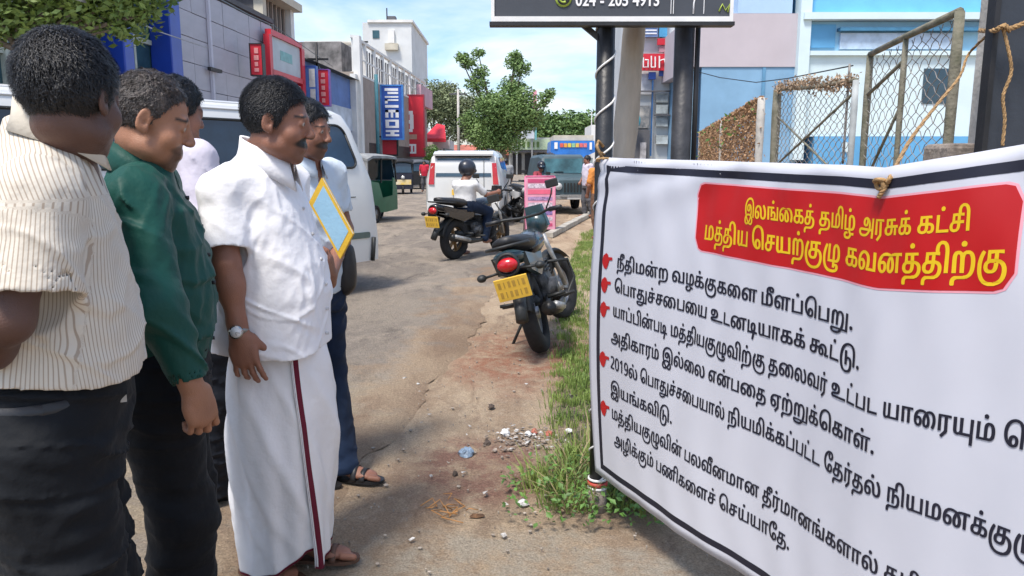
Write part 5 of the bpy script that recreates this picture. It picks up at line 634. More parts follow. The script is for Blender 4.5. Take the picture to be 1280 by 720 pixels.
def glyph(g, step=13.0):
    """a letter as trapezoids between level lines (non-zero winding, so strokes may cross)"""
    if g in GT: return GT[g]
    E = []
    for t in GLY[g].split(' '):
        if not t: continue
        P = dec(t)
        for i in range(len(P)):
            (xa, ya), (xb, yb) = P[i - 1], P[i]
            if ya != yb: E.append((xa, ya, xb, yb))
    vs = []; fs = []
    if E:
        lo = min(min(e[1], e[3]) for e in E); hi = max(max(e[1], e[3]) for e in E); n = max(1, int((hi - lo) / step)); h = (hi - lo) / n
        for i in range(n):
            y0 = lo + i * h; y1 = y0 + h; ym = y0 + h * 0.5; X = []
            for xa, ya, xb, yb in E:
                if (ya > ym) != (yb > ym):
                    f = lambda y: xa + (xb - xa) * min(1, max(0, (y - ya) / (yb - ya)))
                    X.append((f(ym), f(y0), f(y1), 1 if yb > ya else -1))
            X.sort(); wn = 0; st = None
            for q in X:
                if wn == 0: st = q
                wn += q[3]
                if wn == 0:
                    k = len(vs); vs += [(st[1], y0), (q[1], y0), (q[2], y1), (st[2], y1)]; fs.append((k, k + 1, k + 2, k + 3))
    GT[g] = [(vs, fs)]; return GT[g]
def bline(i, u0, u1, z, sy, mat, off=0.002, upto=None):
    txt, gl, wdt = LINES[i]; sx = (u1 - u0) / (upto or wdt); vs = []; fs = []; q = 0
    for g, x0 in gl:
        for P, T in glyph(g):
            q += 1; n = len(vs)
            if u0 + (x0 + 1200) * sx > BEND: continue
            vs += [bloc(bpos(u0 + (x + x0) * sx, z + y * sy, off + 0.00002 * (q % 3))) for x, y in P]; fs += [tuple(a + n for a in t) for t in T]
    mb = MB(); mb.add(vs, fs, False); return mb.build('title_line' if mat is m_yel else 'text_line', mat, banner, normals=False)
SY = 6.6e-5
bline(0, 0.80, 1.497, 1.268, 6.6e-5, m_yel); bline(1, 0.612, 1.572, 1.182, 8.0e-5, m_yel)
bline(2, 0.168, 1.222, 1.027, SY, m_ink); bline(3, 0.160, 1.252, 0.936, SY, m_ink)
bline(4, 0.155, 1.568, 0.842, SY, m_ink, upto=30027 - 250); bline(5, 0.148, 1.317, 0.744, SY, m_ink)
bline(6, 0.146, 1.59, 0.640, SY, m_ink, upto=30935 + 100); bline(7, 0.146, 0.50, 0.542, SY, m_ink)
bline(8, 0.150, 1.319 * 1.135, 0.446, SY, m_ink); bline(9, 0.165, 1.04, 0.350, SY, m_ink)
# pointing hands in red
hand = [(-.5, .0), (-.42, .3), (-.15, .5), (.05, .42), (.12, .28), (.5, .32), (.52, .14), (.18, .08), (.2, -.05), (.12, -.08), (.16, -.2), (.06, -.24), (.08, -.36), (-.02, -.40), (-.05, -.5), (-.3, -.45), (-.45, -.25)]
for z in (1.040, 0.948, 0.853, 0.658, 0.465):
    mb = MB(); T = tessellate_polygon([[Vector((*p, 0)) for p in hand]])
    mb.add([bloc(bpos(0.105 + p[0] * 0.062, z + p[1] * 0.062, 0.002)) for p in hand], T); mb.build('pointing_hand_mark', m_red, banner, normals=False)

# ------------------------------------------------------------------ sign board on two black poles
m_bpole = M('black_pole_paint', (0.022, 0.024, 0.027), 0.45, 0.25, 12, 0.2, 50); m_white = M('white_paint', (0.78, 0.78, 0.76), 0.5, 0.08, 5, 0.08)
m_steel = M('dull_steel', (0.45, 0.45, 0.44), 0.45, 0.2, 15, 0.1, metal=0.6); m_black = M('black_plastic', (0.018, 0.018, 0.02), 0.5, 0.2, 10, 0.1)
m_board = M('charcoal_board', (0.055, 0.062, 0.075), 0.5, 0.1, 3, 0.05)
pole = thing('sign_pole', 'black round pole wrapped in a white spiral, left of the tree trunk', 'pole', (0.352, 2.96, 0))
mb = MB(); mb.cyl((0, 0, -0.02), (0, 0, 2.35), 0.034, 20); mb.build('shaft', m_bpole, pole)
mb = MB(); pts = []
for i in range(240):
    z = 0.12 + i * 0.0095; q = z * 2 * pi / 0.165; pts.append((0.036 * cos(q), 0.036 * sin(q), z + 0.0))
mb.tube(pts, 0.0042, 5); mb.build('white_cord', m_white, pole)
mb = MB(); mb.torus((0, 0, 0.105), (0, 0, 1), 0.037, 0.006, sq=1.6); mb.build('red_tape', M('red_tape', (0.5, 0.07, 0.05), 0.6, 0.2, 20), pole)
mb = MB(); mb.torus((0, 0, 0.125), (0, 0, 1), 0.037, 0.004, sq=1.5); mb.torus((0, 0, 0.088), (0, 0, 1), 0.037, 0.004, sq=1.5); mb.build('white_tape', m_white, pole)
mb = MB(); mb.cyl((0, 0, -0.02), (0, 0, 0.085), 0.043, 18, 0.037); mb.build('grey_foot', m_grey, pole)
mb = MB(); mb.bar((-0.02, 0, 1.86), (-0.14, 0, 1.955), 0.02, 0.02); mb.build('bracket', m_bpole, pole)
p2 = thing('sign_pole', 'thick dark grey pole under the right part of the board, plain', 'pole', (0.655, 3.0, 0))
mb = MB(); mb.cyl((0, 0, -0.02), (0, 0, 2.35), 0.038, 20); mb.build('shaft', M('dark_grey_pole', (0.045, 0.045, 0.05), 0.5, 0.25, 12, 0.2), p2)
mb = MB(); mb.cyl((0.048, -0.01, 1.30), (0.048, -0.01, 1.95), 0.010, 8); mb.build('conduit', m_black, p2)
bd = thing('sign_board', 'black hanging sign board with a white frame and a phone number', 'signboard', (D(765, 30, 2.90)))
bz = D(765, 24, 2.90).z - bd.location.z
x0 = D(614, 20, 2.9).x - bd.location.x; x1 = D(915, 20, 2.9).x - bd.location.x
mb = MB(); mb.span((x0 + 0.008, -0.01, 0.02), (x1 - 0.008, 0.018, 0.55)); mb.build('panel', m_board, bd)
mb = MB(); mb.span((x0, -0.016, 0.006), (x1, 0.02, 0.024)); mb.span((x0, -0.016, 0.024), (x0 + 0.012, 0.02, 0.56)); mb.span((x1 - 0.012, -0.016, 0.024), (x1, 0.02, 0.56)); mb.build('frame', m_white, bd)
mb = MB(); mb.span((x0 - 0.006, -0.02, -0.008), (x1 + 0.006, 0.03, 0.0055)); mb.build('base_rail', m_black, bd)
def text(s_, size, mat, parent, loc, rot=(pi / 2, 0, 0), name='lettering', align='LEFT', bold=0.0, ext=0.001, sx=1.0):
    c = bpy.data.curves.new(name, 'FONT'); c.body = s_; c.size = size; c.align_x = align; c.extrude = ext; c.offset = bold; c.space_character = 1.02; c.resolution_u = 3
    o = bpy.data.objects.new(name, c); COL.objects.link(o); bpy.context.view_layer.update()
    me = bpy.data.meshes.new_from_object(o.evaluated_get(bpy.context.evaluated_depsgraph_get())); bpy.data.objects.remove(o)
    me.materials.clear(); me.materials.append(mat)
    o = bpy.data.objects.new(name, me); link(o, parent); o.location = loc; o.rotation_euler = rot; o.scale = (sx, 1, 1); return o
m_letter = M('white_lettering', (0.8, 0.8, 0.8), 0.5, 0.03, 5, 0)
u2x = lambda px: D(px, 5, 2.9).x - bd.location.x
zt = lambda py: D(765, py, 2.9).z - bd.location.z
text('024 - 205 4913', 0.058, m_letter, bd, (u2x(719), -0.0125, zt(8)), sx=0.84, bold=0.0012)
mb = MB(); mb.cyl((u2x(704), -0.0105, zt(-1)), (u2x(704), -0.014, zt(-1)), 0.030, 24); mb.build('phone_emblem', M('lime_ink', (0.42, 0.55, 0.08), 0.5, 0.1), bd)
mb = MB(); mb.cyl((u2x(704), -0.0142, zt(-1)), (u2x(704), -0.0150, zt(-1)), 0.023, 24); mb.build('emblem_face', m_board, bd)
mb = MB(); c = Vector((u2x(704), -0.0165, zt(-1)))
mb.tube([c + Vector((0.014 * cos(a), 0, 0.014 * sin(a))) for a in np.linspace(2.3, 5.3, 9)], [0.005, 0.004, 0.003, 0.003, 0.003, 0.003, 0.003, 0.004, 0.005], 6); mb.build('receiver_mark', M('lime_ink', (0, 0, 0)), bd)
mb = MB()
for a, b in ((838, 838), (841, 841.5)): mb.bar((u2x(a), -0.0125, zt(18)), (u2x(b), -0.0125, zt(-60)), 0.004, 0.002)
mb.tube([(u2x(866) , -0.012, zt(18)), (u2x(866.5), -0.012, zt(4)), (u2x(869), -0.012, zt(-8)), (u2x(873), -0.012, zt(-60))], 0.003, 5); mb.bar((u2x(879), -0.0125, zt(18)), (u2x(879), -0.0125, zt(-60)), 0.004, 0.002); mb.build('drawn_lines', m_letter, bd)
mb = MB(); mb.tube([(u2x(898), -0.012, zt(15)), (u2x(902), -0.012, zt(6)), (u2x(906), -0.012, zt(14)), (u2x(911), -0.012, zt(6)), (u2x(909), -0.012, zt(16))], 0.003, 5); mb.build('small_emblem', M('lime_ink', (0, 0, 0)), bd)

# pale bare trunk between the poles
tk = thing('bare_trunk', 'pale leaning bare trunk standing between the two black poles', 'tree trunk', (0.43, 3.15, 0))
m_bark = M('pale_bark', (0.60, 0.51, 0.40), 0.9, 0.16, 9, 0.6, 40, stretch=(1, 1, 0.25))
mb = MB(); a = D(780, 200, 3.15); b = D(793, 20, 3.15); rings = []
for i in range(24):
    z = -0.05 + i * 0.115; f = (z - a.z) / (b.z - a.z); x = a.x + (b.x - a.x) * f - 0.43; r = 0.040 + 0.006 * sin(z * 5) + 0.003 * sin(z * 17) + 0.004 * max(0, z - 1.2)
    rings.append([(x + r * cos(q) * (1 + 0.10 * sin(3 * q + z * 4)), r * sin(q), z) for q in np.linspace(0, 2 * pi, 14, endpoint=False)])
mb.loft(rings); mb.build('trunk', m_bark, tk)

# ------------------------------------------------------------------ rope, concrete post, dark hoarding
m_rope = M('coir_rope', (0.50, 0.31, 0.14), 0.9, 0.25, 60, 0.6, 200)
post = thing('concrete_post', 'grey square concrete fence post right of the chain link gate', 'post', (2.02, 3.3, 0))
m_conc = M('weathered_concrete', (0.52, 0.50, 0.46), 0.9, 0.15, 6, 0.5, 40)
mb = MB(); mb.box((0, 0, 1.3), (0.10, 0.10, 2.7), bev=0.008); mb.build('shaft', m_conc, post)
mb = MB(); c = D(1218, 182, 3.2) - Vector((2.02, 3.3, 0)); mb.box((c.x, 0, c.z - 0.04), (0.21, 0.22, 0.10), bev=0.02); mb.build('mortar_collar', m_grey, post)
hb = thing('hoarding', 'dark charcoal sheet hoarding at the right edge behind the banner', 'hoarding', (2.05, 2.95, 0))
mb = MB(); xa = D(1239, 60, 2.95).x - 2.05; mb.box((xa + 0.5, 0, 1.2), (1.0, 0.03, 2.5)); mb.build('sheet', M('charcoal_sheet', (0.035, 0.042, 0.055), 0.45, 0.2, 4, 0.1), hb)
mb = MB(); mb.box((xa - 0.006, -0.005, 1.2), (0.02, 0.05, 2.5)); mb.box((xa + 0.5, -0.022, 0.4), (0.98, 0.02, 0.04)); mb.box((xa + 0.5, -0.022, 2.1), (0.98, 0.02, 0.04)); mb.build('edge_frame', m_black, hb)
def rope(pts, r, label, seg=10):
    mb = MB(); P = [Vector(p) for p in pts]; out = []
    for i in range(len(P) - 1):
        a = P[max(0, i - 1)]; b = P[i]; c = P[i + 1]; d = P[min(len(P) - 1, i + 2)]
        for k in range(seg):
            t = k / seg; out.append(0.5 * ((2 * b) + (c - a) * t + (2 * a - 5 * b + 4 * c - d) * t * t + (3 * b - a - 3 * c + d) * t ** 3))
    out.append(P[-1])
    for ph in (0, 2.1, 4.2):
        q = []
        for i, p in enumerate(out):
            t = (out[min(i + 1, len(out) - 1)] - out[max(0, i - 1)]).normalized(); a = t.orthogonal().normalized(); b = t.cross(a); w_ = i * 0.9 + ph
            q.append(p + (a * cos(w_) + b * sin(w_)) * r * 0.55)
        mb.tube(q, r * 0.6, 5)
    o = mb.build('rope', m_rope); return tag(o, label, 'rope')
tie = bpos(1.285, 1.385, 0.012); tie2 = bpos(1.275, 1.395, -0.02)
rope([tie + Vector((0, 0, -0.028)), tie + Vector((0.01, -0.01, 0.0)), tie2 + Vector((0.012, 0, 0.02)), D(1140, 172, 2.2), D(1172, 130, 2.6), D(1200, 95, 3.0), D(1212, 66, 3.2), D(1248, 34, 2.88), D(1262, 40, 2.88)], 0.0052, 'tan rope running from the banner top up to the post')
rope([D(1225, 38, 3.2), D(1243, 38, 2.9), D(1256, 32, 2.88), D(1262, 36, 2.88), D(1290, 26, 2.86), D(1330, 22, 2.86)], 0.009, 'tan rope wound sideways round the dark hoarding')
rope([D(1254, 36, 2.88), D(1260, 60, 2.87), D(1264, 90, 2.87), D(1254, 120, 2.87), D(1256, 150, 2.87), D(1253, 182, 2.87)], 0.006, 'loose tan rope end dangling down the dark hoarding')
kn = MB(); kn.torus(tie, (1, 0.3, 0.2), 0.010, 0.005, 14, 6); kn.torus(tie + Vector((0, 0, 0.008)), (0.2, 0.3, 1), 0.011, 0.005, 14, 6); o = kn.build('rope_knot', m_rope); tag(o, 'knot of tan rope at the dip of the banner top', 'rope knot')
kn = MB(); tl = bpos(0.02, 1.415, 0.0); kn.torus(tl, (0, 0.2, 1), 0.03, 0.004, 18, 6); kn.tube([tl, tl + Vector((-0.02, 0.02, 0.03)), tl + Vector((0.01, 0.05, 0.02))], 0.005, 6); kn.tube([tl + Vector((-.01, 0, .01)), tl + Vector((-0.03, 0.0, 0.05)), tl + Vector((-0.02, 0.03, 0.07)), tl + Vector((0.0, 0.04, 0.05))], 0.006, 6); o = kn.build('rope_knot', m_rope); tag(o, 'orange cord tying the upper left banner corner to the pole', 'cord')

# ------------------------------------------------------------------ chain link fence
m_gpost = M('mossy_post', (0.25, 0.23, 0.18), 0.9, 0.35, 8, 0.6, 60, col2=(0.12, 0.12, 0.08)); m_wire = M('galvanised_wire', (0.26, 0.24, 0.22), 0.6, 0.3, 10, 0, metal=0.1); m_rust = M('rusty_wire', (0.26, 0.15, 0.09), 0.85, 0.3, 10, 0)
def chainlink(A, B_, z0, za, zb, pitch, r, seed=0, amp=0.01, K=1.9):
    """woven diamond wire between two points, top edge from za to zb"""
    mb = MB(); d = Vector((B_[0] - A[0], B_[1] - A[1], 0)); Ln = d.length; d.normalize(); n = Vector((-d.y, d.x, 0)); rr = random.Random(seed)
    H_ = max(za, zb) - z0; k = 0; s0 = -H_ * K
    while s0 < Ln:
        for sg in (1, -1):
            pts = []; m = int(H_ * K / (pitch / 2)) + 2
            for i in range(m):
                z = z0 + i * H_ / (m - 1); s_ = s0 + (z - z0) * K if sg > 0 else s0 + (H_ - (z - z0)) * K
                top = za + (zb - za) * min(1, max(0, s_ / Ln))
                if 0 <= s_ <= Ln and z <= top:
                    w_ = amp * vn(s_ * 2 + seed, z * 3); pts.append(Vector((A[0], A[1], z + w_)) + d * (s_ + w_) + n * (0.006 * (-1) ** i * sg))
            if len(pts) > 1: mb.tube(pts, r, 3, cap=False)
        s0 += pitch; k += 1
    return mb
def fpost(par, p, z1, r, mat=m_gpost, z0=0, name='post'):
    mb = MB(); rings = []; n = 8
    for i in range(9):
        z = z0 + (z1 - z0) * i / 8; rr_ = r * (1 + 0.08 * sin(i * 2.1)); rings.append([(p[0] + rr_ * cos(q), p[1] + rr_ * sin(q), z) for q in np.linspace(0, 2 * pi, n, endpoint=False)])
    mb.loft(rings); return mb.build(name, mat, par)
# section C: tall gate, nearest
C0 = D(1200, 14, 3.95); C1 = D(1132, 54, 4.75); C2 = D(1088, 68, 5.55)
fC = thing('chain_link_fence', 'tall chain link gate with mossy frame next to the concrete post', 'fence', (C1.x, C1.y, 0))
lc = lambda p, o=fC: Vector((p[0] - o.location.x, p[1] - o.location.y, p[2] if len(p) > 2 else 0))
for p, r in ((C0, 0.026), (C1, 0.018), (C2, 0.026)): fpost(fC, lc(p), p.z + (0.05 if p is C1 else 0), r)
mb = MB(); mb.tube([lc(C0) + Vector((0, 0, 0.0)), lc((C1.x, C1.y, (C0.z + C2.z) / 2 + 0.0)), lc(C2)], 0.021, 8); mb.build('top_rail', m_gpost, fC)
mb = MB(); mb.cyl(lc((C2.x, C2.y, C2.z - 0.28)), lc((C1.x, C1.y, C1.z - 0.1)), 0.014, 6); mb.cyl(lc((C2.x, C2.y, 1.2)), lc((C1.x, C1.y, 1.75)), 0.010, 6); mb.build('brace', m_gpost, fC)
cm = chainlink(lc(C2), lc(C0), 0.3, C2.z, C0.z, 0.15, 0.0026, 1, 0.0); o = cm.build('wire_mesh', m_wire, fC, normals=False)
# section B: lower, rusty top
B0 = D(1070, 100, 7.1); B1 = D(972, 112, 9.7)
fB = thing('chain_link_fence', 'low chain link panel with a rusty creeper covered top, middle of the fence', 'fence', ((B0.x + B1.x) / 2, (B0.y + B1.y) / 2, 0))
lb = lambda p: Vector((p[0] - fB.location.x, p[1] - fB.location.y, p[2] if len(p) > 2 else 0))
fpost(fB, lb(B0), B0.z, 0.03, M('pale_post', (0.42, 0.45, 0.45), 0.8, 0.2)); fpost(fB, lb(B1), B1.z, 0.055); fpost(fB, lb(D(1062, 82, 7.3)), D(1062, 80, 7.3).z, 0.012, m_wire, 1.4, 'upright')
mb = MB(); mb.tube([lb(B0), lb(((B0.x + B1.x) / 2, (B0.y + B1.y) / 2, (B0.z + B1.z) / 2 - 0.02)), lb(B1)], 0.022, 6); mb.build('top_rail', m_gpost, fB)
mb = MB(); mb.cyl(lb((B1.x, B1.y, 1.35)), lb((B0.x, B0.y, 2.05)), 0.014, 6); mb.cyl(lb((B1.x, B1.y, 2.0)), lb((B0.x, B0.y, 1.2)), 0.012, 6); mb.build('brace', m_gpost, fB)
cm = chainlink(lb(B1), lb(B0), 0.4, B1.z, B0.z, 0.17, 0.0036, 2, 0.012); cm.build('wire_mesh', m_wire, fB, normals=False)
# section A: farthest, hung with dead creeper
A0 = D(952, 122, 10.6); A1 = D(876, 166, 18.5)
fA = thing('chain_link_fence', 'far rusty chain link section overgrown with brown creeper', 'fence', ((A0.x + A1.x) / 2, (A0.y + A1.y) / 2, 0))
la = lambda p: Vector((p[0] - fA.location.x, p[1] - fA.location.y, p[2] if len(p) > 2 else 0))
fpost(fA, la(A0), A0.z, 0.055, m_conc); fpost(fA, la(A1), A1.z, 0.05, m_conc); mdl = la((A0 + A1) / 2); fpost(fA, mdl, mdl.z, 0.05, m_conc)
mb = MB(); mb.tube([la(A0), la(A1)], 0.03, 6); mb.build('top_rail', m_rust, fA)
cm = chainlink(la(A1), la(A0), 0.4, A1.z, A0.z, 0.3, 0.010, 3); cm.build('wire_mesh', m_rust, fA, normals=False)
def leafcloud(n, pos, size, nrm_rand=1.0, seed=1):
    """n leaf shaped quads at pos() -> triangles"""
    r = np.random.default_rng(seed); T = []
    P = np.array([pos(r) for _ in range(n)]); s_ = size * r.uniform(0.5, 1.3, n)
    a = r.normal(size=(n, 3)); a /= np.linalg.norm(a, axis=1)[:, None]; b = np.cross(a, r.normal(size=(n, 3))); b /= np.linalg.norm(b, axis=1)[:, None]
    A_ = a * s_[:, None]; B2 = b * s_[:, None] * 0.42
    return np.concatenate([np.stack([P - A_, P + B2, P + A_], 1), np.stack([P - A_, P + A_, P - B2], 1)])
def along(A, B_, zf, spread):
    def f(r):
        t = r.random(); p = A + (B_ - A) * t; top = A.z + (B_.z - A.z) * t
        return (p.x + r.normal() * spread, p.y + r.normal() * spread, zf(r, top, t))
    return f
m_brown = M('dead_creeper', (0.44, 0.27, 0.15), 0.9, 0.35, 6, 0, col2=(0.26, 0.16, 0.09)); m_tang = M('tangled_straw', (0.50, 0.36, 0.24), 0.9, 0.3, 6, 0)
T = leafcloud(11000, along(la(A0), la(A1), lambda r, top, t: top + 0.02 - r.random() ** 1.4 * 1.1, 0.03), 0.030, seed=2)
tri_obj('creeper', T, m_brown, fA)['kind'] = 'stuff'
T = leafcloud(220, along(la(A0), la(A1), lambda r, top, t: top - abs(r.normal()) * 0.3, 0.07), 0.05, seed=8)
tri_obj('green_creeper', T, m_leaf, fA)['kind'] = 'stuff'
T = leafcloud(1500, along(lb(B1), lb(B0), lambda r, top, t: top + r.normal() * 0.035 + (0.03 if t < 0.6 else -0.01), 0.03), 0.022, seed=3)
T = T[[i for i in range(len(T)) if True]]
tri_obj('creeper', T, m_tang, fB)['kind'] = 'stuff'
# loose wires above the fence
mb = MB(); mb.tube([D(866, 88, 14), D(900, 97, 13), D(945, 103, 11.5), D(985, 98, 10), D(1066, 82, 7.3)], 0.008, 4); o = mb.build('loose_wire', m_black); tag(o, 'thin sagging wire strung over the fence', 'wire')

# ------------------------------------------------------------------ blue building behind the fence
m_sky1 = M('sky_blue_wall', (0.30, 0.56, 0.74), 0.8, 0.06, 1.2, 0.15, 12); m_lil = M('pale_mauve_wall', (0.50, 0.455, 0.49), 0.8, 0.04, 1.0, 0.1, 12); m_blue2 = M('grey_blue_wall', (0.22, 0.40, 0.58), 0.8, 0.08, 1.2, 0.15, 12)
m_aqua = M('pale_aqua_wall', (0.62, 0.76, 0.80), 0.8, 0.05, 1, 0.1, 12); m_strong = M('strong_blue_wall', (0.12, 0.38, 0.66), 0.8, 0.08, 1, 0.1, 12)
bb = thing('blue_building', 'blue and white painted building standing behind the chain link fence', 'building', (D(1000, 100, 20).x, 20, 0))
ox = bb.location.x
def wband(name, px0, px1, py0, py1, mat, out=0.0, deep=5.0, dd=20):
    a = D(px0, py1, dd); b = D(px1, py0, dd); z0 = max(0, a.z) if py1 < 300 else 0
    mb = MB(); mb.span((a.x - ox, -out + (dd - 20), z0), (b.x - ox, deep, b.z)); return mb.build(name, mat, bb)
wband('wall', 865, 1001, 84, 400, m_blue2); wband('wall', 865, 1001, 17, 83.7, m_lil, 0.03); wband('wall', 922, 1001, -180, 16.7, M('pale_blue_wall', (0.42, 0.60, 0.80), 0.8, 0.05, 1), 0.02)
wband('wall', 1002, 1420, 171, 400, m_strong, 0.10); wband('wall', 1002, 1420, 64, 170.6, m_aqua, 0.05); wband('wall', 1002, 1420, 27, 63.6, m_sky1, 0.0); wband('wall', 1002, 1420, -180, 17.5, M('bright_blue_wall', (0.16, 0.50, 0.80), 0.8, 0.06, 1), 0.04)
wband('cornice', 1000, 1420, 18, 26.5, m_aqua, 0.30, 0.2); wband('cornice', 1046, 1420, 36, 40, M('dark_blue_strip', (0.06, 0.22, 0.38), 0.7), 0.22, 0.1)  # pale cornice, then a thin projecting strip in darker blue
wband('panel', 1010, 1044, 31, 60, m_strong, 0.06, 0.1); wband('panel', 1048, 1190, 42, 62, M('hazy_blue_panel', (0.48, 0.62, 0.78), 0.8), 0.08, 0.1)
wband('sill', 1006, 1420, 64.5, 70, m_aqua, 0.16, 0.2); wband('pilaster', 1000, 1004, -100, 200, m_aqua, 0.22, 0.2); wband('pilaster', 951, 953, 84.5, 200, M('blue_joint', (0.12, 0.30, 0.48), 0.8), 0.03, 0.1); wband('pilaster', 865, 873, 84.5, 220, M('pale_corner', (0.40, 0.62, 0.78), 0.8), 0.08, 0.3)
wband('window', 1150, 1186, 86, 130, glass('window_glass'), 0.07, 0.2); wband('panel', 1050, 1062, 178, 190, m_aqua, 0.13, 0.1)

# low pale kerb where the verge starts, farther up
ka = G(686, 297); kb = G(742, 267); kd = (kb - ka); kl = kd.length; kd.normalize(); kr_ = Matrix.Rotation(atan2(kd.y, kd.x), 3, 'Z'); kn_ = 12
kerb = bpy.data.objects.new('kerb', None); kerb.location = ka; link(kerb); kerb['kind'] = 'structure'
mbk = MB(); mbk.box((kl / kn_ / 2, 0, 0.045), (kl / kn_ - .03, 0.16, 0.11), bev=.015); k0 = mbk.build('kerb_stone', M('pale_kerb_concrete', (0.46, 0.43, 0.37), 0.9, 0.2, 4, 0.5, 30), kerb); k0.rotation_euler = kr_.to_euler()
for i in range(1, kn_): c = k0.copy(); COL.objects.link(c); c.location = kd * (kl / kn_ * i) + Vector((0, 0, 0.006 * sin(i * 2.3)))
# ------------------------------------------------------------------ left side of the street
SA = radians(3.0); SE = Vector((sin(SA), cos(SA), 0)); SN = Vector((cos(SA), -sin(SA), 0)); LX = -10.5
def TL(px, py=120, off=0.0):
    """distance along the left building line and the height seen at a pixel; off = metres toward the street"""
    d = Vector(ray(px, py)); o = Vector((LX, 0, 0)) + SN * off; k = (o - Vector((0, 0, CH))).dot(SN) / d.dot(SN)
    p = Vector((0, 0, CH)) + d * k; return (p - o).dot(SE), p.z
def T_(px, off=0.0, py=120): return TL(px, py, off)[0]
def Z_(px, py, off=0.0): return TL(px, py, off)[1]
def bld(name, label, cat, t, off=0.0):
    p = Vector((LX, 0, 0)) + SN * off + SE * t; return thing(name, label, cat, p, pi / 2 - SA)
def bx(par, name, a, b, mat, bev=0.0, label=None):
    mb = MB(); mb.span(a, b, bev); return mb.build(name, mat, par, label)
def repeat(o, locs):
    for l in locs:
        c = o.copy(); COL.objects.link(c); c.parent = o.parent; c.location = l
m_royal = M('royal_blue_cladding', (0.015, 0.06, 0.42), 0.35, 0.1, 1.5, 0.05, 10); m_gpan = M('grey_panel', (0.46, 0.45, 0.50), 0.55, 0.08, 0.8, 0.1, 8, stretch=(1, 1, 2)); m_lilac = M('lilac_wall', (0.60, 0.60, 0.68), 0.8, 0.06, 1)
m_beige = M('beige_wall', (0.58, 0.54, 0.44), 0.85, 0.1, 1.2, 0.2, 15); m_cream = M('cream_wall', (0.70, 0.68, 0.60), 0.85, 0.08, 1.2, 0.2, 15); m_wh = M('white_wall', (0.74, 0.74, 0.72), 0.8, 0.08, 1.0, 0.15, 15)
m_taupe = M('taupe_wall', (0.36, 0.30, 0.26), 0.85, 0.1, 2.0, 0.3, 20); m_redp = M('red_sign_face', (0.62, 0.025, 0.045), 0.4, 0.08, 1.5, 0.0); m_bluep = M('blue_sign_face', (0.03, 0.10, 0.42), 0.4, 0.08, 1.5, 0.0)
m_win = glass('window_glass', (0.02, 0.035, 0.045), 0.1); m_teal = M('tinted_glass', (0.05, 0.13, 0.16), 0.1, 0.3, 0.8, 0.0); m_dgrey = M('dark_grey_wall', (0.12, 0.12, 0.13), 0.8, 0.15, 1, 0.1)
m_tree = M('tree_leaves', (0.13, 0.22, 0.055), 0.65, 0.3, 0.8, 0, col2=(0.055, 0.11, 0.03), lo=0.3, hi=0.7); m_bark2 = M('brown_bark', (0.26, 0.20, 0.15), 0.95, 0.25, 9, 0.6, 30, stretch=(1, 1, 0.3))
# 1 glass fronted shop with royal blue columns
t0 = 5.0; b = bld('glass_front_building', 'glass fronted building with tall royal blue columns at far left', 'building', t0); tl = lambda px, off=0.0: T_(px, off) - t0
end = tl(221)
bx(b, 'wall', (0, 0.5, 0), (end, 9, 9.0), m_lilac); bx(b, 'glazing', (0.2, 0.35, 0.4), (end - 0.5, 0.498, 8.5), m_teal)
for px in (221, 160, 100):
    c = tl(px); bx(b, 'column', (c - (0.62 if px == 221 else 0.45), -0.25, 0), (c, 0.34, 9.2 if px == 221 else 8.2), m_royal, 0.03)
m_mull = M('pale_mullion', (0.50, 0.55, 0.48), 0.6, 0.15, 3)
mbm = MB(); mbm.box((0, 0, 4.4), (0.10, 0.12, 8.0)); mu = mbm.build('mullion', m_mull, b); xs_ = np.arange(1.0, end - 1.2, 0.95); mu.location = (xs_[0], 0.29, 0); repeat(mu, [(x, 0.29, 0) for x in xs_[1:]])
mbm = MB(); mbm.box((end / 2, 0.31, 0), (end - 1.3, 0.08, 0.12)); mu = mbm.build('transom', m_mull, b); mu.location.z = 2.7; repeat(mu, [(0, 0, z) for z in (3.6, 4.6, 5.7, 6.8)])
bx(b, 'fascia', (end - 4.2, -0.6, 6.3), (end - 1.3, 0.2, 8.0), M('pale_fascia', (0.55, 0.55, 0.66), 0.5, 0.05)); bx(b, 'awning_wall', (0.3, 0.1, 0.0), (end - 1.3, 0.3, 0.9), m_lilac)
# 2 grey panel building
t0 = T_(222); b = bld('grey_panel_building', 'long grey building clad in flat metal panels behind the van', 'building', t0); ln = T_(342) - t0; hh = Z_(338, 30) 
bx(b, 'wall', (0, 0.06, 0), (ln, 9, hh), m_dgrey)
nx, nz_ = 7, 9; pw_, ph = ln / nx, (hh - 0.1) / nz_; rr = random.Random(2)
mbp = MB(); mbp.box((pw_ / 2, 0, ph / 2), (pw_ - 0.022, 0.10, ph - 0.018), bev=0.004); pan = None
m_gpan2 = M('grey_panel_light', (0.44, 0.44, 0.49), 0.5, 0.08, 0.9, 0.1, 8)
for i in range(nx):
    for j in range(nz_):
        l = (i * pw_, rr.uniform(-0.012, 0.012), j * ph)
        if pan is None: pan = mbp.build('panel', m_gpan, b); pan.location = l
        else:
            c = pan.copy(); COL.objects.link(c); c.location = l
bx(b, 'coping', (-0.05, -0.12, hh + 0.002), (ln + 0.05, 9.1, hh + 0.16), m_dgrey)
bx(b, 'downpipe', (tl(250) * 0 + T_(262) - t0, -0.14, 0), (T_(262) - t0 + 0.12, -0.055, hh - 0.02), m_lilac)
bx(b, 'red_fascia', (0.1, -0.10, 2.05), (ln * 0.62, -0.052, 2.42), M('faded_red_fascia', (0.62, 0.22, 0.20), 0.6, 0.2, 2))
bx(b, 'wall_bracket', (T_(262) - t0 - 0.35, -0.25, Z_(262, 90)), (T_(262) - t0 + 0.45, -0.145, Z_(262, 90) + 0.10), m_black)
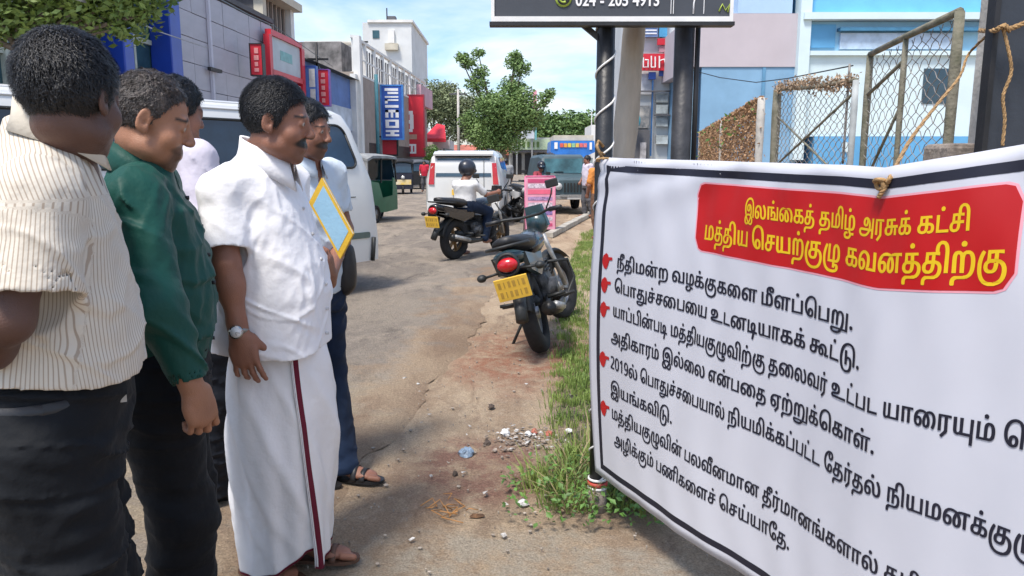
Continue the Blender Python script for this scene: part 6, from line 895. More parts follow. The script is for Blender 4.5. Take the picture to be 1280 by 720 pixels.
# 3 taller beige building over it
t0 = T_(342) + 0.02; b = bld('beige_building', 'beige upper storey building with an open dark balcony and flat roof', 'building', t0, -0.3); ln = T_(379) - t0; hh = Z_(379, 14, -0.3)
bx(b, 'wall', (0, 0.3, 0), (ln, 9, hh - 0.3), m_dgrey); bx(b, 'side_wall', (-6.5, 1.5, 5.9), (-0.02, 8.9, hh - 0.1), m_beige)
bx(b, 'pier', (0, -0.05, 0), (0.35, 0.298, hh - 0.3), m_beige); bx(b, 'pier', (ln - 0.4, -0.05, 0), (ln, 0.298, hh - 0.3), m_wh); bx(b, 'slab', (-0.2, -0.35, hh - 0.298), (ln + 0.2, 9.2, hh), m_beige)
bx(b, 'slab', (-6.6, 1.2, hh - 0.098), (-0.22, 9.0, hh + 0.05), m_beige)
bx(b, 'balcony_panel', (0.36, 0.02, Z_(360, 68, -0.3) - 0.1), (ln - 0.42, 0.12, Z_(360, 50, -0.3)), M('grey_blind', (0.34, 0.33, 0.32), 0.8, 0.15)); mbm = MB(); mbm.box((0, 0.2, (hh + 4.6) / 2), (0.10, 0.08, hh - 5.2)); mu = mbm.build('blind_slat', m_taupe, b); mu.location = (0.7, 0, 0); repeat(mu, [(x, 0, 0) for x in np.arange(1.15, ln - 0.5, 0.45)])
# signs on the fronts
def proj_sign(name, label, px, px2, py0, py1, off, face, frame, thick=0.25, legs=False):
    """a board standing out from the fronts, seen flat on"""
    t = T_((px + px2) / 2, off); p = Vector((LX, 0, 0)) + SN * off + SE * t; s_ = thing(name, label, 'sign', (p.x, p.y, 0)); dd = p.y
    a = D(px, py1, dd); b2 = D(px2, py0, dd); ox_ = p.x
    bx(s_, 'face', (a.x - ox_, -thick / 2, a.z), (b2.x - ox_, thick / 2, b2.z), face)
    f = min(0.09, (b2.x - a.x) * 0.08) * 1.0; mb = MB()
    mb.span((a.x - ox_ - f, -thick / 2 - 0.03, a.z - f), (b2.x - ox_ + f, thick / 2 + 0.03, a.z - 0.002)); mb.span((a.x - ox_ - f, -thick / 2 - 0.03, b2.z + 0.002), (b2.x - ox_ + f, thick / 2 + 0.03, b2.z + f))
    mb.span((a.x - ox_ - f, -thick / 2 - 0.03, a.z), (a.x - ox_ - 0.002, thick / 2 + 0.03, b2.z)); mb.span((b2.x - ox_ + 0.002, -thick / 2 - 0.03, a.z), (b2.x - ox_ + f, thick / 2 + 0.03, b2.z))
    mb.build('frame', frame, s_); return s_, a, b2, ox_, thick
def marks(s_, rects, a, b2, ox_, th, mat, name='sign_mark'):
    """flat print given as fractions of the board (x0, y0 from top, x1, y1)"""
    mb = MB()
    for r in rects:
        X0 = a.x + (b2.x - a.x) * r[0] - ox_; X1 = a.x + (b2.x - a.x) * r[2] - ox_; Z1 = b2.z + (a.z - b2.z) * r[1]; Z0 = b2.z + (a.z - b2.z) * r[3]
        mb.span((X0, -th / 2 - 0.02, Z0), (X1, -th / 2 - 0.004, Z1))
    return mb.build(name, mat, s_)
q = proj_sign('vertical_sign', 'narrow red vertical sign at the end of the grey panel wall', 316, 328, 56, 94, 0.6, m_redp, m_black); marks(q[0], [(.35, .12, .7, .3), (.3, .36, .72, .52), (.35, .58, .65, .72), (.3, .78, .7, .9)], *q[1:], M('pink_mark', (0.75, 0.30, 0.30), 0.5, 0.1))
# framed sign flat on the beige building
t0 = T_(341, 0.35); b = bld('framed_sign', 'pale sign in a red frame on the front of the beige building', 'sign', t0, 0.35); ln = T_(377, 0.35) - t0; za, zb = Z_(360, 100, 0.35), Z_(360, 54, 0.35)
bx(b, 'face', (0, 0, za + 0.2), (ln, 0.12, zb), M('pale_grey_face', (0.50, 0.56, 0.60), 0.5, 0.1, 1)); mb = MB()
mb.span((-0.1, -0.08, zb + 0.002), (ln + 0.1, 0.14, zb + 0.2)); mb.span((-0.1, -0.08, za + 0.0), (ln + 0.1, 0.14, za + 0.198)); mb.span((-0.28, -0.08, za - 1.4), (-0.002, 0.14, zb)); mb.span((ln + 0.002, -0.08, za - 1.4), (ln + 0.35, 0.14, zb)); mb.build('frame', m_redp, b)
bx(b, 'lower_board', (0, 0.02, za - 1.2), (ln, 0.12, za - 0.1), m_lilac); mb = MB(); mb.span((ln * .3, -0.012, (za + zb) / 2 - 0.05), (ln * .7, -0.002, (za + zb) / 2 + 0.3)); mb.build('sign_mark', M('teal_mark', (0.22, 0.48, 0.48), 0.5), b)
# 4 blue fronted shop with a dark roof
t0 = T_(382); b = bld('blue_shop', 'blue fronted shop with a dark pitched roof beyond the red framed sign', 'building', t0); ln = T_(441) - t0; hh = Z_(400, 84)
m_bsh = M('shop_blue', (0.10, 0.20, 0.50), 0.6, 0.15, 1.0); bx(b, 'wall', (0, 0, 0), (ln, 8, hh), m_bsh); bx(b, 'white_band', (0.1, -0.06, hh - 2.6), (ln - 0.2, -0.002, hh - 1.5), M('pale_band', (0.55, 0.62, 0.72), 0.6, 0.2, 1))
mb = MB(); mb.add([(-.2, -.4, hh), (ln + .2, -.4, hh), (ln + .2, 4, hh + 1.1), (-.2, 4, hh + 1.1), (-.2, 8.3, hh), (ln + .2, 8.3, hh)], [(0, 1, 2, 3), (3, 2, 5, 4), (0, 3, 4), (1, 5, 2), (0, 4, 5, 1)]); mb.build('roof', M('dark_green_roof', (0.06, 0.08, 0.075), 0.8, 0.2, 2), b)
for i, x in enumerate(np.arange(0.4, ln - 1.6, 2.6)): bx(b, 'shop_window', (x, -0.05, 0.6), (x + 1.9, -0.001, 2.6), m_win)
bx(b, 'pier', (ln - 0.5, -0.3, 0), (ln, -0.002, hh + 0.3), m_wh)
q = proj_sign('vertical_sign', 'blue and white vertical sign left of the slim red sign', 381, 395, 84, 134, 0.5, M('sign_blue', (0.10, 0.22, 0.58), 0.5), m_bluep); marks(q[0], [(.5, .05, .95, .5), (.55, .55, .95, .95)], *q[1:], M('pale_mark', (0.6, 0.64, 0.62), 0.5))
q = proj_sign('vertical_sign', 'slim red vertical sign on the blue shop front', 399, 411, 88, 132, 0.7, m_redp, M('violet_frame', (0.22, 0.08, 0.40), 0.5)); marks(q[0], [(.35, .08, .68, .2), (.3, .26, .7, .38), (.35, .44, .66, .56), (.3, .62, .7, .74), (.35, .8, .65, .92)], *q[1:], M('pink_mark', (0, 0, 0)))
mb = MB(); p = D(396, 74, 34); mb.cyl((p.x, p.y, 0), (p.x, p.y, p.z + 0.7), 0.06, 8); mb.bar((p.x - .4, p.y, p.z), (p.x + 0.5, p.y, p.z), 0.08, 0.08); mb.box((p.x, p.y, p.z - .8), (0.2, 0.15, 1.0)); o = mb.build('utility_pole', m_black); tag(o, 'short dark pole with fittings in front of the blue shop', 'pole')
# 5 tan corner building with railings on top
t0 = T_(443); b = bld('tan_building', 'tan corner building with a white fence like grille along its roof', 'building', t0); ln = T_(533) - t0; hh = Z_(455, 97); top = Z_(452, 53)
bx(b, 'wall', (0, 0, 0), (ln, 10, hh), m_taupe); bx(b, 'end_wall', (-0.12, -0.1, 0), (-0.002, 7, hh + 0.05), M('tan_wall', (0.42, 0.35, 0.29), 0.85, 0.1, 1)); bx(b, 'corner_pier', (-0.4, -0.45, 0), (0.1, -0.102, top), m_wh); bx(b, 'roof_block', (0.3, 0.7, hh + 0.002), (3.0, 7, top - 0.2), M('streaked_grey', (0.30, 0.28, 0.27), 0.85, 0.3, 1.5))
bx(b, 'roof_room', (3.1, 2.0, hh + 0.002), (ln, 8, top - 0.9), m_beige)
mbm = MB(); mbm.box((0, 0, (hh + top) / 2), (0.28, 0.2, top - hh)); mu = mbm.build('grille_pier', m_wh, b); xs_ = np.linspace(0.6, ln - 0.3, 11); mu.location = (xs_[0], 0.1, 0); repeat(mu, [(x, 0.1, 0) for x in xs_[1:]])
mbm = MB(); mbm.box((0, 0, (hh + top) / 2 - 0.1), (0.10, 0.07, top - hh - 0.3)); xs_ = np.arange(1.0, ln - 0.4, 0.62); mu = mbm.build('grille_bar', m_dgrey, b); mu.location = (xs_[0], 0.1, 0); repeat(mu, [(x, 0.1, 0) for x in xs_[1:]])
mb = MB(); mb.span((0.3, 0.0, top), (ln, 0.22, top + 0.14)); mb.span((0.3, 0.02, (hh + top) / 2 - 0.05), (ln, 0.05, (hh + top) / 2 + 0.05)); mb.span((0.3, -0.02, hh), (ln, 0.24, hh + 0.12)); mb.build('grille_rail', m_wh, b)
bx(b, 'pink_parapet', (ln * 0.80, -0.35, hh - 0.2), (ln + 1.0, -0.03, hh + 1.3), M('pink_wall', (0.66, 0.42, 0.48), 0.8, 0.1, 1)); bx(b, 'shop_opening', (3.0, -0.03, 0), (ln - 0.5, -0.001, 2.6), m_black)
# big blue and white hanging letter sign and the red shop sign
q = proj_sign('letter_sign', 'tall blue framed white letter sign running vertically, tan building', 479, 502, 108, 173, 0.9, m_bluep, M('bright_blue_frame', (0.05, 0.22, 0.60), 0.5), 0.3)
lt = [(.16, .04, .84, .09), (.3, .11, .84, .15), (.16, .19, .84, .22), (.16, .25, .84, .28), (.16, .25, .3, .33), (.16, .36, .84, .41), (.16, .45, .84, .5), (.16, .45, .32, .6), (.68, .45, .84, .6), (.44, .5, .56, .6), (.16, .64, .84, .68), (.16, .68, .34, .76), (.66, .68, .84, .76), (.16, .76, .84, .8), (.16, .84, .84, .88), (.4, .88, .6, .92), (.16, .92, .84, .96)]
marks(q[0], lt, *q[1:], M('white_letter', (0.78, 0.80, 0.84), 0.5, 0.03), 'lettering')
mb = MB(); p = D(470, 100, 43.5); mb.cyl((p.x, p.y, 0), (p.x, p.y, p.z + 0.3), 0.10, 8); o = mb.build('sign_post', M('teal_post', (0.05, 0.20, 0.25), 0.6)); tag(o, 'teal post left of the tall letter sign', 'post')
q = proj_sign('shop_sign', 'big red shop sign with a white lower band at the street corner', 497, 529, 120, 195, 0.1, m_redp, M('dark_red_frame', (0.35, 0.03, 0.05), 0.5), 0.5)
marks(q[0], [(.24, .25, .62, .31), (.2, .31, .34, .55), (.5, .31, .64, .55), (.34, .40, .5, .46), (.28, .55, .6, .6)], *q[1:], m_letter, 'lettering'); marks(q[0], [(.05, .64, .75, .72)], *q[1:], M('tan_band', (0.5, 0.30, 0.22), 0.5, 0.1), 'lower_band')
marks(q[0], [(.12, .8, .72, .83), (.14, .83, .22, .93), (.28, .83, .35, .93), (.40, .83, .47, .93), (.52, .83, .60, .93), (.65, .83, .72, .93), (.14, .93, .72, .96)], *q[1:], m_letter, 'lettering')
q = proj_sign('shop_sign', 'small red board with a grey left edge under the letter sign', 472, 496, 172, 193, 0.5, m_redp, m_black, 0.3); marks(q[0], [(0.0, .0, .28, 1)], *q[1:], M('grey_edge', (0.42, 0.42, 0.42), 0.5)); 
# red canopy shop beyond
q = thing('canopy_shop', 'low shop with a bright red awning and white front beyond the signs', 'building', D(544, 180, 66))
def lbx(par, name, px0, px1, py0, py1, dd, mat, y0=0, y1=0.3, ground=False):
    a = D(px0, py1, dd); b2 = D(px1, py0, dd); o_ = par.location
    return bx(par, name, (a.x - o_.x, dd - o_.y + y0, (0 if ground else a.z) - o_.z), (b2.x - o_.x, dd - o_.y + y1, b2.z - o_.z), mat)
q.location.z = 0
mb = MB(); a = D(528, 173, 65) - q.location; b2 = D(559, 156, 66.5) - q.location; mb.add([(a.x, a.y, a.z), (b2.x, a.y, a.z), (b2.x - .3, b2.y + 1, b2.z), (a.x + 1, b2.y + 1, b2.z + .15), (a.x, a.y, a.z - .3), (b2.x, a.y, a.z - .3)], [(0, 1, 2, 3), (4, 5, 1, 0)]); mb.build('awning', M('red_awning', (0.70, 0.03, 0.05), 0.6, 0.08), q)
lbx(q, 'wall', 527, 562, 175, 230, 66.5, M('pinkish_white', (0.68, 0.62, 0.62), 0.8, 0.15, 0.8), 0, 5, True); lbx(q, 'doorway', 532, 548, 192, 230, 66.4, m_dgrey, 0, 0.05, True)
# 6 big white apartment block, set back
b = thing('white_apartment_block', 'large white apartment block with a roof tank rising behind the shops', 'building', (D(446, 100, 78).x, 78, 0)); o_ = b.location
lbx(b, 'wall', 381, 461, 52, 300, 78, m_wh, 0, 14, True); lbx(b, 'wall', 461.2, 514, 28, 300, 77.5, M('white_block_wall', (0.66, 0.68, 0.68), 0.8, 0.08, 0.5), 0, 14, True); lbx(b, 'parapet', 459, 516, 24.5, 27.8, 77.3, m_wh, 0, 14.4)
lbx(b, 'water_tank', 484, 494, 20, 24.3, 80, m_dgrey, 0, 1); lbx(b, 'aerial', 483, 484, 10, 24.3, 79, m_black, 0, .1)
w1 = lbx(b, 'window', 466, 474, 38, 48, 77.5, m_teal, -0.06, -0.002); lbx(b, 'window', 486, 493, 38, 54, 77.5, m_wh, -0.25, -0.002); lbx(b, 'sill', 482, 498, 55, 63, 77.5, m_beige, -0.5, -0.002); lbx(b, 'ledge', 381, 460.8, 52, 54, 77.8, m_cream, -0.3, 0.1)
lbx(b, 'window', 390, 410, 60, 66, 78, m_lilac, -0.06, -0.002); lbx(b, 'window', 425, 450, 60, 66, 78, m_lilac, -0.06, -0.002)
# far end of the street
ye = 98
mb = MB(); mb.span((-40, 99, -0.05), (60, 240, 0.02)); struct('far_ground', mb, m_soil)
b = thing('shop_row', 'low row of far shops with red tiled roofs at the end of the road', 'building', (D(600, 200, 104).x, 104, 0))
lbx(b, 'wall', 556, 640, 192, 230, 104, M('dusky_wall', (0.36, 0.33, 0.32), 0.85, 0.2, 0.4), 0, 6, True)
mb = MB()
for px0, px1, py0, py1 in ((556, 600, 181, 192), (600, 641, 179, 191)):
    a = D(px0, py1, 103) - b.location; c = D(px1, py0, 107) - b.location; mb.add([(a.x, a.y, a.z), (c.x, a.y, a.z), (c.x - .4, c.y, c.z), (a.x + .4, c.y, c.z), (a.x, a.y, a.z - .3), (c.x, a.y, a.z - .3)], [(0, 1, 2, 3), (4, 5, 1, 0)])
mb.build('roof', M('red_tile', (0.50, 0.16, 0.11), 0.85, 0.2, 0.6), b)
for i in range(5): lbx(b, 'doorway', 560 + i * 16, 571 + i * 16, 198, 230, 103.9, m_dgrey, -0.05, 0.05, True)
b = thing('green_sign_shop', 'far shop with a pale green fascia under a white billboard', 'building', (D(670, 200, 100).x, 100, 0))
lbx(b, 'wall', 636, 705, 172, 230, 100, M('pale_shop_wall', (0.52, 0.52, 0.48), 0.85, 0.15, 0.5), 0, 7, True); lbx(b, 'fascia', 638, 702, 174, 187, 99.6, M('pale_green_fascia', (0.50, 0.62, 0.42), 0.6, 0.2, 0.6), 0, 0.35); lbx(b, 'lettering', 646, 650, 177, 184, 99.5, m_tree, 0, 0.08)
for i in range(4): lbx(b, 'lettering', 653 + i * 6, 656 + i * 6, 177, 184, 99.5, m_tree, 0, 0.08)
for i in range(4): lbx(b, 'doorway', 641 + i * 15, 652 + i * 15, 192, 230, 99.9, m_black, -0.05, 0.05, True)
lbx(b, 'canopy_slab', 634, 706, 188, 190.5, 98.8, m_dgrey, 0, 1)
b = thing('billboard', 'white billboard with a dark top edge and a pink banner behind it', 'billboard', (D(668, 150, 97).x, 97, 0)); lbx(b, 'face', 641, 668, 156, 173, 97, M('pale_blue_face', (0.62, 0.66, 0.72), 0.5, 0.2, 0.8), 0, 0.3); lbx(b, 'top_edge', 638, 671, 153, 155.6, 96.8, m_black, 0, 0.6); lbx(b, 'teal_edge', 668.3, 671, 155.8, 175, 97, M('teal_edge', (0.15, 0.40, 0.42), 0.5), 0, 0.3)
lbx(b, 'tall_banner', 653, 666, 128, 152, 98, M('pink_white', (0.70, 0.60, 0.64), 0.5, 0.2, 0.8), 0, 0.3); lbx(b, 'banner_edge', 666.2, 671, 113, 152, 98, M('pink_edge', (0.75, 0.32, 0.38), 0.5), 0, 0.3); lbx(b, 'post', 645, 647, 172, 230, 97.2, m_steel, 0, 0.2, True); lbx(b, 'post', 664, 666, 172, 230, 97.2, m_steel, 0, 0.2, True)
# painted lorry cab / bus with the blue and rainbow front
b = thing('painted_bus', 'bright blue bus front with a rainbow lettered band at the road end', 'bus', (D(716, 200, 80).x, 80, 0)); o_ = b.location
m_bus = M('bus_blue', (0.03, 0.20, 0.66), 0.35, 0.15, 0.6)
mb = MB(); f = lambda px, py, yy=0.0: Vector(D(px, py, 80)) - o_ + Vector((0, yy, 0))
ring = [f(689, 176), f(743, 176), f(744, 190), f(729, 197), f(703, 197), f(688, 190)]; mb.loft([ring, [v + Vector((0, 8, 0)) for v in ring]], smooth=False); mb.build('front_panel', m_bus, b)
lbx(b, 'roof', 692, 742, 169, 175.7, 80.3, m_beige, 0, 8); lbx(b, 'body', 692, 741, 197.3, 216, 80.4, M('bus_grey', (0.35, 0.42, 0.48), 0.5, 0.2, 0.6), 0, 8); lbx(b, 'lower_sign', 689, 741, 198, 204, 80.1, M('pale_teal_strip', (0.50, 0.62, 0.62), 0.5, 0.3, 0.8), 0, 0.3)
for i, c in enumerate(((0.7, 0.12, 0.08), (0.75, 0.35, 0.05), (0.75, 0.6, 0.08), (0.3, 0.6, 0.35), (0.75, 0.5, 0.1), (0.7, 0.15, 0.15), (0.7, 0.2, 0.2))): lbx(b, 'painted_block', 700 + i * 4.9, 704.2 + i * 4.9, 179, 184, 79.9, M('paint_%d' % i, c, 0.5), 0, 0.09)
lbx(b, 'painted_block', 693, 697, 178, 186, 79.9, m_letter, 0, 0.09); lbx(b, 'painted_block', 737, 740, 178, 187, 79.9, m_letter, 0, 0.09); lbx(b, 'windscreen', 698, 736, 205, 213, 80.2, m_win, 0, 0.3)
mb = MB(); [mb.cyl((x, 1.4, 0.5), (x + 0.3, 1.4, 0.5), 0.5) for x in (-2.0, 1.6)]; mb.build('wheel', m_black, b)
b = thing('cream_house', 'cream block with a thin mast beside the black pole', 'building', (D(752, 180, 90).x, 90, 0)); lbx(b, 'wall', 738, 768, 156, 230, 90, m_wh, 0, 8, True); lbx(b, 'mast', 739, 740.2, 140, 156, 90, m_wh, 0, 0.2)

# ---- tower of shop boards seen between the poles
b = thing('sign_tower', 'shop front stacked with coloured boards, seen between the two poles', 'building', (D(815, 100, 24).x, 24, 0))
def sb(name, x0_, x1_, y0_, y1_, mat, out=0.0): return lbx(b, name, x0_, x1_, y0_, y1_, 24 - out, mat, 0, 0.12)
lbx(b, 'wall', 786, 862, -60, 300, 24, M('tower_white', (0.66, 0.68, 0.68), 0.8, 0.1, 0.8), 0.02, 5, True)
sb('blue_board', 801, 823, 14, 46, M('faded_blue_board', (0.20, 0.30, 0.55), 0.5, 0.2, 2), .2); sb('blue_board', 824, 835, 10, 46, M('cyan_board', (0.08, 0.36, 0.62), 0.5, 0.15, 2), .2)
for y in (33, 37, 41): sb('printed_row', 803, 821, y, y + 1.6, m_letter, .22)
sb('red_board', 800, 836, 67, 88, m_redp, .35); sb('red_board', 822, 836, 48, 56, m_redp, .35); sb('pink_board', 824, 836, 57, 65, M('pink_board', (0.62, 0.35, 0.42), 0.5, 0.2, 2), .3)
mb = MB(); o_ = b.location; P = lambda px, py: Vector(D(px, py, 23.6)) - o_ + Vector((0, -.02, 0))
for seg in ([(804, 72), (804, 84), (810, 84), (810, 75), (806, 75)], [(814, 70), (814, 84)], [(814, 84), (819, 84), (819, 71)], [(824, 70), (824, 85)], [(824, 76), (830, 74), (833, 84)]): mb.tube([P(*s_) for s_ in seg], 0.025, 4)
mb.build('lettering', m_letter, b)
sb('white_panel', 796, 816, 92, 118, M('panel_white', (0.62, 0.64, 0.68), 0.5, 0.25, 2.5), .1); sb('blue_emblem', 811, 820, 90, 99, m_bluep, .24); sb('blue_emblem', 824, 832, 88, 95, m_bluep, .24)
sb('blue_mullion', 813, 817, 100, 195, M('deep_blue_frame', (0.03, 0.13, 0.34), 0.5, 0.15), .25); sb('frame_bar', 790, 838, 113, 114.5, m_dgrey, .3); sb('frame_bar', 818, 838, 143, 144.5, m_dgrey, .3)
for y in (116, 130, 146, 168): sb('framed_pane', 820, 835, y + 1, y + 12, M('pale_pane', (0.60, 0.66, 0.66), 0.4, 0.3, 3), .18)
sb('display', 794, 812, 132, 160, M('busy_display', (0.45, 0.42, 0.38), 0.6, 0.7, 4, col2=(0.08, 0.10, 0.12)), .12); sb('dark_opening', 788, 812, 162, 200, m_dgrey, .12); sb('door', 800, 808, 178, 200, M('pale_door', (0.55, 0.52, 0.52), 0.6, 0.3, 4), .2)
mb = MB(); mb.ell(P(794, 151), (0.16, 0.1, 0.24)); mb.build('cyan_lamp', M('cyan_disc', (0.10, 0.55, 0.66), 0.5), b)

# ------------------------------------------------------------------ trees
def foliage(n, clumps, size, seed):
    r = np.random.default_rng(seed); C_ = np.array([c[:3] for c in clumps]); R_ = np.array([c[3] for c in clumps]); w_ = R_ ** 2 / (R_ ** 2).sum(); k = r.choice(len(clumps), n, p=w_)
    d = r.normal(size=(n, 3)); d /= np.linalg.norm(d, axis=1)[:, None]; rad = R_[k] * (0.25 + 1.0 * r.random(n) ** 0.8); P = C_[k] + d * rad[:, None] * np.array([1, 1, 0.75])
    s_ = size * r.uniform(0.6, 1.3, n); a = r.normal(size=(n, 3)) * np.array([1, 1, 0.6]); a /= np.linalg.norm(a, axis=1)[:, None]; u_ = d * 0.8 + r.normal(size=(n, 3)) * 0.6; b_ = np.cross(u_, a); b_ /= np.linalg.norm(b_, axis=1)[:, None]
    A_ = a * s_[:, None]; B2 = b_ * s_[:, None] * 0.45; return np.concatenate([np.stack([P - A_, P + B2, P + A_], 1), np.stack([P - A_, P + A_, P - B2], 1)])
def limb(mb, a, b, r0, r1, wob=0.15, seed=0):
    r = random.Random(seed); a = Vector(a); b = Vector(b); L_ = (b - a).length; pts = []
    for i in range(7):
        t = i / 6; pts.append(a.lerp(b, t) + Vector((r.uniform(-1, 1), r.uniform(-1, 1), 0)) * wob * L_ * 0.12 * sin(pi * t))
    mb.tube(pts, [r0 + (r1 - r0) * i / 6 for i in range(7)], 7)
def tree(name, label, base, trunk_h, tr, clumps, n, size, seed, mat=None, cat='tree', crown='crown'):
    t = thing(name, label, cat, base); mb = MB(); fork = (0.05, 0, trunk_h); limb(mb, (0, 0, -0.1), fork, tr, tr * 0.7, seed=seed)
    for i, c in enumerate(clumps):
        limb(mb, fork, (c[0], c[1], c[2] - c[3] * 0.1), tr * 0.42, tr * 0.1, seed=seed + i)
    mb.build('trunk', m_bark2, t); o = tri_obj(crown, foliage(n, clumps, size, seed), mat or m_tree, t); return t
# centre tree: clumps in metres relative to its base, taken at 60 m
dd = 60; base = Vector((D(628, 200, dd).x, dd, 0))
def cl(px, py, r, yj=0): p = D(px, py, dd); return (p.x - base.x, yj, p.z, r)
cc = [cl(640, 150, 1.9), cl(618, 158, 1.8, .8), cl(655, 138, 1.7), cl(625, 135, 1.8, -.8), cl(606, 168, 1.5), cl(648, 120, 1.3), cl(640, 107, 1.1, .5), cl(612, 130, 1.3), cl(596, 105, .95), cl(585, 78, .72), cl(577, 72, .6), cl(600, 90, .75), cl(598, 66, .55), cl(642, 78, .8), cl(652, 86, .85), cl(645, 70, .6), cl(682, 122, .65), cl(688, 116, .5), cl(680, 130, .4), cl(662, 150, 1.2), cl(590, 150, 1.2, 1), cl(634, 176, 1.4), cl(612, 182, 1.2)]
tree('street_tree', 'tall ragged green tree with long top branches at the road end', base, 2.5, 0.32, [(c[0], c[1], c[2], c[3] * .86) for c in cc], 24000, 0.13, 11, M('street_leaves', (0.20, 0.30, 0.09), 0.65, 0.35, 0.9, 0, col2=(0.085, 0.16, 0.045), lo=.3, hi=.7))
base = Vector((D(545, 200, 75).x, 75, 0)); dd = 75
cc = [cl(540, 118, 1.6), cl(552, 125, 1.8), cl(565, 135, 1.8), cl(548, 142, 1.8), cl(578, 142, 1.5), cl(588, 128, 1.2), cl(560, 112, 1.0), cl(535, 135, 1.4), cl(572, 160, 1.6), cl(590, 165, 1.6)]
tree('street_tree', 'duller grey green trees behind the red awning', base, 3, 0.3, cc, 14000, 0.15, 12, M('dull_leaves', (0.22, 0.26, 0.13), 0.7, 0.3, 0.7, 0, col2=(0.09, 0.12, 0.055)))
dd = 130; base = Vector((D(705, 200, dd).x, dd, 0)); cc = [cl(x, 160 + 5 * sin(x), 2.8) for x in range(668, 745, 8)] + [cl(x, 172, 3.2) for x in range(668, 745, 9)]
t = thing('tree_belt', 'belt of dark green trees along the skyline beyond the road end', 'trees', base); mb = MB()
for c in cc[::2]: limb(mb, (c[0], c[1], 0), (c[0], c[1], c[2]), 0.25, 0.1, seed=int(c[0]))
mb.build('trunk', m_bark2, t); tri_obj('crown', foliage(15000, cc, 0.38, 13), m_tree, t)
dd = 55; base = Vector((D(546, 200, dd).x, dd, 0)); cc = [cl(540, 188, .5), cl(545, 196, .6), cl(538, 200, .5)]
tree('shrub', 'small yellow green shrub beside the red shop sign', base, 0.4, 0.05, cc, 1400, 0.08, 14, m_leaf, 'shrub')
# near left tree, only its lowest leaves hang into view
dd = 8.5; base = Vector((D(22, 100, dd).x, dd, 0))
cc = [cl(-20, -10, .55), cl(30, -30, .6, .4), cl(20, 10, .38), cl(60, 14, .36, .2), cl(100, 6, .36), cl(135, 16, .34, .3), cl(165, 6, .26), cl(80, -40, .6), cl(130, -50, .55), cl(178, -20, .38), cl(0, 30, .28), cl(50, 34, .25), cl(112, 32, .22), cl(150, 34, .12), cl(176, 18, .1), cl(190, 10, .1), cl(-60, 20, .5), cl(60, -120, 1.0), cl(150, -140, .9)]
t = tree('near_tree', 'leafy tree hanging bright green leaves over the upper left corner', base, 2.6, 0.09, cc, 17000, 0.048, 15, M('bright_leaves', (0.20, 0.28, 0.06), 0.55, 0.35, 2.0, 0, col2=(0.05, 0.10, 0.025), lo=0.35, hi=0.6))
# utility poles and overhead lines
for px, y0_, dd_, lab in ((573, 112, 62, 'thin pale utility pole left of the ragged tree'), (601, 150, 70, 'slender utility pole nearly hidden by the ragged tree')):
    u_ = thing('utility_pole', lab, 'pole', (D(px, 150, dd_).x, dd_, 0)); hgt = D(px, y0_, dd_).z; mb = MB(); mb.cyl((0, 0, 0), (0, 0, hgt), 0.14, 8, 0.09); mb.build('shaft', M('pole_concrete', (0.55, 0.53, 0.50), 0.8, 0.1), u_); bx(u_, 'cross_arm', (-0.7, -0.05, hgt - 0.4), (0.7, 0.05, hgt - 0.28), m_dgrey)
mb = MB(); mb.tube([D(262, -8, 9), D(310, 18, 14), D(342, 32, 22), D(440, 100, 60)], 0.012, 4); o = mb.build('overhead_wire', m_black); tag(o, 'overhead wire sloping down along the grey panel building', 'wire')
mb = MB(); mb.tube([D(85, -5, 7.5), D(140, 14, 10), D(200, 40, 16), D(260, 60, 20)], 0.014, 4); o = mb.build('overhead_wire', M('grey_cable', (0.4, 0.4, 0.42), 0.6)); tag(o, 'grey cable crossing the leaves at the upper left', 'wire')
# ------------------------------------------------------------------ vehicles
m_vanw = M('van_white_paint', (0.66, 0.67, 0.66), 0.3, 0.04, 1.5, 0.0, coat=.4); m_tyre = M('tyre_rubber', (0.018, 0.018, 0.019), 0.85, 0.2, 20, 0.3, 90); m_rim = M('wheel_steel', (0.35, 0.35, 0.35), .4, .15, 8, 0, metal=.6); m_chrome = M('chrome', (0.6, 0.6, 0.6), .2, .05, metal=1.0)
m_vglass = M('van_window', (0.018, 0.05, 0.10), 0.05, 0.3, 1.2, 0.0, spec=.7); m_trim = M('black_trim', (0.02, 0.022, 0.022), .55, .15); m_lampr = M('red_lens', (0.55, 0.012, 0.02), .2, .1, coat=.5); m_lampw = M('clear_lens', (0.6, 0.6, 0.58), .15, .1, coat=.5); m_plate = M('yellow_plate', (0.80, 0.50, 0.06), .5, .06); m_orl = M('amber_lens', (0.7, 0.25, 0.02), .3)
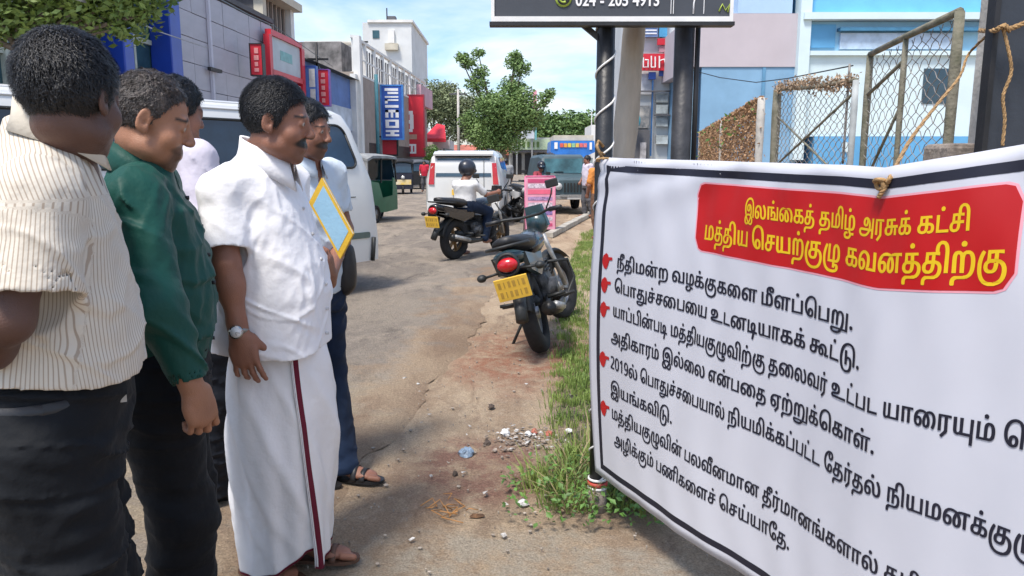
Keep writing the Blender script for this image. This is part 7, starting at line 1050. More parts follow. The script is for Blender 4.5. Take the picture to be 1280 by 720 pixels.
def wheel(par, c, ax, R_, w_, name='wheel', rim=None, spokes=0):
    """tyre with a rim and hub as its sub-part"""
    c = Vector(c); ax = Vector(ax).normalized(); a = ax.orthogonal().normalized(); b = ax.cross(a); prof = [(.62, -.42), (.80, -.5), (.95, -.44), (1.0, -.25), (1.0, .25), (.95, .44), (.80, .5), (.62, .42), (.60, 0)]
    mb = MB(); n = 36; vs = [c + (a * cos(2 * pi * i / n) + b * sin(2 * pi * i / n)) * (R_ * p[0]) + ax * (w_ * p[1]) for i in range(n) for p in prof]; k = len(prof)
    mb.add(vs, [(i * k + j, ((i + 1) % n) * k + j, ((i + 1) % n) * k + (j + 1) % k, i * k + (j + 1) % k) for i in range(n) for j in range(k)], True); t = mb.build(name, m_tyre, par)
    mb = MB(); mb.torus(c, ax, R_ * .60, R_ * .05, 32, 6, sq=w_ / R_ * 4); mb.cyl(c - ax * w_ * .38, c + ax * w_ * .38, R_ * .16, 14)
    if spokes:
        for i in range(spokes):
            e = a * cos(2 * pi * i / spokes) + b * sin(2 * pi * i / spokes); mb.bar(c + e * R_ * .1, c + e * R_ * .6, R_ * .10 if spokes < 9 else .004, w_ * .35 if spokes < 9 else .004, ax)
    else: mb.cyl(c - ax * w_ * .25, c + ax * w_ * .25, R_ * .58, 24)
    mb.build('rim', rim or m_rim, t); return t
# ---- white van: side faces us, the far end is at the right
va = radians(35); vd = Vector((sin(va), cos(va), 0)); end = Vector((-1.50, 8.45, 0))
van = thing('van', 'long white passenger van with dark blue tinted windows parked behind the men', 'van', end, 0); van.rotation_euler = (0, 0, pi / 2 - va)
# local: +x toward the far (right) end at x = 0, +y away from us, -x toward the near end
W_ = 1.72; Lv = 4.85
def vprof(x):    # half ring of the body section at x, seen from the end: (y, z)
    return [(0.03, .34), (0.0, .55), (0.0, .95), (.02, 1.22), (.06, 1.45), (.13, 1.80), (.20, 1.93), (.34, 1.985), (.86, 2.01)]
def vring(x, k=1.0, zt=1.0, top=0.0):
    h_ = [(y + (1 - k) * .35, z if z < 1.3 else z - top * (z - 1.3)) for y, z in vprof(x)]; r = [Vector((x, y, z)) for y, z in h_]; return r + [Vector((x, W_ - y, z)) for y, z in reversed(h_)]
mb = MB(); rings = []
for x, k, top in ((-Lv, .86, .3), (-Lv + .06, .97, .12), (-Lv + .25, 1, .02), (-4.0, 1, 0), (-2.5, 1, 0), (-1.2, 1, 0), (-.6, 1, .0), (-.35, 1, .01), (-.16, .995, .03), (-.06, .97, .10), (.0, .90, .22)):
    rr_ = vring(x, k, 1, top)
    for v in rr_:
        if x > -.4: v.x += -.0 + max(0, 1.0 - v.z) * .10 * (x + .4) / .4 - max(0, v.z - 1.15) * .30 * (x + .4) / .4
    rings.append(rr_)
mb.loft(rings, smooth=True); o = mb.build('body', m_vanw, van)
md = o.modifiers.new('edge', 'EDGE_SPLIT'); md.split_angle = radians(40)
def vpt(x, z, off=0.0):
    P = vprof(x); y = float(np.interp(z, [p[1] for p in P], [p[0] for p in P])); return Vector((x, y - off, z))
def vpatch(name, poly, mat, off, th=.012, par=van, rim=None):
    """polygon in (x, z) laid on the van side with rounded look and thickness"""
    mb = MB(); mb.loft([[vpt(x, z, off) for x, z in poly], [vpt(x, z, -th) for x, z in poly]], smooth=False); o = mb.build(name, mat, par)
    if rim:
        mb = MB(); mb.tube([vpt(x, z, off + .002) for x, z in poly + poly[:1]], .013, 6); mb.build('window_seal', rim, o)
    return o
def rpoly(x0, x1, z0, z1, r=.06, tilt0=0, tilt1=0):
    P = []
    for cx, cz, a0 in ((x1 - r, z1 - r, 0), (x0 + r, z1 - r, 90), (x0 + r, z0 + r, 180), (x1 - r, z0 + r, 270)):
        for k in range(5): a = radians(a0 + 22.5 * k); px = cx + r * cos(a); pz = cz + r * sin(a); f = (pz - z0) / (z1 - z0); P.append((px + f * (tilt0 if px < (x0 + x1) / 2 else tilt1), pz))
    return P
vpatch('rear_window', rpoly(-1.28, -.22, 1.36, 1.80, .09, 0, -.14), m_vglass, .004, rim=m_trim); vpatch('middle_window', rpoly(-2.62, -1.36, 1.36, 1.80, .07), m_vglass, .004, rim=m_trim); vpatch('front_window', rpoly(-3.95, -2.70, 1.36, 1.80, .07), m_vglass, .004, rim=m_trim); vpatch('front_quarter_window', rpoly(-4.70, -4.03, 1.36, 1.78, .07, .25), m_vglass, .004, rim=m_trim)
mb = MB()
for x in (-1.32, -2.66, -3.99): mb.tube([vpt(x, z, .0) for z in (.42, .8, 1.1, 1.3, 1.6, 1.84)], .007, 4)
mb.tube([vpt(x, 1.05, .0) for x in (-4.6, -3, -1.5, -.3)], .006, 4); mb.build('panel_joint', m_trim, van)
vpatch('side_moulding', rpoly(-4.5, -.12, .60, .665, .02), M('grey_green_moulding', (0.11, 0.15, 0.13), .6), .014); vpatch('door_handle', rpoly(-.75, -.48, .92, .965, .018), m_trim, .03); vpatch('door_handle', rpoly(-2.95, -2.72, .98, 1.02, .018), m_trim, .03)
vpatch('lower_scuff', rpoly(-4.4, -.5, .36, .43, .02), m_trim, .004)
mb = MB(); mb.tube([vpt(-.10, z, .012) + Vector((.035, 0, 0)) for z in (.34, .45, .60)], .026, 6); mb.build('corner_guard', m_trim, van)
mb = MB(); mb.tube([vpt(x, 1.90, .008) for x in np.linspace(-4.5, -.45, 12)], .010, 5); mb.tube([vpt(x, 1.965, .006) for x in np.linspace(-4.4, -.5, 12)], .008, 5); mb.build('roof_gutter', m_vanw, van)
for x in (-.95, -3.85):
    mb = MB(); mb.cyl((x, -.004, .33), (x, .22, .33), .365, 28); mb.build('wheel_arch', m_trim, van); mb = MB()
    for y in (.075, W_ - .075): wheel(van, (x, y, .32), (0, 1, 0), .315, .19)
mb = MB(); mb.box((.03, W_ / 2, .46), (.14, W_ * .92, .22), bev=.04); mb.build('bumper', m_vanw, van)

# ---- generic builders --------------------------------------------------
def carbody(par, rings_xyz, mat, name='body'):
    mb = MB(); mb.loft(rings_xyz, smooth=True); o = mb.build(name, mat, par); md = o.modifiers.new('edge', 'EDGE_SPLIT'); md.split_angle = radians(32); return o
def sect(y, w0, w1, z0, zb, zt, w2):
    """car section at y: sill, belt, roof"""
    h = [(w0 * .9, z0), (w0, z0 + .12), (w1, zb), (w2, zt - .08), (w2 * .88, zt)]; return [Vector((x, y, z)) for x, z in h] + [Vector((-x, y, z)) for x, z in reversed(h)]
# white sport utility, rear toward us
sp = G(580, 284); suv = thing('suv', 'white high sided off road car seen from behind with red tail lamps', 'car', (sp.x, sp.y, 0), -radians(3))
secs = [sect(0, .80, .80, .42, 1.05, 1.40, .72), sect(.10, .86, .85, .36, 1.05, 1.62, .72), sect(.5, .88, .87, .34, 1.07, 1.70, .72), sect(2.2, .88, .87, .34, 1.07, 1.70, .71), sect(2.9, .88, .86, .34, 1.06, 1.30, .74), sect(3.2, .88, .86, .34, 1.02, 1.12, .80), sect(4.3, .84, .80, .38, .92, 1.0, .7), sect(4.5, .75, .72, .42, .8, .85, .6)]
carbody(suv, secs, m_vanw)
def quadp(par, name, pts, mat, th=.02):
    """small slab from 4+ points, thickness along its normal"""
    P = [Vector(p) for p in pts]; n = (P[1] - P[0]).cross(P[2] - P[1]).normalized() * th; mb = MB(); mb.loft([[p + n for p in P], [p - n for p in P]], smooth=False); return mb.build(name, mat, par)
quadp(suv, 'rear_window', [(-.62, .005, 1.12), (.62, .005, 1.12), (.58, .055, 1.52), (-.58, .055, 1.52)], glass('suv_glass', (.05, .08, .10)), .015)
quadp(suv, 'roof_spoiler', [(-.66, -.05, 1.60), (.66, -.05, 1.60), (.66, .2, 1.66), (-.66, .2, 1.66)], m_vanw, .02); quadp(suv, 'spoiler_strip', [(-.62, -.02, 1.555), (.62, -.02, 1.555), (.62, .06, 1.565), (-.62, .06, 1.565)], m_trim, .012)  # white roof spoiler with a thin black trim strip below it
for q in (-1, 1):
    quadp(suv, 'tail_lamp', [(q * .78, -.005, .95), (q * .66, -.01, .95), (q * .63, .02, 1.42), (q * .73, .03, 1.42)], m_lampr, .02); quadp(suv, 'side_window', [(q * .83, .45, 1.12), (q * .83, 1.4, 1.12), (q * .75, 1.4, 1.55), (q * .75, .55, 1.55)], m_win, .01); quadp(suv, 'side_window', [(q * .83, 1.5, 1.12), (q * .83, 2.6, 1.12), (q * .75, 2.2, 1.55), (q * .75, 1.5, 1.55)], m_win, .01)
    for y in (.75, 3.5): wheel(suv, (q * .78, y, .36), (1, 0, 0), .36, .22)
bx(suv, 'bumper', (-.82, -.10, .36), (.82, .02, .58), m_vanw, .03); bx(suv, 'number_plate', (-.25, -.115, .72), (.25, -.004, .84), m_plate); bx(suv, 'door_handle', (.10, -.03, .98), (.34, -.002, 1.02), m_trim); bx(suv, 'badge', (-.08, -.03, 1.0), (.06, -.002, 1.06), m_trim); bx(suv, 'door_joint', (.45, -.012, .55), (.46, -.001, 1.5), m_trim)
for x in (-.5, .5): bx(suv, 'roof_rail', (x - .02, .5, 1.70), (x + .02, 2.1, 1.75), m_trim)
# dusty blue green jeep facing us
jp = G(716, 268); jeep = thing('jeep', 'old blue green jeep facing us at the roadside right of the pink board', 'jeep', (jp.x, jp.y, 0), radians(8))
m_jeep = M('dull_teal_paint', (0.07, 0.11, 0.125), .45, .15, 2); secs = [sect(0, .55, .55, .55, .85, .95, .45), sect(.08, .62, .62, .45, .92, 1.02, .55), sect(1.1, .68, .66, .42, .98, 1.06, .58), sect(1.25, .74, .72, .4, 1.0, 1.1, .66), sect(1.45, .76, .74, .4, 1.02, 1.62, .64), sect(1.7, .78, .76, .4, 1.02, 1.68, .68), sect(3.4, .78, .76, .4, 1.02, 1.66, .66), sect(3.5, .7, .7, .5, 1.0, 1.5, .6)]
carbody(jeep, secs, m_jeep); quadp(jeep, 'windscreen', [(-.60, 1.27, 1.13), (.60, 1.27, 1.13), (.56, 1.44, 1.55), (-.56, 1.44, 1.55)], M('teal_windscreen', (0.06, 0.17, 0.20), .1, .3, 2, 0), .02)
for q in (-1, 1):
    mb = MB(); mb.cyl((q * .42, -.04, .78), (q * .42, .05, .78), .10, 16); mb.build('headlight', m_lampw, jeep); quadp(jeep, 'mudguard', [(q * .82, -.05, .62), (q * .52, -.05, .66), (q * .52, .7, .80), (q * .84, .7, .76)], m_jeep, .03)
    for y in (.4, 2.7): wheel(jeep, (q * .66, y, .34), (1, 0, 0), .34, .2)
for i in range(6): bx(jeep, 'grille_bar', (-.26 + i * .09, -.035, .62), (-.22 + i * .09, -.002, .88), m_trim)
bx(jeep, 'bumper', (-.78, -.16, .42), (.78, -.06, .54), m_steel, .02); bx(jeep, 'bull_bar', (-.40, -.2, .50), (.40, -.165, .56), m_steel); bx(jeep, 'wiper', (-.3, 1.24, 1.16), (-.02, 1.26, 1.18), m_trim); bx(jeep, 'number_plate', (-.2, -.185, .43), (.2, -.161, .53), m_lampw)
# green three wheeler
def tuk(name_label, loc, rz, mb_col, hood, panel=None, group=None):
    t = thing('three_wheeler', name_label, 'three wheeler', loc, rz, group)
    mb = MB(); P = [(0, .25), (0, .75), (.18, 1.05), (.30, 1.06), (.34, .62), (1.0, .58), (1.25, .95), (1.75, 1.0), (1.95, .85), (1.98, .30), (1.5, .25), (.8, .22)]
    mb.loft([[Vector((x, y, z)) for y, z in P] for x in (-.48, -.46)], smooth=False); mb.loft([[Vector((x, y, z)) for y, z in P] for x in (.46, .48)], smooth=False); mb.span((-.459, .02, .24), (.459, 1.95, .32)); mb.span((-.459, 1.90, .33), (.459, 1.96, .9)); mb.span((-.44, -.03, .25), (.44, .019, .98)); mb.build('body', mb_col, t)
    mb = MB(); mb.loft([[Vector((x * k, y, 1.66 - .9 * abs(x) ** 2.5 * .25 - dz)) for x in (-.62, -.5, -.25, 0, .25, .5, .62)] + [Vector((x * k, y, 1.60 - .9 * abs(x) ** 2.5 * .25 - dz)) for x in (.62, .5, .25, 0, -.25, -.5, -.62)] for y, k, dz in ((-.02, .75, .12), (.12, .85, .02), (.8, .88, 0), (1.7, .88, 0), (1.98, .82, .08))], smooth=False); mb.span((-.5, 1.93, .88), (.5, 1.97, 1.5)); mb.build('hood', hood, t)
    [MB().bar((q * .46, y0, .95), (q * .46, y1, 1.56), .035, .035).build('frame_post', m_trim, t) for q in (-1, 1) for y0, y1 in ((.0, .14), (1.05, 1.0))]
    quadp(t, 'windscreen', [(-.42, -.01, 1.0), (.42, -.01, 1.0), (.38, .11, 1.5), (-.38, .11, 1.5)], m_win, .008); bx(t, 'seat', (-.42, 1.1, .33), (.42, 1.75, .66), m_black, .05); bx(t, 'seat_back', (-.42, 1.72, .67), (.42, 1.86, 1.2), m_black, .03)
    mb = MB(); mb.cyl((0, -.10, .78), (0, -.02, .78), .085, 14); mb.build('headlight', m_lampw, t)
    if panel: bx(t, 'front_sticker', (-.38, -.05, .45), (.38, -.031, .68), panel)
    wheel(t, (0, .06, .21), (1, 0, 0), .21, .10); [wheel(t, (q * .5, 1.55, .21), (1, 0, 0), .21, .10) for q in (-1, 1)]
    [bx(t, 'tail_lamp', (q * .40 - .05, 1.961, .55), (q * .40 + .05, 1.99, .66), m_lampr) for q in (-1, 1)]; return t
m_tukg = M('tuk_green', (0.01, 0.17, 0.085), .35, .12, 3)
gp = G(440, 280); tuk('green three wheeler with a grey hood just past the end of the van', (gp.x + .35, gp.y + 1.9, 0), pi + radians(-12), m_tukg, M('grey_canvas', (0.30, 0.31, 0.31), .8, .15, 4))
gp = G(504, 243); tuk('dark three wheeler with a white and yellow front farther up the road', (gp.x, gp.y, 0), radians(12), M('tuk_dark', (0.02, 0.022, 0.04), .4), m_black, M('white_yellow_sticker', (0.75, 0.70, 0.55), .5, .4, 3, col2=(0.75, 0.5, 0.05)))
gp = G(521, 238); tuk('small black three wheeler behind the dark one, near the corner', (gp.x, gp.y + 2, 0), radians(20), m_black, M('tuk_hood_grey', (0.10, 0.11, 0.13), .7))

# ---- motorcycles: local x along the bike (front = +x), y to its left, z up
def motorbike(name_label, loc, heading, lean, body, tank, rimm, steer=0.0, plate=True, group=None):
    t = thing('motorcycle', name_label, 'motorcycle', loc, 0, group); t.rotation_mode = 'XYZ'
    t.rotation_euler = (Matrix.Rotation(heading, 3, 'Z') @ Matrix.Rotation(-lean, 3, 'X')).to_euler()
    wheel(t, (0, 0, .30), (0, 1, 0), .30, .12, 'rear_wheel', rimm, 6); St = Matrix.Rotation(steer, 3, 'Z'); hd = Vector((1.06, 0, 0)); F = lambda x, y, z: hd + St @ Vector((x, y, z))
    wheel(t, F(.20, 0, .30), St @ Vector((0, 1, 0)), .30, .10, 'front_wheel', rimm, 6)
    mb = MB(); [mb.tube([F(.20, q * .075, .30), F(.02, q * .075, .80)], .022, 8) for q in (-1, 1)]; mb.build('front_fork', m_steel, t)
    mb = MB(); rows = []
    for i in range(9):
        a = radians(40 + 13 * i); rows.append([F(.20 + .335 * cos(a), y, .30 + .335 * sin(a) + dz) for y, dz in ((-.06, -.02), (-.03, .012), (.03, .012), (.06, -.02), (.03, .0), (-.03, .0))])
    mb.loft(rows); mb.build('front_mudguard', m_trim, t)
    mb = MB(); rows = []
    for i in range(10):
        a = radians(60 + 12 * i); r_ = .35; rows.append([Vector((r_ * cos(a), y, .30 + r_ * sin(a) + dz)) for y, dz in ((-.07, -.03), (-.04, .012), (.04, .012), (.07, -.03), (.04, .0), (-.04, .0))])
    mb.loft(rows); mb.tube([(-.30, 0, .52), (-.42, 0, .46), (-.50, 0, .34)], .045, 8); mb.build('rear_mudguard', m_trim, t)
    mb = MB(); mb.tube([(.05, 0, .38), (.5, 0, .34), (.70, 0, .40)], [.05, .06, .05], 8); mb.tube([(.70, 0, .4), (.92, 0, .85)], .03, 8); [mb.tube([(0, q * .1, .30), (.42, q * .09, .36)], .024, 8) for q in (-1, 1)]; mb.build('frame', m_trim, t)
    mb = MB(); mb.box((.52, 0, .42), (.34, .24, .26), bev=.06); mb.box((.62, 0, .54), (.16, .18, .18), bev=.02)
    for i in range(6): mb.box((.62, 0, .47 + i * .03), (.20, .22, .008))
    mb.cyl((.46, -.17, .40), (.46, .17, .40), .085, 16); mb.build('engine', M('engine_metal', (0.12, 0.12, 0.12), .45, .4, 15, .3, metal=.5), t)
    mb = MB(); mb.tube([(.68, -.10, .42), (.60, -.16, .26), (.2, -.17, .27), (-.30, -.17, .36)], [.02, .025, .045, .055], 10); mb.build('exhaust', M('exhaust_black', (0.05, 0.05, 0.05), .35, .2, metal=.5), t); mb = MB(); mb.tube([(.1, -.215, .29), (-.28, -.225, .37)], .03, 8); mb.build('heat_shield', m_steel, t)
    mb = MB(); rows = []
    for x, w1, z, h in ((-.42, .05, .90, .03), (-.34, .11, .88, .05), (-.05, .14, .855, .06), (.22, .13, .82, .07), (.44, .09, .80, .05)): rows.append([Vector((x, w1 * cos(a), z + h * sin(a))) for a in np.linspace(0, 2 * pi, 12, endpoint=False)])
    mb.loft(rows); mb.build('seat', m_black, t)
    mb = MB(); rows = []
    for x, w1, z, h in ((.38, .08, .76, .08), (.5, .115, .775, .09), (.68, .130, .78, .105), (.84, .11, .80, .09), (.93, .06, .80, .06)): rows.append([Vector((x, w1 * cos(a), z + h * sin(a))) for a in np.linspace(0, 2 * pi, 14, endpoint=False)])
    mb.loft(rows); mb.build('tank', tank, t)
    for q in (-1, 1):
        mb = MB(); mb.loft([[Vector((x, q * y, z)) for x, z in ((-.40, .80), (-.30, .66), (.10, .56), (.34, .62), (.36, .72), (.0, .74))] for y in (.09, .125)], smooth=False); mb.build('side_panel', body, t)
    mb = MB(); rows = [[Vector((x, w1 * cos(a), z + h * sin(a))) for a in np.linspace(0, 2 * pi, 12, endpoint=False)] for x, w1, z, h in ((-.50, .05, .80, .03), (-.42, .11, .79, .05), (-.25, .13, .76, .05), (-.1, .12, .74, .04))]; mb.loft(rows); mb.build('tail_cowl', body, t)
    mb = MB(); mb.tube([(-.10, .12, .84), (-.35, .15, .86), (-.50, .08, .87), (-.50, -.08, .87), (-.35, -.15, .86), (-.10, -.12, .84)], .012, 6); mb.build('grab_rail', m_trim, t)
    mb = MB(); mb.ell((-.50, 0, .745), (.045, .076, .050)); tl_ = mb.build('tail_lamp', m_lampr, t); mb = MB(); mb.torus((-.50, 0, .745), (1, 0, 0), .074, .012, 20, 6); mb.build('lamp_bezel', m_trim, tl_)
    for q in (-1, 1): mb = MB(); mb.tube([(-.45, q * .08, .70), (-.45, q * .19, .69)], .01, 5); mb.ell((-.45, q * .21, .69), (.035, .035, .028)); mb.build('turn_signal', m_orl if group else m_trim, t)
    if plate: mb = MB(); mb.box((-.525, 0, .585), (.012, .235, .165), R=Matrix.Rotation(-.25, 3, 'Y'), bev=.004); pl_ = mb.build('number_plate', m_plate, t); mb = MB(); Rp = Matrix.Rotation(-.25, 3, 'Y'); [mb.box(Vector((-.525, 0, .585)) + Rp @ Vector((-.007, -.085 + .034 * i, dz)), (.001, w_i, .045), R=Rp) for i, w_i in enumerate((.020, .008, .022, .018, .008, .020)) for dz in (.036, -.036)]; mb.build('plate_marks', M('worn_plate_print', (0.50, 0.30, 0.05), .6), pl_)
    mb = MB(); mb.ell(F(.12, 0, .90), (.09, .10, .10)); mb.loft([[F(x, y, z) for y, z in ((-.11, .86), (.11, .86), (.08, 1.06), (-.08, 1.06))] for x in (.10, .14)], smooth=False); mb.build('headlamp_cowl', body, t); mb = MB(); mb.ell(F(.17, 0, .90), (.05, .085, .085)); mb.build('headlight', m_lampw, t)
    mb = MB(); mb.tube([F(-.12, -.36, 1.00), F(-.06, -.22, 1.0), F(.0, -.1, .98), F(.0, .1, .98), F(-.06, .22, 1.0), F(-.12, .36, 1.0)], .013, 8); hb_ = mb.build('handlebar', m_trim, t)
    for q in (-1, 1): mb = MB(); mb.tube([F(-.075, q * .25, 1.0), F(-.125, q * .38, 1.0)], .020, 8); mb.build('grip', m_black, hb_)
    for q in (-1, 1):
        mb = MB(); mb.tube([F(-.04, q * .2, 1.01), F(-.02, q * .27, 1.12), F(-.02, q * .29, 1.17)], .007, 6); mb.box(F(-.02, q * .30, 1.21), (.02, .12, .07), R=St, bev=.02); mb.build('mirror', m_trim, t)
    mb = MB(); mb.tube([(.66, -.05, .6), (.80, -.26, .56), (.80, -.28, .40), (.70, -.20, .28), (.62, -.04, .26)], .014, 7); mb.tube([(.66, .05, .6), (.80, .26, .56), (.80, .28, .40), (.70, .20, .28), (.62, .04, .26)], .014, 7); mb.build('crash_guard', m_trim, t)
    mb = MB(); mb.tube([(.35, .1, .28), (.27, .28, .04)], .012, 6); mb.build('side_stand', m_trim, t); [MB().tube([(x, q * .12, z), (x, q * l, z + .01)], .015, 6).build('footrest', m_trim, t) for q in (-1, 1) for x, z, l in ((.38, .33, .30), (.12, .38, .26))]
    return t
m_bk = M('black_gloss_paint', (0.014, 0.016, 0.02), .22, .15, 5, 0, coat=.5); m_tealk = M('dark_teal_paint', (0.03, 0.07, 0.085), .3, .2, 5, 0, coat=.4); m_bronze = M('bronze_wheel', (0.20, 0.12, 0.05), .45, .2, metal=.5)
a_ = G(678, 432); b_ = G(693, 402); motorbike('dark motorcycle with a yellow rear plate leaning on its stand on the red soil', (a_.x, a_.y - .18, 0.0), atan2(b_.y - a_.y, b_.x - a_.x), radians(15), m_tealk, m_bk, m_rim, steer=-.35)
a_ = G(568, 324); motorbike('black motorcycle with bronze wheels ridden by the man in a white shirt', (a_.x, a_.y, 0), radians(58), 0, m_bk, m_bk, m_bronze, steer=.1)
a_ = G(652, 282); motorbike('pale motorcycle partly hidden behind the pink board', (a_.x - .1, a_.y + 1.2, 0), radians(-70), radians(4), M('pearl_white_paint', (0.62, 0.62, 0.62), .3, .05), M('pearl_white_paint', (0, 0, 0)), m_rim, plate=False)
# pink folding board
ab = G(676, 293); ap = thing('street_board', 'pink standing advertisement board on the verge, printed with pale bands', 'sign board', (ab.x, ab.y, 0), radians(3))
ms_p = M('pink_print', (0.72, 0.32, 0.42), .5, .12, 3); xl = D(657, 250, ab.y).x - ab.x; xr = D(694, 250, ab.y).x - ab.x; zt_ = D(676, 222, ab.y).z
quadp(ap, 'face', [(xl, 0, .1), (xr, 0, .1), (xr, .12, zt_), (xl, .12, zt_)], ms_p, .012); quadp(ap, 'rear_leg', [(xl, .75, .0), (xr, .75, .0), (xr, .15, zt_), (xl, .15, zt_)], m_steel, .01)
mb = MB(); [mb.tube([(x, .0, 0), (x, .125, zt_ + .02)], .018, 6) for x in (xl, xr)]; mb.tube([(xl, .125, zt_ + .02), (xr, .125, zt_ + .02)], .018, 6); mb.build('frame', M('pink_frame', (0.70, 0.16, 0.30), .5), ap)
bands = [(.90, .97, M('crimson_band', (0.55, 0.06, 0.16), .5)), (.80, .88, M('pale_band_print', (0.74, 0.62, 0.70), .5, .3, 25)), (.68, .77, M('rose_band', (0.72, 0.12, 0.20), .5)), (.56, .63, M('lilac_band', (0.45, 0.28, 0.50), .5, .3, 25)), (.42, .52, M('pale_band_print', (0, 0, 0))), (.28, .36, M('violet_band', (0.34, 0.22, 0.52), .5, .4, 25)), (.17, .24, M('pale_band_print', (0, 0, 0))), (.06, .12, M('crimson_band', (0, 0, 0)))]
for a, b, m_ in bands:
    z0, z1 = .1 + a * (zt_ - .1), .1 + b * (zt_ - .1); y = lambda z: (z - .1) / (zt_ - .1) * .12 - .0145; quadp(ap, 'printed_band', [(xl + .05, y(z0), z0), (xr - .05, y(z0), z0), (xr - .05, y(z1), z1), (xl + .05, y(z1), z1)], m_, .003)
# ------------------------------------------------------------------ people
def skin_mat(name, col):
    m = M(name, col, 0.5, 0.10, 9, 0.22, 320, attr='Col', spec=0.45, lo=0.3, hi=0.7)
    b = m.node_tree.nodes['Principled BSDF']; b.inputs['Subsurface Weight'].default_value = 0.08; b.inputs['Subsurface Radius'].default_value = (0.012, 0.005, 0.003); return m
m_skinA = skin_mat('skin_deep_brown', (0.115, 0.058, 0.042)); m_skinB = skin_mat('skin_warm_brown', (0.37, 0.175, 0.10)); m_skinC = skin_mat('skin_brown', (0.28, 0.125, 0.078))
def hair_mat(name, col, var=0.25): return M(name, col, 0.42, var, 60, 0.5, 180, spec=0.5)
m_hair = hair_mat('black_hair', (0.006, 0.006, 0.008)); m_hairg = hair_mat('greying_hair', (0.070, 0.055, 0.048), 0.35); m_hairw = hair_mat('black_wavy_hair', (0.007, 0.007, 0.009))
def rot3(yaw=0, pitch=0, roll=0): return Matrix.Rotation(yaw, 3, 'Z') @ Matrix.Rotation(-pitch, 3, 'X') @ Matrix.Rotation(roll, 3, 'Y')
class Frame:
    def __init__(s, x, y, deg): s.o = Vector((x, y, 0)); a = radians(deg); s.f = Vector((cos(a), sin(a), 0)); s.r = Vector((sin(a), -cos(a), 0)); s.rz = a - pi / 2
    def l(s, px, py, dist): p = D(px, py, dist) - s.o; return np.array([p.dot(s.r), p.dot(s.f), p.z])
HY = 0.90
def sdf_head(S_, hc, R, s=1.0, k=1.0, ear=True):
    P = lambda v: np.array(hc) + np.array(R @ Vector((v[0], v[1] * HY, v[2]))) * s; r = lambda a_, b_, c_: np.array((a_, b_ * HY, c_)) * s
    e = lambda c, rr, kk=0.012, mode='u', RR=None: S_.ell(P(c), r(*rr), kk * s, mode, (R @ RR) if RR is not None else R)
    c = lambda a, b, ra, rb=None, kk=0.01, mode='u': S_.cap(P(a), P(b), ra * s, (ra if rb is None else rb) * s, kk * s, mode)
    e((0, -.016, .036), (.075, .096, .086)); e((0, .030, -.015), (.060, .066, .088), .02); e((0, .030, -.072), (.052, .056, .038), .03); e((0, .074, -.098), (.022, .018, .018), .025)
    for q in (-1, 1):
        e((q * .040, .058, -.030), (.026, .028, .026), .02); e((q * .052, .010, -.068), (.014, .030, .020), .02)
        e((q * .031, .100, .008), (.018, .011, .012), .012, 's'); e((q * .031, .0835, .006), (.0135, .0125, .0125), .003)
        e((q * .013, .106, -.029), (.0085, .010, .008), .006); e((q * .0065, .1105, -.038), (.003, .005, .003), .003, 's')
    c((-.036, .083, .026), (.036, .083, .026), .0085, .0085, .012); c((0, .090, .018), (0, .115, -.022), .007, .0105, .012); e((0, .114, -.026), (.011, .009, .009), .008)
    c((-.019, .090, -.057), (.019, .090, -.057), .0085, kk=.012); c((-.016, .091, -.069), (.016, .091, -.069), .0085, kk=.010); c((-.021, .1035, -.0628), (.021, .1035, -.0628), .0018, kk=.003, mode='s')
    if ear:
        for q in (-1, 1):
            RR = Matrix.Rotation(q * 0.35, 3, 'Z') @ Matrix.Rotation(-0.12, 3, 'X')
            e((q * .0795, -.010, -.002), (.0075, .020, .032), .006, RR=RR); e((q * .0765, -.002, -.026), (.006, .010, .012), .006); e((q * .087, -.006, .002), (.0055, .0125, .021), .004, 's', RR)
            e((q * .082, -.004, -.008), (.005, .006, .007), .003, 's')
    return P
def head_tint(V, hc, R, s, base, beard=0.0, brow=1.0, mous=0.0):
    Ri = np.array(R); q = (V - np.array(hc)) @ Ri / s; x, y, z = q[:, 0], q[:, 1] / HY, q[:, 2]; c = np.ones((len(V), 3)); ax = np.abs(x)
    def sm(d, w): return np.clip(0.5 - d / w, 0, 1)[:, None]
    def to(rgb, m, c): return c * (1 - m) + (np.array(rgb) / np.array(base))[None, :] * m
    face = y > 0.03
    lips = sm(np.sqrt((x / 1.9) ** 2 + (z + .0635) ** 2) - .011, .004) * (y > .085)[:, None]; c = to((base[0] * 0.75, base[1] * 0.5, base[2] * 0.55), lips * 0.8, c)
    if beard: c = to((.03, .025, .022), sm(np.maximum(np.abs(z + .086) - .028, ax - .040), .015) * face[:, None] * beard * (1 - lips), c)
    if mous: c = to((.012, .011, .011), sm(np.sqrt((x / 3.0) ** 2 + ((z + .047 + 0.12 * ax)) ** 2) - .0165, .004) * (y > .05)[:, None] * mous, c)
    c = to((.012, .011, .011), sm(np.maximum(np.abs(z - .034 + 0.2 * ax) - .0036, np.abs(ax - .032) - .018), .005) * (y > .06)[:, None] * brow, c)
    eye = sm(np.sqrt(((ax - .031) / 1.6) ** 2 + (z - .005) ** 2) - .0062, .0015) * (y > .088)[:, None]; c = to((.48, .43, .39), eye, c)
    c = to((.01, .008, .008), sm(np.sqrt((ax - .031) ** 2 + (z - .005) ** 2) - .0050, .0015) * (y > .088)[:, None], c)
    n = 1 + 0.12 * vnoise((x * 40).astype(np.float32), (y * 40).astype(np.float32), (z * 40).astype(np.float32))
    cheek = 1 + 0.10 * np.exp(-((z + .02) ** 2 + (y - .07) ** 2) / .0012)
    return c * (n * cheek)[:, None]
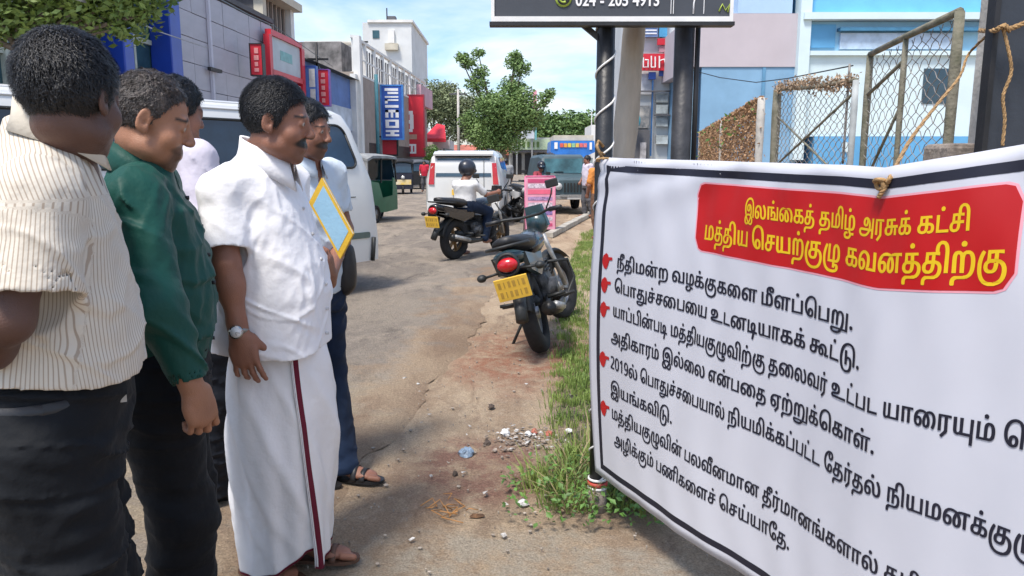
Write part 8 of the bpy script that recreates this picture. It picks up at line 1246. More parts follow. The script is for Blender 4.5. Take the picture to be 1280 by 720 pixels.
def sdf_hand(S_, W, d, n, th, s=1.0, curl=0.5, spread=0.12, thumb=0.5, curls=None):
    W = np.array(W, float); d = np.array(d, float); d /= np.linalg.norm(d); n = np.array(n, float); n -= d * (n @ d); n /= np.linalg.norm(n); t0_ = np.array(th, float); t = np.cross(n, d); t *= np.sign(t @ t0_)
    RM = np.stack([t, d, n], 1); S_.cap(W - d * .035 * s, W + d * .02 * s, .027 * s, .026 * s, .015, flat=n, ff=1.35)
    S_.ell(W + d * .052 * s, np.array([.041, .052, .0165]) * s, .018, R=RM)
    Ls = [.070, .078, .073, .058]; pts = []
    for i in range(4):
        b = W + d * (.086 - .004 * abs(i - 1.2)) * s + t * (.0295 - .0195 * i) * s; sp = (1.2 - i) * spread; c_ = (curls[i] if curls else curl * (0.85 + 0.12 * i)); ang = 0.35 * c_; p = b; r = (.0094, .0098, .0092, .0082)[i] * s
        S_.cap(b - d * .035 * s, b, r * 1.05, r, .012)
        for j, (f, inc) in enumerate(((.45, 0), (.30, .95 * c_), (.25, .75 * c_))):
            ang += inc if j else 0; v = (d * cos(ang) + n * sin(ang)); v = v + t * sp * cos(ang); v /= np.linalg.norm(v); q = p + v * Ls[i] * f * s; S_.cap(p, q, r * (1 - .09 * j), r * (1 - .09 * (j + 1)), .004); p = q; pts.append(q)
    b = W + d * .022 * s + t * .028 * s + n * .010 * s; v = d * .75 + t * thumb + n * .35; v /= np.linalg.norm(v); q = b + v * .042 * s; S_.cap(W + d * .005 * s, b, .016 * s, .0155 * s, .014); S_.cap(b, q, .0145 * s, .0112 * s, .012)
    v2 = v * .55 + d * .6 + n * .25; v2 /= np.linalg.norm(v2); S_.cap(q, q + v2 * .032 * s, .0112 * s, .0090 * s, .004)
    return pts
def make_body(par, mat, base, hc, R, hs, neck, arms, legs, h=0.0038, tint={}, torso=None, feet=None, armk=1.0, handspec=(), lo=(-.55, -.45, -.01), hi=(.55, .5, 1.85)):
    S_ = SDF(lo, hi, h); P = sdf_head(S_, hc, R, hs)
    nb = np.array(neck); up = P((0, -.028, -.055)); S_.cap(up, nb, .050 * hs, .060, .03); S_.cap(nb, nb - np.array([0, .01, .10]), .07, .10, .04)
    c = torso or [(0.86, 0, -.01, .13, .09), (1.0, 0, 0, .13, .095), (1.2, 0, 0, .14, .10), (1.36, 0, -.01, .13, .075), (1.42, 0, -.02, .07, .05)]; S_.column(c, .03)
    for sh, el, wr in arms: S_.cap(nb - np.array([0, .01, .07]), sh, .06, .045, .03); S_.cap(sh, el, .047 * armk, .040 * armk, .02); S_.cap(el, wr, .041 * armk, .026, .02); S_.ell(np.array(el) * .7 + np.array(wr) * .3, np.array((.043, .045, .06)) * armk, .02)
    for hp, kn, an in legs: S_.cap(hp, kn, .065, .042, .03); S_.cap(kn, an, .042, .031, .02); S_.ell(np.array(kn) * .72 + np.array(an) * .28 + np.array([0, -.012, 0]), (.043, .046, .1), .03)
    for an, fw in (feet or []):
        an = np.array(an); fw = np.array(fw); fw = fw / np.linalg.norm(fw); sd_ = np.array([fw[1], -fw[0], 0]); RM = np.stack([sd_, fw, np.array([0, 0, 1.])], 1)
        S_.ell([an[0] - fw[0] * .025, an[1] - fw[1] * .025, .042], (.030, .038, .036), .02, R=RM); S_.cap(an + [0, 0, -.0], np.array([*(an + fw * .09)[:2], .040]), .033, .022, .03); S_.ell([*(an + fw * .10)[:2], .032], (.042, .075, .020), .02, R=RM)
        for i in range(5):
            tb = an + fw * (.150 - .008 * i) + sd_ * (.030 - .0155 * i); S_.cap([tb[0], tb[1], .030], [*(tb + fw * (.040 - .004 * i))[:2], .027], .0105 if i else .0135, .0095 if i else .0125, .004)
    rings = [sdf_hand(S_, **q) for q in handspec]
    V, Q = S_.mesh(); V = relax(V, Q, 1, 0.4)
    col = head_tint(V, hc, R, hs, base, **tint); far = np.linalg.norm(V - np.array(hc), axis=1) > .17; nn = 1 + 0.14 * vnoise((V[:, 0] * 25).astype(np.float32), (V[:, 1] * 25).astype(np.float32), (V[:, 2] * 25).astype(np.float32))
    col[far] = nn[far, None]
    global NECK; NECK = nb * .55 + up * .45
    return quad_obj('body', V, Q, mat, par, {'Col': col}), rings
def make_hair(par, mat, hc, R, hs, thick=1.0, n=5000, length=0.02, wave=0.0, seed=1, h=0.0045, recede=0.0, radius=0.0008, amp=0.0025, nape=0.0):
    hc = np.array(hc); S_ = SDF(hc - .17 * hs, hc + .17 * hs, h); P = lambda v: hc + np.array(R @ Vector((v[0], v[1] * HY, v[2]))) * hs
    g = .0085 * thick; S_.ell(P((0, -.018, .037)), np.array([.076 + g, .099 * HY + g, .088 + g]) * hs, R=R)
    S_.displace(lambda x, y, z: -amp * 2 * vnoise(x * 48, y * 48, z * 48) - amp * vnoise(x * 130, y * 130, z * 130))
    S_.ell(P((0, .105 - recede, -.032)), np.array([.155, .085 * HY, .104 + recede * .5]) * hs, .01, 's', R); S_.ell(P((0, .020, -.100)), np.array([.22, .072, .092]) * hs, .008, 's', R)
    S_.ell(P((0, -.06, -.155 - nape)), np.array([.2, .2, .085]) * hs, .008, 's', R)
    for q in (-1, 1): S_.ell(P((q * .088, -.004, -.004)), np.array([.014, .019, .030]) * hs, .004, 's', R)
    S_.displace(lambda x, y, z: -amp * vnoise(x * 90 + 7, y * 90, z * 90) - amp * vnoise(x * 210, y * 210, z * 210))
    V, Q = S_.mesh(); V = relax(V, Q, 1, .25); o = quad_obj('hair', V, Q, mat, par)
    if n:
        r = np.random.default_rng(seed); c = P((0, -.01, .02)); idx = r.choice(len(V), n); p = V[idx]; nr = p - c; nr /= np.linalg.norm(nr, axis=1)[:, None]; ok = ((p - P((0, -.018, .037))) @ np.array(R)[:, 2] > -.12)
        Rm = np.array(R); down = -Rm[:, 2]; fwd = Rm[:, 1]; comb = down * 0.9 + fwd * (0.35 + wave * np.sin(p @ Rm[:, 2] * 90)[:, None] * 1.5) if wave else (down * 0.7 - fwd * 0.55)[None, :] + 0 * p
        comb = comb + r.normal(size=p.shape) * (0.35 + wave * .5); comb -= nr * (comb * nr).sum(1)[:, None]; comb /= np.maximum(1e-6, np.linalg.norm(comb, axis=1))[:, None]
        Ln = length * r.uniform(.5, 1.2, n)[:, None]; s1 = np.cross(comb, nr) * radius; a = p + nr * .0005; b = a + comb * Ln * .5 + nr * Ln * (.16 + wave * .35); e = b + comb * Ln * .5 - nr * Ln * .06
        T = np.concatenate([np.stack([a - s1, a + s1, b + s1], 1), np.stack([a - s1, b + s1, b - s1], 1), np.stack([b - s1, b + s1, e], 1)]); st = tri_obj('hair_strands', T, mat, o); st['kind'] = 'stuff'
    return o
def make_collar(par, mat, c, rx, ry, hgt=0.034, fall=0.05, tilt=0.30, gap=0.35, name='collar'):
    c = (NECK[0], NECK[1] + .004, c[2] + .024)
    mb = MB(); rows = []; n = 40
    for i in range(n + 1):
        q = pi / 2 + gap + (2 * pi - 2 * gap) * i / n; e = abs(i - n / 2) / (n / 2); pt = max(0, e - .72) / .28; C_ = Vector((cos(q), sin(q), 0)); row = []
        fl = fall * (1 + 0.30 * pt); out = 0.016 + 0.006 * pt
        for dr, z in ((0, -0.012), (-.003, hgt * (1 - .35 * pt)), (.004, (hgt + .004) * (1 - .35 * pt)), (out * .6, -fl * .35 + hgt * .6), (out + .004, hgt - fl - .012), (out, hgt - fl - .013), (.004, hgt * .5)):
            x = (rx + dr) * C_.x; y = (ry + dr) * C_.y; row.append(Vector((c[0] + x, c[1] + y, c[2] + z - (y + ry) * tilt)))
        rows.append(row)
    mb.loft(rows); return mb.build(name, mat, par)
def cloth(name, par, mat, lo, hi, h, build, amp=0.007, sc=(6, 6, 3.2), attr=None, it=1, amp2=0.002, seed=0.0, extra=None, crease=(8, 9)):
    S_ = SDF(lo, hi, h); build(S_, 0)
    def f(x, y, z):
        wx = .05 * vnoise(x * 5 + seed, y * 5, z * 4); a = (x + wx) * sc[0] + 0.8 * z * sc[2] * .5 + seed; b = (y + wx) * sc[1] - z * 1.4 + seed; c = z * sc[2] + x * 2
        m = .35 + .65 * np.clip(.5 + 1.1 * vnoise(x * 3.1 + 3, y * 3.1, z * 3.1 + seed), 0, 1)
        r = -amp * .45 * (fold(a, b, c) - 0.45) - m * amp * .5 * (fold(a * 2.3 + 5, b * 2.3 + z * 6, c * 2.2) - .45) - m * amp * .30 * (fold(a * 5 + 2, b * 5, c * 4.2) - .45) - amp2 * vnoise(x * 60, y * 60, z * 40)
        w2 = .12 * vnoise(x * 3 + seed, y * 3 + 4, z * 3)
        sh_ = lambda q: np.clip(1 - 3.4 * np.abs(q), 0, 1) ** 1.2      # narrow creases on smooth cloth
        k1 = sh_(vnoise((x + y + w2) * crease[0] + z * crease[1] + seed, z * 2.4 - (x + y) * 1.5, x * 0 + seed)); k2 = sh_(vnoise((x - y - w2) * crease[0] * .9 - z * crease[1] * 1.3 + seed * 2, z * 2.8 + (x - y) * 1.5, x * 0 + seed + 3))
        r = np.clip(r - amp * 0.95 * (k1 * m + k2 * (1.2 - m)) + amp * .2, -2.3 * amp, .6 * amp)
        return r + (extra(x, y, z) if extra else 0)
    S_.displace(f); build(S_, 1); V, Q = S_.mesh(); V = relax(V, Q, it, .45)
    return quad_obj(name, V, Q, mat, par, attr(V) if attr else None), V
def cut(S_, z0=None, plane=None):
    """keep z > z0, or the side of a plane the normal points to"""
    if z0 is not None: S_.op(lambda x, y, z: (z0 - z) + 0 * x + 0 * y, S_.lo, [a[-1] for a in S_.ax], 0, 'i')
def sleeve(S_, sh, end, r0, r1, ph, ff=1.0, mid=None):
    sh = np.array(sh, float); end = np.array(end, float); L_ = np.linalg.norm(end - sh); d = (end - sh) / L_
    if ph == 0:
        def fn(x, y, z):
            px = x - sh[0]; py = y - sh[1]; pz = z - sh[2]; t = px * d[0] + py * d[1] + pz * d[2]; tc_ = np.clip(t, 0, L_ + .05)
            q = np.sqrt((px - d[0] * tc_) ** 2 + (py - d[1] * tc_) ** 2 + (pz - d[2] * tc_) ** 2) - (r0 + (r1 - r0) * tc_ / L_); return np.maximum(q, t - L_)
        m = max(r0, r1); S_.op(fn, np.minimum(sh, end) - m, np.maximum(sh, end) + m, .022)
    else:   # hollow at the opening
        S_.cap(end - d * .030, end + d * .02, r1 - .012, r1 - .008, .003, 's')
def fabric(name, col, rough=0.85, attr=None, var=0.05, bmp=0.34):
    m = M(name, col, rough, var, 5, bmp, 34, attr=attr, spec=0.2); b = m.node_tree.nodes['Principled BSDF']; b.inputs['Sheen Weight'].default_value = 0.04; return m
def stripes(name, c1, c2, pitch):
    if name in MATS: return MATS[name]
    m = fabric(name, c1); nt = m.node_tree; b = nt.nodes['Principled BSDF']; at = N(nt, 'ShaderNodeAttribute', attribute_name='su'); mu = N(nt, 'ShaderNodeMath', operation='MULTIPLY'); mu.inputs[1].default_value = 2 * pi / pitch; L(nt, at.outputs['Fac'], mu.inputs[0])
    si = N(nt, 'ShaderNodeMath', operation='SINE'); L(nt, mu.outputs[0], si.inputs[0]); mr = N(nt, 'ShaderNodeMapRange'); mr.inputs[1].default_value = 0.45; mr.inputs[2].default_value = 0.8; L(nt, si.outputs[0], mr.inputs[0])
    old = b.inputs['Base Color'].links[0].from_socket; mx_ = N(nt, 'ShaderNodeMixRGB'); L(nt, mr.outputs[0], mx_.inputs[0]); L(nt, old, mx_.inputs[1]); mx_.inputs[2].default_value = (*c2, 1); L(nt, mx_.outputs[0], b.inputs['Base Color']); return m
def shoe(par, c, fw, mat, s=1.0):
    c = np.array([c[0], c[1], 0.]); fw = np.array([fw[0], fw[1], 0.]); fw /= np.linalg.norm(fw); sd_ = np.array([fw[1], -fw[0], 0]); RM = np.stack([sd_, fw, np.array([0, 0, 1.])], 1); S_ = SDF(c - [.2, .2, .02], c + [.2, .25, .16], .006)
    S_.ell(c + fw * .10 + [0, 0, .03], (.046, .095, .038), .02, R=RM); S_.ell(c - fw * .01 + [0, 0, .045], (.038, .05, .055), .03, R=RM); cut(S_, 0.002); V, Q = S_.mesh(); return quad_obj('shoe', V, Q, mat, par)
def sandal(par, c, fw, mat_s, mat_t):
    fw = Vector((fw[0], fw[1], 0)).normalized(); sd_ = Vector((fw.y, -fw.x, 0)); c = Vector((c[0], c[1], 0)) ; mb = MB(); out = []
    for t, w_ in ((-.055, .02), (-.03, .034), (.03, .033), (.10, .043), (.16, .042), (.195, .026), (.205, .008)): out.append((t, w_))
    poly = [c + fw * t + sd_ * w_ for t, w_ in out] + [c + fw * t - sd_ * w_ for t, w_ in reversed(out)]
    mb.loft([[p + Vector((0, 0, .001)) for p in poly], [p + Vector((0, 0, .014)) for p in poly]], smooth=False); o = mb.build('sandal', mat_s, par)
    for t, hh_ in ((.115, .058), (.075, .074)):
        mb = MB(); rows = []
        for i in range(13):
            q = pi * i / 12; x = cos(q) * .045; z = .012 + sin(q) * hh_ * .80; rows.append([c + fw * (t - .013) + sd_ * x + Vector((0, 0, z)), c + fw * (t + .013) + sd_ * x + Vector((0, 0, z)), c + fw * (t + .013) + sd_ * x * .93 + Vector((0, 0, z - .003)), c + fw * (t - .013) + sd_ * x * .93 + Vector((0, 0, z - .003))])
        mb.loft(rows); mb.build('strap', mat_t, o)
    return o
m_brownl = M('brown_leather', (0.13, 0.065, 0.04), 0.6, 0.2, 20, 0.2, 90); m_shoe = M('black_shoe_leather', (0.015, 0.015, 0.016), 0.3, 0.2, 10, 0.05)

# ---- 1: nearest man, cream striped shirt, seen from behind on the left
fr = Frame(-0.905, 1.52, 26); p1_ = thing('person', 'man in a cream pinstriped short sleeved shirt and black trousers, nearest at the left edge', 'person', fr.o, fr.rz)
b_ = radians(78 - 26); R1 = rot3(b_, radians(8), 0); hc = fr.l(90, 122, 1.45); hc[2] = 1.520
shR = fr.l(46, 246, 1.335); elR = fr.l(8, 400, 1.27); wrR = fr.l(-55, 470, 1.40); seR = fr.l(38, 367, 1.30)
shL = np.array([-.19, .0, 1.38]); elL = np.array([-.25, -.08, 1.10]); wrL = np.array([-.1, -.20, .98])
make_body(p1_, m_skinA, (0.115, 0.058, 0.042), hc, R1, .93, (0, .00, 1.43), [(shR, elR, wrR), (shL, elL, wrL)], [((.09, 0, .85), (.09, .01, .48), (.09, -.02, .09)), ((-.09, 0, .85), (-.09, .01, .48), (-.09, -.02, .09))],
    handspec=[dict(W=wrR, d=wrR - elR, n=(-.2, -.8, .5), th=(0, .3, 1), curl=.7)], lo=(-.38, -.45, .3), hi=(.42, .32, 1.72), tint=dict(beard=.25))
make_hair(p1_, m_hairw, hc, R1, .93, .8, 16000, .022, .14, 4, recede=.006, nape=.022, amp=.0013, radius=.0007)
K1 = [(.90, 0, -.035, .18, .14), (.98, 0, -.022, .185, .158), (1.08, 0, -.018, .185, .157), (1.2, 0, -.02, .185, .138), (1.3, 0, -.02, .19, .122), (1.38, 0, -.02, .155, .10), (1.44, 0, -.01, .085, .07), (1.475, 0, -.005, .060, .060)]
def b1(S_, ph):
    if ph == 0: S_.column(K1, .02); S_.cap((.03, -.02, 1.43), shR, .045, .066, .06); S_.cap((-.03, -.02, 1.43), shL, .045, .064, .06)
    sleeve(S_, shR, seR, .070, .086, ph); sleeve(S_, shL, elL, .066, .082, ph)
    if ph == 1:
        S_.op(lambda x, y, z: (0.985 + 0.010 * np.sin(x * 18 + y * 9) + 0.02 * np.clip(-y, -.1, .1) * 3 - z), S_.lo, [a[-1] for a in S_.ax], 0, 'i'); S_.column([(.80, 0, -.03, .16, .130), (.985, 0, -.028, .162, .130)], .004, 's')
def at1(V):
    ang = np.arctan2(V[:, 0], V[:, 1] - .0); u = ang * .185 * (1 + 0.0 * V[:, 2]) + .012 * np.sin(V[:, 2] * 9 + V[:, 1] * 12); d = seR - shR; L_ = np.linalg.norm(d); d /= L_; rel = V - shR; t = rel @ d; pp = rel - t[:, None] * d; rr_ = np.linalg.norm(pp, axis=1)
    e1 = np.cross(d, [0, 0, 1.]); e1 = np.cross(d, e1); e1 /= np.linalg.norm(e1); e2 = np.cross(d, e1); us = np.arctan2(pp @ e2, pp @ e1) * .085; sl = (rr_ < .105) & (t > .03) & (V[:, 0] > .14 - .0 * t); u = np.where(sl, us + .5, u)
    yoke = (V[:, 2] > 1.34) & ~sl; u = np.where(yoke, V[:, 1] + .3 * V[:, 2], u); return {'su': u}
cloth('shirt', p1_, stripes('cream_pinstripe', (0.66, 0.61, 0.52), (0.40, 0.33, 0.26), .0078), (-.42, -.32, .86), (.46, .34, 1.54), .0052, b1, .008, (5, 5, 2.6), at1, 1, .0012, 3.0)
make_collar(p1_, fabric('cream_collar', (0.62, 0.57, 0.48)), (0, -.012, 1.462), .060, .064, .032, .050, .36)
def b1t(S_, ph):
    if ph == 0:
        S_.column([(.80, 0, -.055, .172, .140), (.90, 0, -.042, .170, .142), (.985, 0, -.032, .160, .136)], .03)
        for q in (-1, 1): S_.cap((q * .085, -.065, .84), (q * .10, -.01, .46), .125, .094, .04); S_.cap((q * .10, -.01, .46), (q * .10, -.05, .05), .094, .088, .03)
    else: cut(S_, .035)
cloth('trousers', p1_, fabric('black_trouser_cloth', (0.006, 0.0075, 0.010), .75), (-.28, -.28, .02), (.28, .24, .99), .0065, b1t, .013, (3.5, 3.5, 7), None, 1, .0008, 6, crease=(4, 20))
mb = MB(); rows = []
for i in range(49):
    q = 2 * pi * i / 48; x, y = .172 * cos(q), .146 * sin(q) - .040; rows.append([Vector((x * f, y * f, z + .008 * sin(q) + .0)) for f, z in ((1.0, .925), (1.0, .962), (.97, .962), (.97, .925))])
mb.loft(rows, cap=False); mb.build('belt', m_black, p1_)
bx(p1_, 'belt_clip', (.08, .080, .925), (.090, .096, .940), m_steel)
for q in (-1, 1): shoe(p1_, (q * .1, 0), (q * .15, 1), m_shoe)

# ---- 2: man in the dark green shirt
fr = Frame(-0.965, 2.03, 20); pp2 = thing('person', 'man with greying hair in a dark green long sleeved shirt', 'person', fr.o, fr.rz)
R2 = rot3(radians(-2), radians(18), radians(0)); hc = fr.l(190, 152, 1.98)
shR = fr.l(166, 250, 1.87); elR = fr.l(196, 385, 1.79); wrR = fr.l(236, 478, 1.80)
shL = np.array([-.19, .0, 1.34]); elL = np.array([-.24, .0, 1.06]); wrL = np.array([-.24, .03, .84])
_, rg = make_body(pp2, m_skinB, (0.37, 0.175, 0.10), hc, R2, .98, (0, -.01, 1.39), [(shR, elR, wrR), (shL, elL, wrL)], [((.09, 0, .85), (.09, .01, .46), (.09, -.02, .09)), ((-.09, 0, .85), (-.09, .01, .46), (-.09, -.02, .09))],
    handspec=[dict(W=wrR + np.array([0, .008, -.012]), d=(-.05, .22, -1), n=(-.75, -.55, 0), th=(-.5, .8, 0), s=1.05, curl=1.15, thumb=.35), dict(W=wrL, d=wrL - elL, n=(1, 0, -.3), th=(0, 0, 1), curl=.8)], armk=.82, torso=[(0.86, 0, -.01, .13, .09), (1.0, 0, 0, .13, .1), (1.3, 0, -.01, .13, .085), (1.37, 0, -.02, .07, .05)], tint=dict(beard=.7, mous=.6), lo=(-.36, -.25, .3), hi=(.40, .38, 1.70))
make_hair(pp2, m_hairg, hc, R2, .98, .55, 9000, .010, 0, 5, recede=.012, amp=.0022, radius=.0007)
K2 = [(.80, 0, -.01, .165, .125), (.95, 0, .0, .17, .140), (1.05, 0, .005, .172, .145), (1.18, 0, .0, .175, .135), (1.28, 0, -.005, .175, .120), (1.33, 0, -.02, .16, .10), (1.385, 0, -.01, .08, .07), (1.415, 0, .0, .062, .062)]
def b2(S_, ph):
    if ph == 0:
        S_.column(K2, .02); S_.cap((.04, -.01, 1.365), shR, .052, .064, .05); S_.cap((-.04, -.01, 1.365), shL, .052, .062, .05)
        S_.op(lambda x, y, z: .885 + .012 * np.sin(y * 25 + x * 7) - z, S_.lo, [a[-1] for a in S_.ax], 0, 'i')
        S_.cap(shR, elR, .068, .060, .035); sleeve(S_, elR, wrR, .062, .045, 0); S_.cap(shL, elL, .066, .058, .035); sleeve(S_, elL, wrL, .06, .045, 0)
    else: sleeve(S_, elR, wrR, .062, .045, 1); sleeve(S_, elL, wrL, .06, .045, 1)
green = fabric('green_satin_shirt', (0.009, 0.066, 0.052), .55)
cloth('shirt', pp2, green, (-.42, -.3, .80), (.42, .42, 1.46), .0055, b2, .014, (5.5, 5.5, 3.0), None, 1, .0006, 9)
make_collar(pp2, green, (0, .0, 1.40), .069, .074, .034, .060, .45, .3)
for i in range(6):
    z = 1.31 - i * .078; y = float(np.interp(z, [k[0] for k in K2], [k[2] + k[4] for k in K2])) - .001; MB().cyl((0, y - .004, z), (0, y + .007, z), .0055, 8).build('button', m_black, pp2)
def b2t(S_, ph):
    if ph == 0:
        S_.column([(.78, 0, -.01, .165, .13), (.88, 0, -.005, .16, .13), (.93, 0, -.005, .15, .125)], .03)
        for q in (-1, 1): S_.cap((q * .085, -.01, .82), (q * .10, .03, .44), .112, .084, .04); S_.cap((q * .10, .03, .44), (q * .10, .0, .04), .084, .082, .03)
    else: cut(S_, .035)
cloth('trousers', pp2, fabric('black_trousers_two', (0.005, 0.006, 0.008), .75), (-.27, -.24, .02), (.27, .24, .94), .0075, b2t, .012, (4, 4, 6), None, 1, .0005, 12, crease=(4, 20))
for q in (-1, 1): shoe(pp2, (q * .1, 0), (q * .15, 1), m_shoe)
mb = MB(); mb.torus(rg[0][1] * .35 + (wrR + np.array([-.01, .02, -.09])) * .65, (0, .2, -1), .0105, .0022, 16, 6); mb.build('ring', M('gold_ring', (0.8, 0.62, 0.35), 0.25, 0.05, metal=0.9), pp2)

# ---- 4: man in white shirt and white sarong
fr = Frame(-0.80, 2.50, -6); p4_ = thing('person', 'man in a white shirt and long white sarong with a maroon stripe', 'person', fr.o, fr.rz)
R4 = rot3(radians(8), radians(9), 0); hc = fr.l(348, 153, 2.44)
shR = fr.l(276, 240, 2.33); elR = fr.l(283, 330, 2.28); wrR = fr.l(299, 418, 2.27); seR = fr.l(280, 311, 2.29)
shL = np.array([-.165, -.0, 1.34]); elL = np.array([-.20, -.03, 1.08]); wrL = np.array([-.17, -.03, .86])
footR = fr.l(318, 706, 2.44); footL = fr.l(378, 697, 2.53); footR[2] = footL[2] = .075
_, rg = make_body(p4_, m_skinC, (0.28, 0.125, 0.078), hc, R4, 1.04, (0.0, .0, 1.415), [(shR, elR, wrR), (shL, elL, wrL)], [((.09, 0, .85), (.09, 0, .46), footR), ((-.07, 0, .85), (-.07, .02, .46), footL)], feet=[(footR, (.25, 1, 0)), (footL, (-.1, 1, 0))],
    handspec=[dict(W=wrR, d=fr.l(314, 480, 2.27) - wrR, n=(-1, -.15, 0), th=(-.1, 1, 0), s=1.06, curls=[.25, .42, .55, .5], spread=.13, thumb=.55), dict(W=wrL, d=wrL - elL, n=(1, 0, -.3), th=(0, 0, 1), curl=.8)], tint=dict(beard=.35, mous=1.0), lo=(-.40, -.25, -.005), hi=(.40, .36, 1.76), h=.0038)
make_hair(p4_, m_hair, hc, R4, 1.04, 1.2, 12000, .018, 0, 6, recede=.008, amp=.0008, radius=.0006)
K4 = [(.74, 0, -.005, .208, .188), (.86, 0, 0, .206, .182), (.98, 0, .014, .20, .174), (1.08, 0, .012, .193, .162), (1.2, 0, .0, .183, .138), (1.30, 0, -.015, .175, .116), (1.36, 0, -.025, .16, .10), (1.41, 0, -.015, .08, .07), (1.44, 0, -.005, .065, .065)]
def b4(S_, ph):
    if ph == 0: S_.column(K4, .02); S_.cap((.04, -.02, 1.385), shR, .052, .066, .05); S_.cap((-.04, -.02, 1.385), shL, .052, .062, .05)
    sleeve(S_, shR, seR, .058, .074, ph); sleeve(S_, shL, elL, .07, .068, ph)
    if ph == 1: S_.op(lambda x, y, z: (.795 + .010 * np.sin(x * 14 + y * 12) - z), S_.lo, [a[-1] for a in S_.ax], 0, 'i'); S_.column([(.7, 0, 0, .195, .175), (.83, 0, 0, .195, .17)], .004, 's')
wshirt = fabric('white_cotton_shirt', (0.80, 0.80, 0.82), .85, var=.02)
def fold4(x, y, z):   # long soft creases fanning from the shoulder and pulling across the belly
    return -.006 * np.sin((x * .6 + y) * 38 + z * 9) * np.clip((1.32 - z) * 3, 0, 1) * np.clip((z - .86) * 6, 0, 1) * (.5 + .5 * vnoise(x * 4, y * 4, z * 5))
cloth('shirt', p4_, wshirt, (-.42, -.32, .76), (.44, .34, 1.5), .0050, b4, .0095, (5.5, 5.5, 2.6), None, 1, .0010, 17, fold4)
make_collar(p4_, wshirt, (0, -.008, 1.425), .072, .080, .036, .060, .45, .30)
for i in range(7):
    z = 1.34 - i * .083; y = float(np.interp(z, [k[0] for k in K4], [k[2] + k[4] for k in K4])) - .001; MB().cyl((-.004, y - .004, z), (-.004, y + .006, z), .0055, 8).build('button', M('pearl_button', (0.6, 0.6, 0.6), .3), p4_)
# wrapped sarong: one spiral sheet, overlapping at the front
m_sar = fabric('white_sarong_cloth', (0.80, 0.79, 0.79), .8, var=.02); m_mar = fabric('maroon_border', (0.13, 0.012, 0.028), .8)
LAP = radians(52)      # where the outer edge lies, from +y toward +x
def sar(q, z, off=0.0):
    """q from 0 (outer edge) round to 2 pi + overlap; z in metres"""
    f = (z - .04) / .82; th = LAP - .38 * max(0, 1 - f) ** 1.5 - q; tk_ = .030 * min(1, max(0, (z - .42) / .38)) ** 2; A_ = .165 + .030 * f - tk_; B_ = .150 + .032 * f - tk_
    pl = .007 * sin(q * 7 + 2.2 * f) * (1 - .5 * f) + .009 * sin(q * 3 + 5 * f + 1) + .006 * sin(13 * q - 6 * f) * (1 - f) + .008 * float(fold(np.float32(q * 2.2 + z * 2.6), np.float32(z * 3 - q), np.float32(2.5)))
    sp = -.014 * (q / (2 * pi)) + off; cx = .0; cy = .01 - .01 * (1 - f)
    belly = 1 + .075 * sin(pi * min(1, max(0, f)) ** .8); dg = .5 + .5 * sin(q * 9 + z * 26 + 1.5 * sin(z * 7)); pl += .011 * dg ** 3 * sin(pi * min(1, max(0, f))) * min(1, abs(q - .1) * 3)
    return Vector((cx + (A_ * belly + pl + sp) * sin(th), cy + (B_ * belly + pl + sp) * cos(th), z))
def hem(q):       # the hem: low at the outer corner, lifted beside it, lower again at the back
    k = np.array([(-.01, .045), (.10, .035), (.30, .045), (1.2, .07), (3.2, .085), (4.5, .035), (5.2, .030), (5.75, .065), (6.15, .105), (6.6, .12), (7.6, .12)]); return float(np.interp(q, k[:, 0], k[:, 1]))
QM = 2 * pi + .8; mb = MB(); rows = []; nq = 190
for i in range(nq + 1):
    q = QM * i / nq; h0 = hem(q); zs_ = [h0 + (.86 - h0) * j / 60 for j in range(61)]; rows.append([sar(q, z) for z in zs_] + [sar(q, z, -.0025) for z in reversed(zs_)])
mb.loft(rows, cap=True); sg = mb.build('sarong', m_sar, p4_)
mb = MB()
for q0, q1 in ((.045, .150),):
    rows = []
    for i in range(5):
        q = q0 + (q1 - q0) * i / 4; rows.append([sar(q, hem(q) + .001 + (.855 - hem(q)) * j / 60, .0012) for j in range(61)])
    mb.loft(rows, cap=False, closed=False)
mb.build('maroon_stripe', m_mar, sg, normals=False)
mb = MB(); rows = [[sar(q, hem(q) + .0, .0014), sar(q, hem(q) + .008, .0014)] for q in np.linspace(0, QM, 180)]; mb.loft(rows, cap=False, closed=False); mb.build('maroon_hem', m_mar, sg, normals=False)
mb = MB(); rows = [[sar(q, hem(q) + .001 + (.855 - hem(q)) * j / 60, .0012) for j in range(61)] for q in (.015, .022)]; mb.loft(rows, cap=False, closed=False); mb.build('thin_stripe', M('grey_thread', (0.25, 0.22, 0.24), .8), sg, normals=False)
sandal(p4_, footR, (.25, 1, 0), m_brownl, m_brownl); sandal(p4_, footL, (-.1, 1, 0), m_brownl, m_brownl)
wt = thing('wristwatch', 'round white faced wristwatch on the wrist of the man in white', 'wristwatch', p4_.matrix_world @ Vector((0, 0, 0)))
axv = Vector(wrR - elR).normalized(); wc = Vector(wrR) - axv * .012; side = Vector((1, .25, 0)); side = (side - axv * side.dot(axv)).normalized()
wt.location = fr.o + fr.r * wc.x + fr.f * wc.y + Vector((0, 0, wc.z)); wt.rotation_euler = (0, 0, fr.rz)
mb = MB(); mb.torus((0, 0, 0), axv, .0285, .0035, 26, 6, sq=2.4); mb.build('strap', M('steel_strap', (0.40, 0.40, 0.38), .35, .2, metal=.8), wt)
mb = MB(); mb.cyl(side * .026, side * .037, .0205, 24); mb.build('case', M('steel_case', (0.55, 0.55, 0.52), .25, .1, metal=.9), wt)
mb = MB(); mb.cyl(side * .0371, side * .0378, .0165, 24); fc = mb.build('dial', m_letter, wt); mb = MB(); up_ = axv; sx_ = side.cross(up_)
for v, l in ((up_, .010), (sx_ + up_ * .3, .012)): mb.bar(side * .0384, side * .0384 + v.normalized() * l, .0012, .0006, side)
